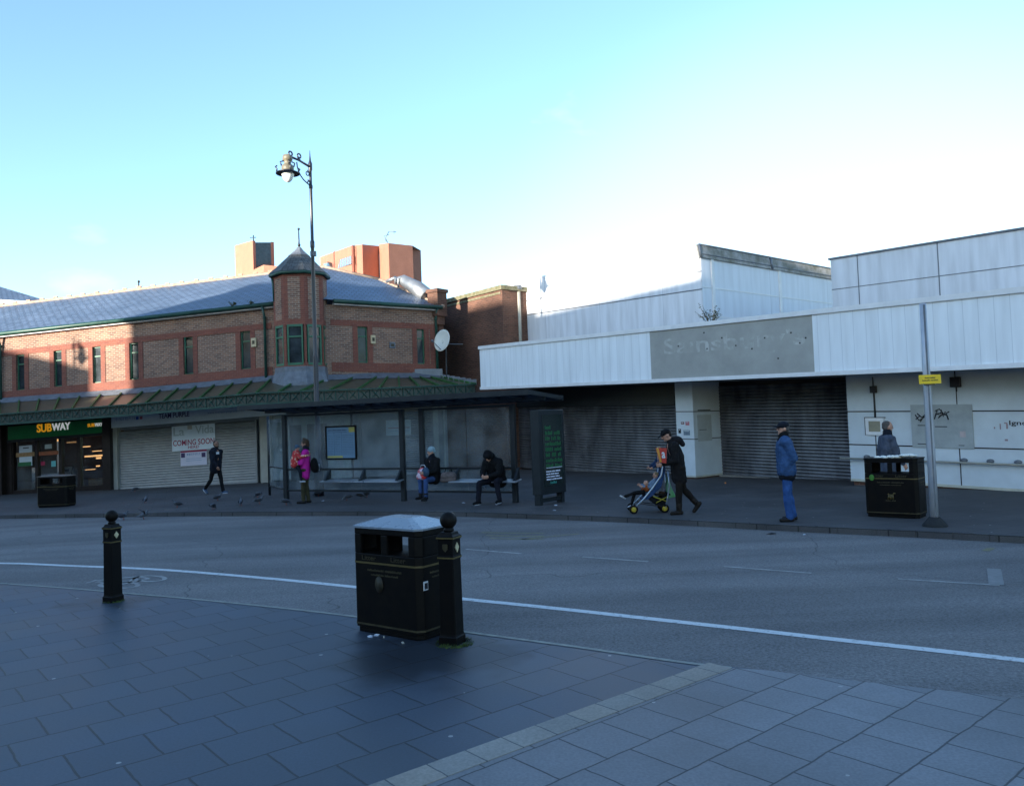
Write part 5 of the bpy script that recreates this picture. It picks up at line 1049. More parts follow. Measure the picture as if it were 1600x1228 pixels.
for a, b in ((us[0], us[1]), (us[1], us[2]), (us[2], us[3])):
    n = 3 if b-a > 2.6 else (2 if b-a > 1 else 1)
    for k in range(n):
        x0, x1 = a+.07+(b-a-.14)*k/n, a+.07+(b-a-.14)*(k+1)/n; mb = MB(); SH.box(mb, x0+.01, x1-.01, -.006, .006, .28, .79); SH.box(mb, x0+.01, x1-.01, -.006, .006, .86, 2.27); mb.build('glass_panel', m_glass, bs_)
mb = MB(); qn = (qpost-pL).normalized(); mb.hexa([pL+qn*.08+V((0, -.004, .3)), qpost-qn*.05+V((0, -.004, .3)), qpost-qn*.05+V((0, .004, .3)), pL+qn*.08+V((0, .004, .3)), pL+qn*.08+V((0, -.004, 2.25)), qpost-qn*.05+V((0, -.004, 2.25)), qpost-qn*.05+V((0, .004, 2.25)), pL+qn*.08+V((0, .004, 2.25))]); mb.build('glass_panel', m_glass, bs_)
for (xa, xb, nbr) in ((497, 618, 3), (697, 803, 3)):
    a, b = SH.u(xa, .3), SH.u(xb, .3); z = .535
    mb = MB(); mb.hexa([SH.P(a, .36, z-.04), SH.P(b, .36, z-.04), SH.P(b, .06, z+.0), SH.P(a, .06, z+.0), SH.P(a, .36, z-.01), SH.P(b, .36, z-.01), SH.P(b, .06, z+.03), SH.P(a, .06, z+.03)]); bench = mb.build('bench_seat', m_seat, bs_, bev=.005)
    for k in range(nbr):
        u_ = a+.1+(b-a-.2)*k/(nbr-1); mb = MB(); mb.add([SH.P(u_-.03, .03, z-.02), SH.P(u_-.03, .33, z-.05), SH.P(u_-.03, .03, z+.30), SH.P(u_+.03, .03, z-.02), SH.P(u_+.03, .33, z-.05), SH.P(u_+.03, .03, z+.30)], [(0, 1, 2), (5, 4, 3), (0, 3, 4, 1), (1, 4, 5, 2), (2, 5, 3, 0)]); mb.build('bracket', m_steel, bench)
# timetable
q = SH.rect(509, 665, 557, 718, .03); tt = root('timetable_case', SH.P(q[0], .03, q[2]), 'framed bus timetable with pale blue columns hanging on the shelter glass', 'timetable')
mb = MB(); SH.box(mb, q[0], q[1], .008, .05, q[2], q[2]+.04); SH.box(mb, q[0], q[1], .008, .05, q[3]-.04, q[3]); SH.box(mb, q[0], q[0]+.04, .008, .05, q[2]+.04, q[3]-.04); SH.box(mb, q[1]-.04, q[1], .008, .05, q[2]+.04, q[3]-.04); mb.build('frame', m_black, tt)
mb = MB(); SH.box(mb, q[0]+.04, q[1]-.04, .01, .03, q[2]+.04, q[3]-.04); sh_ = mb.build('sheet', M('timetable_sheet', (.13, .23, .33), .4, var=.1, scale=4), tt)
W_ = q[1]-q[0]; Hh = q[3]-q[2]
mb = MB()
for f in (.28, .52): SH.box(mb, q[0]+W_*f-.004, q[0]+W_*f+.004, .03, .033, q[2]+Hh*.12, q[3]-Hh*.2)
for f in (.80, .86): SH.box(mb, q[0]+.08, q[0]+W_*.7, .03, .033, q[2]+Hh*f, q[2]+Hh*f+.012)
mb.build('ruled_line', M('rule_blue', (.05, .09, .15), .5), sh_)
mb = MB(); SH.box(mb, q[1]-W_*.24, q[1]-.05, .03, .034, q[3]-Hh*.2, q[3]-.05); SH.box(mb, q[0]+.05, q[1]-W_*.45, .03, .034, q[2]+.05, q[2]+.10); mb.build('yellow_print', M('print_yellow', (.42, .38, .10), .5), sh_)
SH.bars('lettering', (q[0]+.08, q[0]+W_*.66, q[3]-Hh*.15, q[3]-Hh*.11), .03, M('print_dark', (.05, .08, .14), .5), sh_, 4)
for k in range(12):
    for f0, f1 in ((.08, .25), (.31, .49), (.55, .9)): SH.bars('small_print', (q[0]+W_*f0, q[0]+W_*f1, q[2]+Hh*(.16+k*.05), q[2]+Hh*(.16+k*.05)+.012), .03, M('print_pale', (.09, .15, .21), .5) if k+f0 == .08 else bpy.data.materials['print_pale'], sh_, 2, .003, k+3)
for k in range(20): pass
# advert unit
a0 = G(846, 791); fa = V((.62, .80, 0)).normalized(); a1 = a0+fa*1.0
a0 = V((a0.x, a0.y+.05, 0)); a1 = a0+V((.62, .74, 0)); AD = Frame(a0.xy, a1.xy); L_ = AD.L
ad = root('advertising_panel', AD.P(L_/2, -.1, 0), 'upright dark freestanding advert display with green text at the right end of the shelter', 'advert display')
mb = MB(); AD.box(mb, 0, L_, -.24, 0, .24, 2.16); mb.build('case', m_steel, ad, bev=.012)
for u_ in (.02, L_-.12): mb = MB(); AD.box(mb, u_, u_+.10, -.20, -.04, 0, .24); mb.build('leg', m_steel, ad)
mb = MB(); AD.box(mb, .12, L_-.12, -.17, -.07, .06, .15); mb.build('skirt', m_steel, ad)
mb = MB(); AD.box(mb, .14, L_-.08, 0, .008, .42, 2.05); scn = mb.build('screen', m_screen, ad)
tx = range(8)
for k, s_ in enumerate(tx):
    z = 1.80-k*.125; AD.bars('lettering', (.22, .22+(L_-.32)*(.35 if k == 0 else (.95, .88, .9, .93, .95, .9, .97, .95)[k]), z-.088, z), .009, m_agreen, scn, 1+k % 3, .003, k+1)
mb = MB(); AD.box(mb, .22, L_-.14, .009, .012, .83, .842); mb.build('white_rule', m_awhite, scn)
for k in range(4): z = .77-k*.06; AD.bars('lettering', (.22, .22+(L_-.38)*(.9, .8, .85, 1)[k], z-.030, z), .009, m_awhite, scn, 3, .003, k+2)
AD.bars('emblem', (.36, .60, .47, .53), .009, M('teal_letter', (.05, .3, .25), .4), scn, 1)
# ------------------------------------------------------------------ A-boards
def aboard(loc, rz, label, w_, h, m, items=()):
    o = root('pavement_sign', loc, label, 'pavement sign', None, rz); B = Matrix.Translation(loc) @ Matrix.Rotation(rz, 4, 'Z')
    f0 = B @ V((-w_/2, -.22, 0)); f1 = B @ V((w_/2, -.22, 0)); Fa = Frame(f0.xy, f1.xy)
    mb = MB()
    for sx in (-1, 1):
        for sy in (-1, 1): mb.tube([B @ V((sx*w_/2, sy*.22, 0)), B @ V((sx*w_/2, sy*.02, h))], .022, 6)
    for sy in (-1, 1):
        mb.tube([B @ V((-w_/2, sy*.02, h)), B @ V((-w_/2+.05, sy*.02, h+.05)), B @ V((w_/2-.05, sy*.02, h+.05)), B @ V((w_/2, sy*.02, h))], .022, 6)
        mb.tube([B @ V((-w_/2, sy*.20, .1)), B @ V((w_/2, sy*.20, .1))], .02, 6)
    mb.build('frame', m_black, o)
    for sy in (-1, 1):
        P = lambda x, z: B @ V((x, sy*(.22-.20*z/h)+sy*.0, z)); mb = MB(); mb.face([P(-w_/2+.02, .12), P(w_/2-.02, .12), P(w_/2-.02, h-.02), P(-w_/2+.02, h-.02)]); pn = mb.build('panel', m, o)
        for (x0, x1, z0, z1, mm) in items:
            P2 = lambda x, z: B @ V((x*w_/2, sy*(.228-.20*z)+sy*.0, z*h)); mb = MB(); mb.face([P2(x0, z0), P2(x1, z0), P2(x1, z1), P2(x0, z1)]); mb.build('printed_block', mm, pn)
    return o
q = G(105, 766); aboard((q.x, q.y, gz(q.x)), rad(-12), 'white sandwich pavement sign in front of the green signed shop behind the bin', .62, 1.0, m_poster, [(-.9, .9, .38, .62, m_sand), (-.5, .5, .78, .88, m_ink)])
q = G(413, 751.5); aboard((q.x, q.y, gz(q.x)), rad(-30), 'narrow black framed pavement sign by the cream pilaster left of the shelter', .28, .80, m_poster, [(-.9, .9, .80, .95, m_crim), (-.6, .6, .3, .5, m_ink)])
# ------------------------------------------------------------------ plants on the buildings
def sprig(name, base, n, h, spread, label, seed, m=m_grassy, leaf=.05, parent=None):
    rg = random.Random(seed); o = root(name, base, label, 'plant'); st = MB(); lf = MB()
    for i in range(n):
        a = rg.uniform(0, 6.28); tip = V((math.cos(a)*spread*rg.uniform(.2, 1), math.sin(a)*spread*.6*rg.uniform(.2, 1), h*rg.uniform(.5, 1))); mid = tip*.5+V((0, 0, h*.12))
        B0 = V(base); st.tube([B0, B0+mid, B0+tip], [.012, .008, .003], 4)
        for k in range(9):
            p = B0+(mid.lerp(tip, rg.random()) if k > 3 else mid*rg.random()+mid*.3)+V((rg.uniform(-.05, .05), rg.uniform(-.05, .05), rg.uniform(-.03, .05))); d = V((rg.uniform(-1, 1), rg.uniform(-1, 1), rg.uniform(-.3, .8))).normalized()*leaf; e = d.cross(V((rg.random(), rg.random(), 1))).normalized()*leaf*.4; lf.face([p, p+d*.5+e, p+d, p+d*.5-e])
    st.build('stem', M('twig', (.12, .10, .06), .8), o); lf.build('leaves', m, o)
p = FC.P(FC.u(1115, -1.2), -1.2, ztF-.1); sprig('roof_shrub', p, 16, .75, .6, 'straggly leafless looking shrub growing behind the white fascia by the roof step', 3, M('dry_leaf', (.10, .11, .05), .8), .05)
p = FA.P(FA.u(372), .28, zeave+.17); sprig('gutter_weed', p, 10, .14, .22, 'bigger green weed growing in the gutter left of the turret', 4)
p = FA.P(FA.u(402), .28, zeave+.17); sprig('gutter_weed', p, 7, .10, .15, 'smaller green weed in the gutter close to the turret', 5)
# ------------------------------------------------------------------ people
def remesh(name, parts, m, parent, vox=.012, smooth=4, disp=0.0, mat_local=True):
    vs, fs = [], []
    def ringcap(p0, p1, r0, r1, n=14):
        p0, p1 = V(p0), V(p1); d = p1-p0; L = d.length; d = d.normalized() if L > 1e-6 else V((0, 0, 1))
        up = V((0, 0, 1)) if abs(d.z) < .9 else V((1, 0, 0)); a = d.cross(up).normalized(); b = a.cross(d).normalized(); i0 = len(vs); rows = []
        for k in range(5): th = -math.pi/2+math.pi/2*k/4; rows.append((p0+d*(r0*math.sin(th)), r0*math.cos(th)))
        for k in range(5): th = math.pi/2*k/4; rows.append((p1+d*(r1*math.sin(th)), r1*math.cos(th)))
        for c, r in rows:
            for k in range(n): t = 2*math.pi*k/n; vs.append(c+a*(math.cos(t)*max(r, .0005))+b*(math.sin(t)*max(r, .0005)))
        for i in range(len(rows)-1):
            for k in range(n): fs.append((i0+i*n+k, i0+i*n+(k+1) % n, i0+(i+1)*n+(k+1) % n, i0+(i+1)*n+k))
        fs.append(tuple(i0+k for k in range(n-1, -1, -1))); fs.append(tuple(i0+(len(rows)-1)*n+k for k in range(n)))
    for q in parts:
        if q[0] == 'c': ringcap(*q[1:5])
        elif q[0] == 'e':
            mb = MB(); mb.ball(q[1], q[2], 18, 12, q[3] if len(q) > 3 else None); i0 = len(vs); vs.extend(mb.v); fs.extend([tuple(i0+k for k in f) for f in mb.f])
        elif q[0] == 'm': i0 = len(vs); vs.extend(q[1].v); fs.extend([tuple(i0+k for k in f) for f in q[1].f])
    me = bpy.data.meshes.new(name); me.from_pydata([tuple(v) for v in vs], [], fs); t = bpy.data.objects.new('tmp', me); C.objects.link(t)
    md = t.modifiers.new('r', 'REMESH'); md.mode = 'VOXEL'; md.voxel_size = vox
    if smooth: ms = t.modifiers.new('s', 'SMOOTH'); ms.factor = .5; ms.iterations = smooth
    if disp:
        tex = bpy.data.textures.get('folds') or bpy.data.textures.new('folds', 'CLOUDS'); tex.noise_scale = .13; tex.noise_depth = 4
        dm = t.modifiers.new('d', 'DISPLACE'); dm.texture = tex; dm.strength = disp*2.6; dm.mid_level = .5; dm.texture_coords = 'LOCAL'
    bpy.context.view_layer.update(); out = bpy.data.meshes.new_from_object(t.evaluated_get(bpy.context.evaluated_depsgraph_get())); bpy.data.objects.remove(t); bpy.data.meshes.remove(me)
    for pl in out.polygons: pl.use_smooth = True
    out.materials.clear(); out.materials.append(m); out.name = name
    o = bpy.data.objects.new(name, out); C.objects.link(o)
    if parent: o.parent = parent
    return o
def cloth(name, col, rough=.85, var=.3, scale=8): return M(name, col, rough, var=var, scale=scale, bump=.5, bscale=28, spec=.2)
def UPV(f): return V((-f.z, 0, f.x)).normalized() if abs(f.x)+abs(f.z) > .05 else V((0, 0, 1))
def person(loc, rz, label, h=1.72, lean=0, hp=0, yaw=0, legs=((0, 0), (0, 0)), arms=((5, 10, 0), (5, 10, 0)), skin=None, group=None, foot=(0, 0), splay=.0, name='person', hz=None, armin=.0, zoff=0.0, girth=1.0, hunch=0):
    """faces +x; legs = (thigh forward deg, knee bend deg) for +y (left) and -y (right) side; arms = (forward deg, elbow bend deg, out deg)"""
    s = h/1.74; o = root(name, loc, label, 'person', group, rz); J = {}
    def dirv(a, y=0): return V((math.sin(rad(a)), y, -math.cos(rad(a))))
    low = 0; hip_z = .90
    ends = []
    for i, (a, b) in enumerate(legs):
        k = -math.cos(rad(a))*.43; an = k-math.cos(rad(a-b))*.41; ends.append(an)
    hip_z = hz/s if hz else -min(ends)+.085
    P = V((0, 0, hip_z)); J['P'] = P
    up = V((math.sin(rad(lean)), 0, math.cos(rad(lean)))); up2 = V((math.sin(rad(lean+hunch)), 0, math.cos(rad(lean+hunch))))
    Mid = P+up*.26; Ch = Mid+up2*.20; J['Mid'] = Mid; J['Ch'] = Ch; N = Ch+up2*.09; J['N'] = N
    hd = V((math.sin(rad(lean*.5+hunch*.6+hp)), 0, math.cos(rad(lean*.5+hunch*.6+hp)))); Hc = N+hd*.175; J['H'] = Hc
    Rh = Matrix.Rotation(rad(yaw), 3, 'Z') @ Matrix.Rotation(rad(hp+lean*.3), 3, 'Y'); J['Rh'] = Rh
    for i, sy in enumerate((1, -1)):
        hipj = P+V((0, sy*.095, 0)); a, b = legs[i]; kn = hipj+dirv(a, sy*splay)*.43; an = kn+dirv(a-b, sy*splay*.3)*.41; J['hip%d' % i], J['kn%d' % i], J['an%d' % i] = hipj, kn, an
        fa_ = rad(foot[i]); ft = V((math.cos(fa_), sy*.12, -math.sin(fa_))).normalized(); J['ft%d' % i] = ft
        sh = Ch+V((0, sy*.185, 0))+up2*.01; a, b, out_ = arms[i]; el = sh+(dirv(a)+V((0, sy*math.tan(rad(out_)), 0))).normalized()*.29
        inn = armin if not isinstance(armin, (tuple, list)) else armin[i]
        fd = (dirv(a+b)+V((0, -sy*inn, 0))).normalized(); wr = el+fd*.25; J['sh%d' % i], J['el%d' % i], J['wr%d' % i], J['fd%d' % i] = sh, el, wr, fd
    J['s'] = s; J['girth'] = girth; J['zoff'] = zoff
    for k, v in J.items():
        if isinstance(v, V) and not k.startswith(('fd', 'ft')): J[k] = v*s+V((0, 0, zoff))
    H0 = J['H']; b_ = []
    # head and face
    b_ += [('e', H0+Rh @ V((-.005, 0, .015))*s, (.096*s, .076*s, .105*s), Rh), ('e', H0+Rh @ V((.030, 0, -.055))*s, (.058*s, .055*s, .062*s), Rh), ('c', H0+Rh @ V((.088, 0, .012))*s, H0+Rh @ V((.108, 0, -.022))*s, .010*s, .016*s),
           ('e', H0+Rh @ V((.083, 0, -.062))*s, (.012*s, .024*s, .009*s), Rh), ('e', H0+Rh @ V((.078, 0, -.092))*s, (.018*s, .022*s, .014*s), Rh), ('e', H0+Rh @ V((.080, 0, .034))*s, (.016*s, .046*s, .010*s), Rh)]
    for sy in (1, -1): b_ += [('e', H0+Rh @ V((-.005, sy*.078, -.012))*s, (.020*s, .009*s, .032*s), Rh)]
    b_ += [('c', J['N'], H0+Rh @ V((-.02, 0, -.05))*s, .058*s, .052*s)]
    b_ += [('c', J['P']+V((0, .06*s, .0)), J['Mid']+V((0, .045*s, 0)), .10*s, .095*s), ('c', J['P']+V((0, -.06*s, .0)), J['Mid']+V((0, -.045*s, 0)), .10*s, .095*s), ('c', J['Mid'], J['Ch'], .12*s, .12*s), ('c', J['sh0']*.85+J['sh1']*.15, J['sh1']*.85+J['sh0']*.15, .07*s, .07*s)]
    for i, sy in enumerate((1, -1)):
        b_ += [('c', J['sh%d' % i], J['el%d' % i], .048*s, .038*s), ('c', J['el%d' % i], J['wr%d' % i], .038*s, .026*s)]
        b_ += [('c', J['hip%d' % i], J['kn%d' % i], .078*s, .052*s), ('c', J['kn%d' % i], J['an%d' % i], .050*s, .036*s), ('c', J['an%d' % i]-UPV(J['ft%d' % i])*.03*s, J['an%d' % i]-UPV(J['ft%d' % i])*.045*s+J['ft%d' % i]*.13*s, .032*s, .024*s)]
        # hand: palm, four curled fingers, thumb
        d = J['fd%d' % i]; w0 = J['wr%d' % i]; side = V((0, 1, 0)); nrm = d.cross(side).normalized(); side = nrm.cross(d).normalized()
        inw = V((0, -sy, 0)); inw = (inw-d*inw.dot(d)).normalized(); acr = d.cross(inw).normalized()
        b_ += [('c', w0, w0+d*.045*s, .024*s, .027*s), ('c', w0+d*.05*s+acr*.022*s, w0+d*.085*s+acr*.024*s, .018*s, .014*s), ('c', w0+d*.05*s-acr*.022*s, w0+d*.085*s-acr*.022*s, .018*s, .014*s), ('c', w0+d*.05*s, w0+d*.088*s, .018*s, .014*s)]
        for k, ll in enumerate((.066, .076, .072, .056)):
            o_ = (k-1.5)*.0205*s; f0 = w0+d*.09*s+acr*o_; f1 = f0+(d*.9+inw*.35)*ll*.5*s+acr*o_*.12; f2 = f1+(d*.55+inw*.8)*ll*.5*s
            b_ += [('c', f0, f1, .0095*s, .009*s), ('c', f1, f2, .009*s, .0078*s)]
        th = w0+d*.03*s+acr*(.024*s); b_ += [('c', th, th+(d*.6+acr*.55+inw*.3)*.045*s, .012*s, .0105*s), ('c', th+(d*.6+acr*.55+inw*.3)*.045*s, th+(d*.6+acr*.55+inw*.3)*.045*s+(d*.9+inw*.3)*.03*s, .0105*s, .009*s)]
    J['body'] = remesh('body', b_, skin or m_skin, o, .0085*max(s, .7), 2)
    for sy in (1, -1):
        mb = MB(); mb.ball(H0+Rh @ V((.080, sy*.032, .012))*s, .011*s, 8, 6); eo = mb.build('eye', M('eye_dark', (.03, .02, .02), .2), o, world=False)
    J['o'] = o
    return o, J
def jacket(J, m, o, r=1.0, hem=0.0, hood=False, collar=True, name='jacket', puff=1.0, disp=.014):
    s = J['s']; g_ = J['girth']*r; P, Md, Ch = J['P'], J['Mid'], J['Ch']; q = []
    for sy in (.06, -.06):
        q += [('c', P+V((0, sy*s*g_, -hem*s)), Md+V((0, sy*s*g_, 0)), .125*s*g_, .125*s*g_), ('c', Md+V((0, sy*s*g_, 0)), Ch+V((0, sy*s*.9, -.01*s)), .125*s*g_, .115*s*g_)]
    q += [('c', J['sh0']*.8+J['sh1']*.2, J['sh1']*.8+J['sh0']*.2, .085*s*g_, .085*s*g_)]
    for i in (0, 1): q += [('c', J['sh%d' % i], J['el%d' % i], .073*s*puff, .062*s*puff), ('c', J['el%d' % i], J['wr%d' % i]-J['fd%d' % i]*.01*s, .060*s*puff, .043*s*puff)]
    if collar: q += [('c', J['N']-(J['H']-J['N'])*.25, J['N']+(J['H']-J['N'])*.15, .092*s, .078*s)]
    if hood: q += [('e', J['N']+V((-.09*s, 0, -.01*s)), (.11*s, .125*s, .085*s))]
    return remesh(name, q, m, o, .013*max(s, .6), 3, disp)
def trousers(J, m, o, r=1.0, name='trousers', cuff=1.0, disp=.012):
    s = J['s']; q = [('c', J['hip0'], J['hip1'], .105*s*r, .105*s*r), ('c', J['P'], J['P']*.6+J['Mid']*.4, .115*s*r, .11*s*r)]
    for i in (0, 1): q += [('c', J['hip%d' % i], J['kn%d' % i], .094*s*r, .070*s*r), ('c', J['kn%d' % i], J['an%d' % i]+V((0, 0, .005*s)), .068*s*r, .058*s*r*cuff)]
    return remesh(name, q, m, o, .012*max(s, .6), 2, disp)
def shoes(J, m, o, h=0, sole=None, name='shoe', r=1.0):
    s = J['s']
    for i in (0, 1):
        a = J['an%d' % i]; f = J['ft%d' % i]; upv = UPV(f)
        h0 = a-upv*.045*s-f*.045*s; t0 = a-upv*.052*s+f*.155*s; q = [('c', h0, h0+f*.07*s, .040*s*r, .044*s*r), ('c', h0+f*.07*s, t0, .044*s*r, .036*s*r), ('c', a+V((0, 0, 0)), a-upv*.03*s, .046*s*r, .046*s*r)]
        if h: q.append(('c', a+(J['kn%d' % i]-a)*h, a, .060*s*r, .050*s*r))
        so_ = remesh(name, q, m, o, .011*max(s, .5), 2)
        if sole: mb = MB(); n_ = []; mb.tube([h0-upv*.028*s-f*.02*s, h0-upv*.030*s+f*.08*s, t0-upv*.024*s+f*.01*s], [.034*s, .042*s, .034*s], 8); mb.v = [v for v in mb.v]; mb.build('sole', sole, so_, world=False)
def head_thing(J, m, o, kind, name):
    s = J['s']; H = J['H']; R = J['Rh']; q = []
    L = lambda x, y, z: H+R @ V((x, y, z))*s
    if kind == 'short': q = [('e', L(-.030, 0, .044), (.090*s, .080*s, .082*s), R), ('e', L(-.055, 0, -.01), (.056*s, .072*s, .066*s), R)]
    if kind == 'cap': q = [('e', L(-.010, 0, .050), (.108*s, .088*s, .078*s), R), ('m', (lambda b: (b.hexa([L(.06, -.07, .042), L(.06, .07, .042), L(.175, .045, .020), L(.175, -.045, .020), L(.06, -.07, .058), L(.06, .07, .058), L(.175, .045, .034), L(.175, -.045, .034)]), b)[1])(MB()))]
    if kind == 'hood': q = [('e', L(-.02, 0, .02), (.118*s, .108*s, .130*s), R), ('e', L(-.06, 0, -.10), (.10*s, .11*s, .09*s), R), ('e', L(.035, 0, .075), (.08*s, .09*s, .06*s), R)]
    if kind == 'woolly': q = [('e', L(-.012, 0, .045), (.108*s, .094*s, .098*s), R), ('e', L(-.04, 0, .0), (.085*s, .09*s, .05*s), R)]
    if kind == 'bun': q = [('e', L(-.020, 0, .035), (.103*s, .088*s, .098*s), R), ('e', L(-.06, 0, -.04), (.06*s, .076*s, .08*s), R), ('e', L(.01, 0, .125), (.05*s, .05*s, .04*s), R)]
    if kind == 'beard': q = [('e', L(.040, 0, -.078), (.056*s, .060*s, .045*s), R), ('c', L(.0, .066, -.03), L(.04, .05, -.08), .018*s, .02*s), ('c', L(.0, -.066, -.03), L(.04, -.05, -.08), .018*s, .02*s)]
    if kind == 'scarf': q = [('c', J['N']-V((0, .02*s, .01*s)), J['N']+(H-J['N'])*.35, .100*s, .090*s), ('c', J['N']+V((.08*s, .03*s, -.02*s)), J['Ch']+V((.12*s, .03*s, -.12*s)), .04*s, .03*s)]
    if kind == 'furhood': q = [('e', J['N']+V((-.11*s, 0, .03*s)), (.12*s, .13*s, .09*s)), ('c', J['N']+V((-.19*s, -.05*s, .05*s)), J['N']+V((-.22*s, .05*s, -.05*s)), .05*s, .055*s)]
    return remesh(name, q, m, o, .010*max(s, .6), 2, .006 if kind != 'cap' else 0)
PI = math.pi
c_black = cloth('black_cloth', (.006, .0065, .008)); c_navy = cloth('dark_navy_cloth', (.009, .012, .02)); c_char = cloth('charcoal_cloth', (.011, .010, .011)); c_blackshoe = cloth('dark_shoe', (.014, .013, .014), .5)
hair_dark = cloth('dark_hair', (.018, .012, .009), .6); hair_grey = cloth('grey_hair', (.11, .095, .085), .7); sole_w = M('pale_sole', (.42, .46, .52), .6)
# man walking past the pale shutter
q = G(338, 771.5); o1, J = person((q.x, q.y, q.z), rad(-28), 'bearded man in black puffer coat walking right past the pale shutter', 1.70, lean=3, hp=4, yaw=-14, legs=((17, 5), (-16, 26)), arms=((-14, 12, 8), (20, 18, 10)), skin=m_skin2, foot=(-8, 38), armin=.1)
jacket(J, c_navy, o1, 1.08, .10, hood=True, puff=1.15, disp=.022); trousers(J, c_black, o1, .92); shoes(J, cloth('blue_trainer', (.05, .09, .16), .5), o1, sole=sole_w); head_thing(J, hair_dark, o1, 'short', 'hair'); head_thing(J, hair_dark, o1, 'beard', 'beard')
mb = MB(); s_ = J['s']; cc = J['Ch']+V((.135, -.05, -.02)); mb.box(cc.x-.01, cc.x+.012, cc.y-.05, cc.y+.05, cc.z-.035, cc.z+.035); mb.build('chest_patch', m_white, o1, world=False)
pw = o1.location+Matrix.Rotation(o1.rotation_euler.z, 3, 'Z') @ (J['wr1']+J['fd1']*.10); pw2 = o1.location+Matrix.Rotation(o1.rotation_euler.z, 3, 'Z') @ (J['wr0']+J['fd0']*.10)
tg_ = pw if pw.x < pw2.x else pw2
mb = MB(); mb.box(-.07, .07, -.012, .012, -.04, .04, Matrix.Translation(tg_+V((0, -.02, -.05))) @ Matrix.Rotation(rad(-25), 4, 'Y')); po_ = mb.build('folded_paper', M('folded_paper', (.6, .68, .78), .7), None); tag(po_, 'small folded white paper in the hand of the man passing the shutter', 'paper')
# woman in pink coat with toddler
q = G(478, 786); o2, J = person((q.x, q.y, q.z), rad(184), 'woman in bright magenta coat and olive trousers holding a toddler at the left shelter post', 1.64, lean=-4, hp=8, legs=((6, 6), (-1, 6)), arms=((20, 84, 2), (12, 80, 2)), armin=.5)
c_pink = cloth('magenta_cloth', (.55, .02, .30), .7, .15); jacket(J, c_pink, o2, 1.0, .17, puff=1.1); trousers(J, cloth('olive_cloth', (.055, .05, .025)), o2, .95); shoes(J, c_blackshoe, o2); head_thing(J, cloth('brown_hair', (.06, .035, .018), .6), o2, 'bun', 'hair'); head_thing(J, c_navy, o2, 'scarf', 'scarf')
W2 = lambda v: o2.location+Matrix.Rotation(o2.rotation_euler.z, 3, 'Z') @ v
bp = root('backpack', W2(V((-.24, 0, .78))), 'black backpack with pale patch on the back of the woman in magenta', 'backpack'); bp.rotation_euler.z = o2.rotation_euler.z
remesh('bag', [('e', (0, 0, .20), (.10, .15, .20)), ('e', (-.05, 0, .12), (.07, .12, .12))], c_black, bp, .012, 2, .01); mb = MB(); mb.box(-.12, -.105, -.10, -.05, .05, .22); mb.build('pale_patch', sole_w, bp, world=False)
kl = W2(V((.24, .10, .86))); c_redp = M('red_floral', (.45, .03, .03), .8, col2=(.70, .55, .40), scale=14, bump=.3); 
vn = c_redp.node_tree.nodes['Map Range']; vn.inputs['From Min'].default_value = .40; vn.inputs['From Max'].default_value = .44
o3, J3 = person((kl.x, kl.y, 0), rad(10), 'toddler in red flowered coat and dark leggings held against the magenta coat', 1.0, lean=10, hp=6, yaw=25, legs=((50, 50), (36, 30)), arms=((60, 40, 20), (50, 50, 25)), splay=.3, zoff=.70, hz=.34, girth=1.25)
jacket(J3, c_redp, o3, 1.15, .03, puff=1.35); trousers(J3, c_navy, o3, 1.0); shoes(J3, sole_w, o3); head_thing(J3, cloth('blue_wool', (.05, .10, .16)), o3, 'woolly', 'hat')
# seated pensioner
q = SH.P(SH.u(672, .22), .22, 0); ds = math.atan2(SH.n.y, SH.n.x)
o4, J = person((q.x, q.y, 0), ds-rad(8), 'older woman with pale blue woolly hat sitting at the left of the right-hand bench', 1.58, lean=2, hp=8, yaw=-26, legs=((84, 84), (84, 84)), arms=((22, 62, 4), (22, 62, 4)), hz=.60, armin=.45, girth=1.1)
jacket(J, c_black, o4, 1.12, .02, puff=1.15); trousers(J, cloth('mid_blue_denim', (.04, .08, .20)), o4, .92); shoes(J, c_blackshoe, o4, h=.15); head_thing(J, cloth('pale_blue_wool', (.28, .40, .45), .9, .2), o4, 'woolly', 'hat'); head_thing(J, c_navy, o4, 'scarf', 'scarf')
W4 = lambda v: o4.location+Matrix.Rotation(o4.rotation_euler.z, 3, 'Z') @ v
bg1 = root('patterned_bag', W4(V((.30, -.02, .64))), 'red white and navy patterned bag on the lap of the older woman', 'bag'); bg1.rotation_euler.z = o4.rotation_euler.z
mpat = M('bag_pattern', (.62, .50, .58), .6, col2=(.50, .02, .02), scale=6); mpat.node_tree.nodes['Map Range'].inputs['From Min'].default_value = .48; mpat.node_tree.nodes['Map Range'].inputs['From Max'].default_value = .53; remesh('bag', [('e', (0, -.05, .10), (.10, .16, .14)), ('e', (.03, -.08, .02), (.10, .15, .10))], mpat, bg1, .012, 2, .02)
remesh('flap', [('e', (.03, .07, .13), (.09, .10, .12))], cloth('slate_blue', (.05, .09, .15)), bg1, .012, 2, .01); mb = MB(); mb.tube([(.02, -.12, .20), (.04, -.06, .30), (.04, .04, .30), (.02, .10, .2)], .014, 6); mb.build('handle', sole_w, bg1, world=False)
hb = SH.P(SH.u(696, .3), .30, .56); bg2 = root('handbag', hb, 'taupe handbag on the bench beside the older woman', 'bag'); remesh('bag', [('c', (-.10, 0, .10), (.10, 0, .10), .09, .09), ('c', (-.14, 0, .0), (.12, 0, .02), .07, .07)], cloth('taupe', (.16, .13, .125)), bg2, .012, 2, .012); mb = MB(); mb.tube([(-.1, 0, .15), (-.06, 0, .28), (.06, 0, .28), (.1, 0, .15)], .012, 6); mb.build('handle', c_black, bg2, world=False)
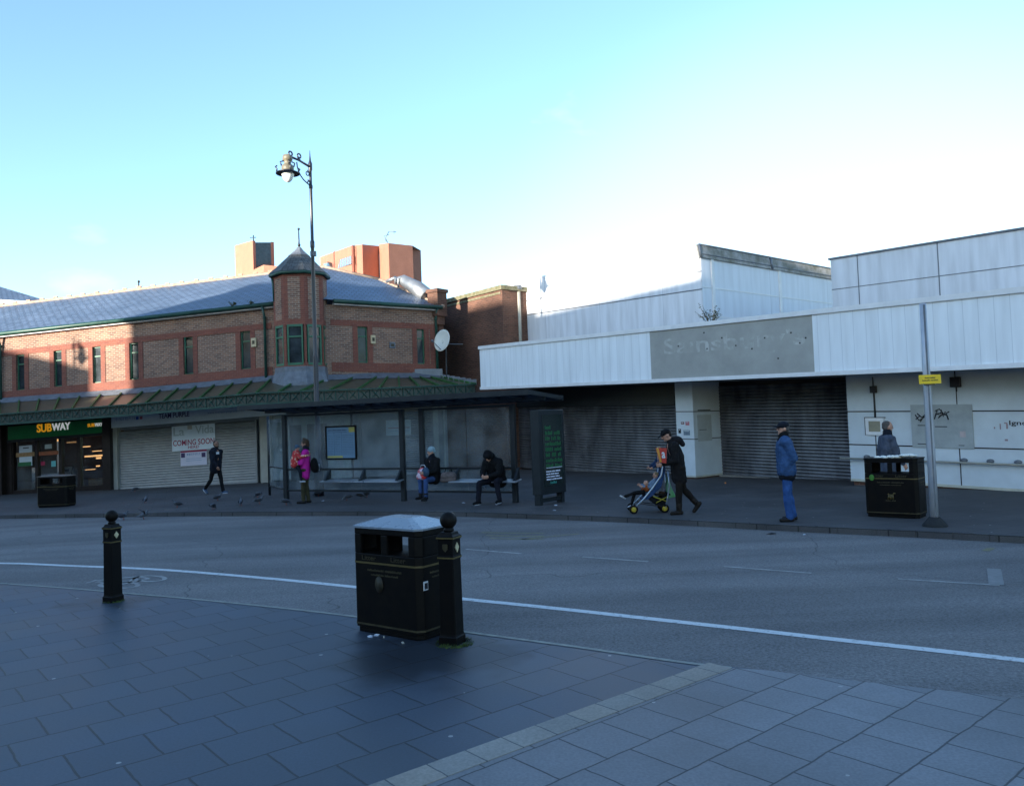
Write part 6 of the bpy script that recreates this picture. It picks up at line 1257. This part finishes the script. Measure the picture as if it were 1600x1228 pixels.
# seated hunched man
q = SH.P(SH.u(772, .20), .20, 0)
o5, J = person((q.x, q.y, 0), ds-rad(4), 'hooded person in black sitting hunched with clasped hands on the right-hand bench', 1.74, lean=16, hp=48, legs=((88, 92), (82, 82)), arms=((24, 52, 8), (24, 52, 8)), hz=.56, armin=.62, hunch=14, splay=.34, girth=1.08)
jacket(J, c_black, o5, 1.18, .04, puff=1.2); trousers(J, cloth('near_black_jean', (.010, .011, .020)), o5, 1.0); shoes(J, c_black, o5, sole=sole_w, r=1.1); head_thing(J, c_black, o5, 'hood', 'hood')
# woman with pushchair
q = G(1064, 803); o6, J = person((q.x, q.y, 0), PI+rad(3), 'woman in black cap and dark hooded coat leaning forward pushing the pushchair', 1.68, lean=9, hp=24, legs=((6, 4), (-13, 26)), arms=((2, 72, 4), (-2, 78, 4)), foot=(0, 52), armin=.35, hunch=10)
jacket(J, c_char, o6, 1.06, .22, puff=1.1); trousers(J, cloth('brown_black_cloth', (.012, .009, .007)), o6, 1.02); shoes(J, cloth('dark_boot', (.016, .012, .010), .6), o6, h=.3, r=1.1); head_thing(J, hair_dark, o6, 'short', 'hair'); head_thing(J, c_black, o6, 'cap', 'cap'); head_thing(J, cloth('black_fur', (.014, .012, .014), .95), o6, 'furhood', 'fur_hood')
W6 = lambda v: o6.location+Matrix.Rotation(o6.rotation_euler.z, 3, 'Z') @ v
# pushchair : local frame x = forward (towards the left of the photo)
pc = G(1017, 800); PXU = FPX/pc.y
def PX(x, y, dy=0.0): p = atY(x, y, pc.y+dy); return p
pu = root('pushchair', (pc.x, pc.y, 0), 'blue folding pushchair with yellow wheel hubs carrying a reclining child', 'pushchair')
hw = .21
m_tube = M('pushchair_tube', (.35, .42, .50), .3, metal=.6, var=.1); m_pblue = cloth('pushchair_blue', (.018, .055, .16), .6)
def ptube(pts, r, name, m=None, both=True, parent=pu):
    for dy in ((-hw, hw) if both else (0,)): mb = MB(); mb.tube([PX(x, y, dy) if False else atY(x, y, pc.y)+V((0, dy, 0)) for x, y in pts], r, 8); mb.build(name, m or m_tube, parent)
mbx_ = None
ptube([(990, 791), (1003, 778), (1016, 762), (1030, 742), (1034, 722), (1040, 716)], .018, 'frame_tube')
ptube([(1037, 792), (1040, 775), (1043, 757), (1040, 735)], .016, 'rear_tube')
ptube([(997, 785), (1020, 788), (1037, 789)], .010, 'lower_tube', m_dark)
hh = atY(1040, 716, pc.y); mb = MB(); mb.tube([hh+V((0, -hw-.02, 0)), hh+V((.05, -hw-.02, .02))], .018, 8); mb.tube([hh+V((0, hw+.02, 0)), hh+V((.05, hw+.02, .02))], .018, 8); mb.build('handle', m_black, pu)
for x, y in ((982, 796), (993, 796)) if False else ():
    pass
def wheel(cx, dy, r=.075):
    c = V((atY(cx, 796, pc.y).x, pc.y+dy, r+.005)); 
    mb = MB(); pts = [c+V((math.cos(t)*(r-.014), 0, math.sin(t)*(r-.014))) for t in [2*math.pi*k/18 for k in range(19)]]; mb.tube(pts, .016, 7); tyre = mb.build('tyre', m_black, None)
    return tyre, c, r
for cx, dy in ((988, -hw), (988, -hw+.06), (988, hw), (988, hw+.06), (1036, -hw), (1036, -hw+.06), (1036, hw), (1036, hw+.06)):
    c = V((atY(cx, 796, pc.y).x+(.02 if dy > 0 else 0), pc.y+dy, .088)); r = .086; hub = MB(); hub.ball(c, (.056, .014, .056), 14, 8)
    for k in range(5): a = 2*math.pi*k/5; hub.tube([c, c+V((math.cos(a)*.06, 0, math.sin(a)*.06))], .008, 5)
    wo = hub.build('wheel', M('yellow_hub', (.45, .34, .03), .5, var=.1), pu)
    mb = MB(); mb.tube([c+V((math.cos(2*math.pi*k/18)*.069, 0, math.sin(2*math.pi*k/18)*.069)) for k in range(19)], .019, 7); mb.build('tyre', m_black, wo)
mb = MB(); mb.tube([V((atY(988, 796, pc.y).x, pc.y-hw, .08)), V((atY(988, 796, pc.y).x, pc.y+hw+.05, .08))], .01, 6); mb.tube([V((atY(1036, 796, pc.y).x, pc.y-hw, .08)), V((atY(1036, 796, pc.y).x, pc.y+hw+.05, .08))], .01, 6); mb.build('axle', m_dark, pu)
mb = MB(); seat = [(1002, 779), (1012, 776), (1020, 762), (1031, 743), (1036, 722)]
pts = [atY(x, y, pc.y) for x, y in seat]
for a, b in zip(pts, pts[1:]): mb.hexa([a+V((0, -hw+.01, -.02)), b+V((0, -hw+.01, -.02)), b+V((0, hw-.01, -.02)), a+V((0, hw-.01, -.02)), a+V((0, -hw+.01, .015)), b+V((0, -hw+.01, .015)), b+V((0, hw-.01, .015)), a+V((0, hw-.01, .015))])
mb.build('seat', m_pblue, pu)
mb = MB()
for dy in (-hw, hw):
    mb = MB(); q_ = [atY(x, y, pc.y)+V((0, dy, 0)) for x, y in ((1004, 777), (1018, 758), (1034, 724), (1036, 738), (1030, 760), (1014, 775))]; mb.face(q_); mb.face([v+V((0, .006, 0)) for v in q_][::-1]); mb.build('side_panel', m_pblue, pu)
mb = MB(); q_ = [(1006, 774), (1030, 777), (1041, 768), (1038, 789), (1026, 790)]; A_ = [atY(x, y, pc.y)+V((0, -hw+.02, 0)) for x, y in q_]; B_ = [v+V((0, 2*hw-.04, 0)) for v in A_]; n = len(q_); mb.add(A_+B_, [tuple(range(n)), tuple(range(2*n-1, n-1, -1))]+[(i, n+i, n+(i+1) % n, (i+1) % n) for i in range(n)]); mb.build('shopping_basket', c_black, pu)
mb = MB(); mb.tube([atY(1018, 774, pc.y)+V((0, -hw, 0)), atY(1040, 782, pc.y)+V((0, -hw, 0))], .012, 6); mb.tube([atY(1022, 784, pc.y)+V((0, -hw, 0)), atY(1040, 774, pc.y)+V((0, -hw, 0))], .010, 6); mb.build('yellow_strap', M('yellow_strap', (.35, .30, .03), .6), pu)
# child lying in the pushchair
cp = atY(1010, 770, pc.y)
o7, J = person((cp.x, cp.y, 0), PI, 'small child lying back in the pushchair with legs stretched out in white socks', .95, lean=-44, hp=26, legs=((86, 14), (80, 62)), arms=((50, 50, 10), (55, 45, 12)), hz=.42, girth=1.05, foot=(-30, 20))
jacket(J, cloth('pale_blue_child_coat', (.16, .22, .30)), o7, 1.0, .0, puff=1.1); trousers(J, c_black, o7, .95); shoes(J, sole_w, o7, name='sock', r=.85); head_thing(J, cloth('fair_hair', (.30, .22, .12), .8), o7, 'short', 'hair')
dl_ = root('doll', atY(1008, 757, pc.y)+V((0, -.12, -.10)), 'small doll with pink face and orange clothes held by the child in the pushchair', 'toy')
remesh('body', [('e', (0, 0, .04), (.05, .05, .07)), ('c', (0, 0, .06), (-.09, -.01, .02), .022, .018), ('c', (0, 0, .02), (.08, 0, -.03), .025, .02)], cloth('orange_cloth', (.32, .08, .02)), dl_, .008, 2); remesh('head', [('e', (0, 0, .14), (.05, .045, .055)), ('e', (.045, 0, .135), (.01, .01, .01))], m_skin, dl_, .008, 1)
# toddler standing on the rear board
ct = atY(1036, 769, pc.y); o8, J = person((ct.x, pc.y+.02, 0), PI+rad(6), 'toddler in grey trousers and blue coat standing on the back of the pushchair', .92, lean=5, hp=12, legs=((3, 4), (-2, 4)), arms=((30, 30, 8), (30, 30, 8)), zoff=ct.z-.02, girth=1.0)
jacket(J, cloth('child_blue_coat', (.025, .05, .11)), o8, 1.0, .02, puff=1.1); trousers(J, cloth('grey_trouser', (.20, .20, .24)), o8, .95); shoes(J, cloth('brown_shoe', (.08, .045, .03)), o8); head_thing(J, cloth('blond_hair', (.28, .18, .09)), o8, 'short', 'hair')
mb = MB(); mb.box(ct.x-.17, ct.x+.12, pc.y-.14, pc.y+.16, ct.z-.05, ct.z-.02); mb.build('ride_on_board', m_black, pu)
q = G(1064, 803)
bx = root('red_box', atY(1040, 725, q.y-.30), 'red and orange toy box or book held upright by the woman pushing the pushchair', 'box')
r0 = [atY(1025, 700, q.y-.30), atY(1042, 700, q.y-.30), atY(1041, 724, q.y-.30), atY(1031, 722, q.y-.30)]
mb = MB(); mb.add(r0+[v+V((0, .05, 0)) for v in r0], [(3, 2, 1, 0), (4, 5, 6, 7), (0, 1, 5, 4), (1, 2, 6, 5), (2, 3, 7, 6), (3, 0, 4, 7)]); mb.build('cover', M('red_cover', (.42, .015, .01), .4, var=.1), bx)
mb = MB(); q_ = [atY(1025, 700, q.y-.305), atY(1029, 700, q.y-.305), atY(1034, 722, q.y-.305), atY(1031, 722, q.y-.305)]; mb.face(q_[::-1]); mb.build('orange_edge', M('orange_edge', (.6, .25, .03), .5), bx)
Fb = Frame((r0[0].x, q.y-.30), (r0[1].x, q.y-.30)); a = Fb.at(1034, 716); b = Fb.at(1039, 706); Fb.text('lettering', 'a', (a[0], b[0], a[1], b[1]), .006, m_poster, bx, .001, .02)
# green carrier bag hanging behind the pushchair
gb = atY(1047, 780, pc.y+.1); cb_ = root('carrier_bag', (gb.x, gb.y, gb.z), 'green and white plastic carrier bag hanging at the side of the pushchair', 'bag')
mb = MB(); A_ = [atY(x, y, pc.y-.05) for x, y in ((1044, 742), (1049, 760), (1056, 776), (1043, 779), (1041, 760))]; B_ = [v+V((0, .12, 0)) for v in A_]; n = 5; mb.add(A_+B_, [tuple(range(n)), tuple(range(2*n-1, n-1, -1))]+[(i, n+i, n+(i+1) % n, (i+1) % n) for i in range(n)]); mb.build('bag', M('green_plastic', (.05, .40, .06), .35, col2=(.25, .45, .35), scale=5), cb_, bev=.01)
# man in blue jacket
q = G(1233, 814); o9, J = person((q.x, q.y, 0), PI-rad(8), 'man in blue jacket, navy cap and jeans standing with hand in pocket', 1.71, lean=2, hp=2, yaw=8, legs=((4, 8), (-4, 4)), arms=((-22, 58, 6), (-22, 56, 6)), armin=.42, girth=1.10)
c_blue = cloth('blue_jacket_cloth', (.035, .085, .20), .75); jacket(J, c_blue, o9, 1.12, .04, puff=1.22, disp=.018); trousers(J, cloth('blue_denim', (.03, .085, .25)), o9, 1.05, cuff=1.15); shoes(J, c_blackshoe, o9); head_thing(J, hair_grey, o9, 'short', 'hair'); head_thing(J, c_navy, o9, 'cap', 'cap'); head_thing(J, c_black, o9, 'scarf', 'scarf')
s_ = J['s']; remesh('waistband', [('c', J['P']+V((0, .07*s_, -.10)), J['P']+V((0, -.07*s_, -.10)), .142*s_, .142*s_), ('c', J['P']+V((0, .07*s_, -.06)), J['P']+V((0, -.07*s_, -.06)), .142*s_, .142*s_)], c_navy, o9, .012, 2)
def glasses(J, o):
    s = J['s']; mb = MB(); L = lambda x, y, z: J['H']+J['Rh'] @ V((x, y, z))*s
    for sy in (1, -1):
        mb.tube([L(.094+.0*k, sy*.033+.024*math.cos(2*math.pi*k/10), .010+.018*math.sin(2*math.pi*k/10)) for k in range(11)], .003, 4); mb.tube([L(.092, sy*.056, .014), L(-.0, sy*.08, .012)], .003, 4)
    mb.tube([L(.096, -.01, .014), L(.096, .01, .014)], .003, 4); mb.build('glasses', m_ink, o, world=False)
glasses(J, o9)
# man behind the right bin
q = V((atY(1383, 700, 15.6).x, 15.6, 0)); o10, J = person((q.x, q.y, 0), rad(4), 'grey haired man in grey coat and dark scarf walking right behind the heaped bin', 1.66, lean=6, hp=4, legs=((18, 8), (-16, 20)), arms=((-6, 14, 8), (12, 20, 8)), foot=(-5, 30), girth=1.1)
jacket(J, cloth('grey_coat', (.075, .09, .125)), o10, 1.08, .20, puff=1.15); trousers(J, c_navy, o10, 1.0); shoes(J, c_blackshoe, o10); head_thing(J, hair_grey, o10, 'short', 'hair'); head_thing(J, c_navy, o10, 'scarf', 'scarf')
# ------------------------------------------------------------------ pigeons
def pigeon(loc, rz, label, peck=0, fly=False):
    o = root('pigeon', loc, label, 'pigeon', 'pigeons on the pavement and road', rz)
    nx = (.12, 0, .06) if peck else (.10, 0, .21); hd_ = (.15, 0, .035) if peck else (.125, 0, .245)
    remesh('body', [('e', (0, 0, .125), (.125, .062, .062), Matrix.Rotation(rad(14 if peck else -18), 3, 'Y')), ('c', (.06, 0, .13), nx, .045, .026), ('e', hd_, (.027, .022, .024)), ('c', (-.08, 0, .11), (-.19, 0, .085 if not peck else .13), .032, .014)], m_pigeon, o, .009, 2)
    mb = MB(); dx, dz = (.03, -.02) if peck else (.045, -.008); mb.tube([(hd_[0]+.02, 0, hd_[2]-.003), (hd_[0]+dx, 0, hd_[2]+dz)], [.006, .002], 5); mb.build('beak', m_ink, o, world=False)
    for sy in (1, -1):
        if fly: pts = [('c', (.03, sy*.05, .16), (-.02, sy*.20, .25), .026, .020), ('c', (-.02, sy*.20, .25), (-.10, sy*.30, .27), .02, .008)]
        else: pts = [('e', (-.035, sy*.052, .135), (.115, .018, .045), Matrix.Rotation(rad(6 if peck else -12), 3, 'Y'))]
        remesh('wing', pts, m_pigdark, o, .009, 2)
        mb = MB(); mb.tube([(0, sy*.025, .075), (.004, sy*.028, .0)], .006, 5); mb.tube([(.004, sy*.028, .004), (.035, sy*.03, .004)], .005, 4); mb.build('leg', M('pigeon_leg', (.3, .08, .06), .6), o, world=False)
    o.scale = (.84, .84, .84)
    return o
pg = [(107, 790, 20, 'f', 'pigeon with raised wings by the leftmost litter bin'), (193, 812, 10, 'u', 'pigeon in the gutter just right of the left bollard'), (224, 811, 35, 'f', 'pigeon with spread wings in the gutter right of the left bollard'), (211, 768, 200, 'p', 'pigeon near the foot of the pale shutter'), (227, 786, 100, 'u', 'dark pigeon alone midway between left bin and walking man'),
      (277, 793, 215, 'u', 'pigeon near the kerb left of the walking man'), (333, 796, 80, 'p', 'pigeon nearest the kerb below the walking man'), (340, 782, 30, 'u', 'pigeon just behind the feet of the walking man'), (376, 790, 100, 'u', 'upright pigeon right of the walking man'), (403, 777, 160, 'p', 'pigeon behind another one left of the shelter'), (405, 787, 20, 'u', 'paler pigeon left of the shelter in front of another'),
      (447, 789, 30, 'p', 'pale pigeon at the foot of the left shelter post'), (497, 776, 20, 'u', 'dark pigeon behind the woman in magenta'), (542, 782, 200, 'p', 'dark pigeon under the first bench, on its own'), (564, 779, 10, 'p', 'pale pigeon under the first bench, left of a pair'), (573, 777, 20, 'u', 'dark pigeon under the first bench, right of a pair'), (757, 766, 90, 'u', 'pigeon seen between the legs of the hooded sitter')]
protos = {}
for x, y, rz, k, lab in pg:
    p = G(x, y, -.098 if lab.find('gutter') > 0 else 0)
    if k not in protos: protos[k] = pigeon(p, rad(rz), lab, k == 'p', k == 'f')
    else:
        c = copy_tree(protos[k]); c.location = p; c.rotation_euler = (0, 0, rad(rz)); c['label'] = lab
# ------------------------------------------------------------------ litter on the ground
def scrap(px, py, label, s=.05, m=None, off=0.0, seed=1):
    p = G(px, py, off); rg = random.Random(seed); mb = MB(); pts = []
    for k in range(6): a = k*math.pi/3; r = s*rg.uniform(.6, 1.1); pts.append(V((p.x+r*math.cos(a), p.y+r*.6*math.sin(a), p.z+rg.uniform(.004, .02))))
    c = p+V((0, 0, .025)); n = len(pts)
    for k in range(n): mb.face([pts[k], pts[(k+1) % n], c])
    mb.face([V((v.x, v.y, p.z+.002)) for v in pts][::-1]); tag(mb.build('litter_scrap', m or M('paper_scrap', (.55, .6, .68), .7)), label, 'litter', 'scraps of litter on the ground')
scrap(579, 996, 'crumpled pale scrap under the left half of the foreground bin', .035, None, 0, 1); scrap(588, 994, 'smaller pale scrap right against the foreground bin', .03, None, 0, 2); scrap(600, 997, 'tiny tan scrap in front of the foreground bin', .015, m_cream, 0, 3); scrap(630, 1006, 'small tan scrap at the front corner of the foreground bin', .018, m_cream, 0, 4)
scrap(868, 790, 'white scrap on the pavement behind another at the foot of the advert display', .05, None, 0, 5); scrap(866, 798, 'white scrap near the kerb below the advert display', .045, None, 0, 6); scrap(724, 786, 'white scrap in front of the bench between the two sitters', .07, None, 0, 7); scrap(505, 783, 'pale scrap right of the woman in magenta', .05, None, 0, 8)
scrap(1206, 834, 'dark scrap in the gutter left of the man in the blue jacket', .10, m_ink, -.098, 9); scrap(1257, 836, 'light scrap in the gutter right of the man in the blue jacket', .03, None, -.098, 10); scrap(1133, 755, 'orange scrap by the white column', .03, m_orange, 0, 11)
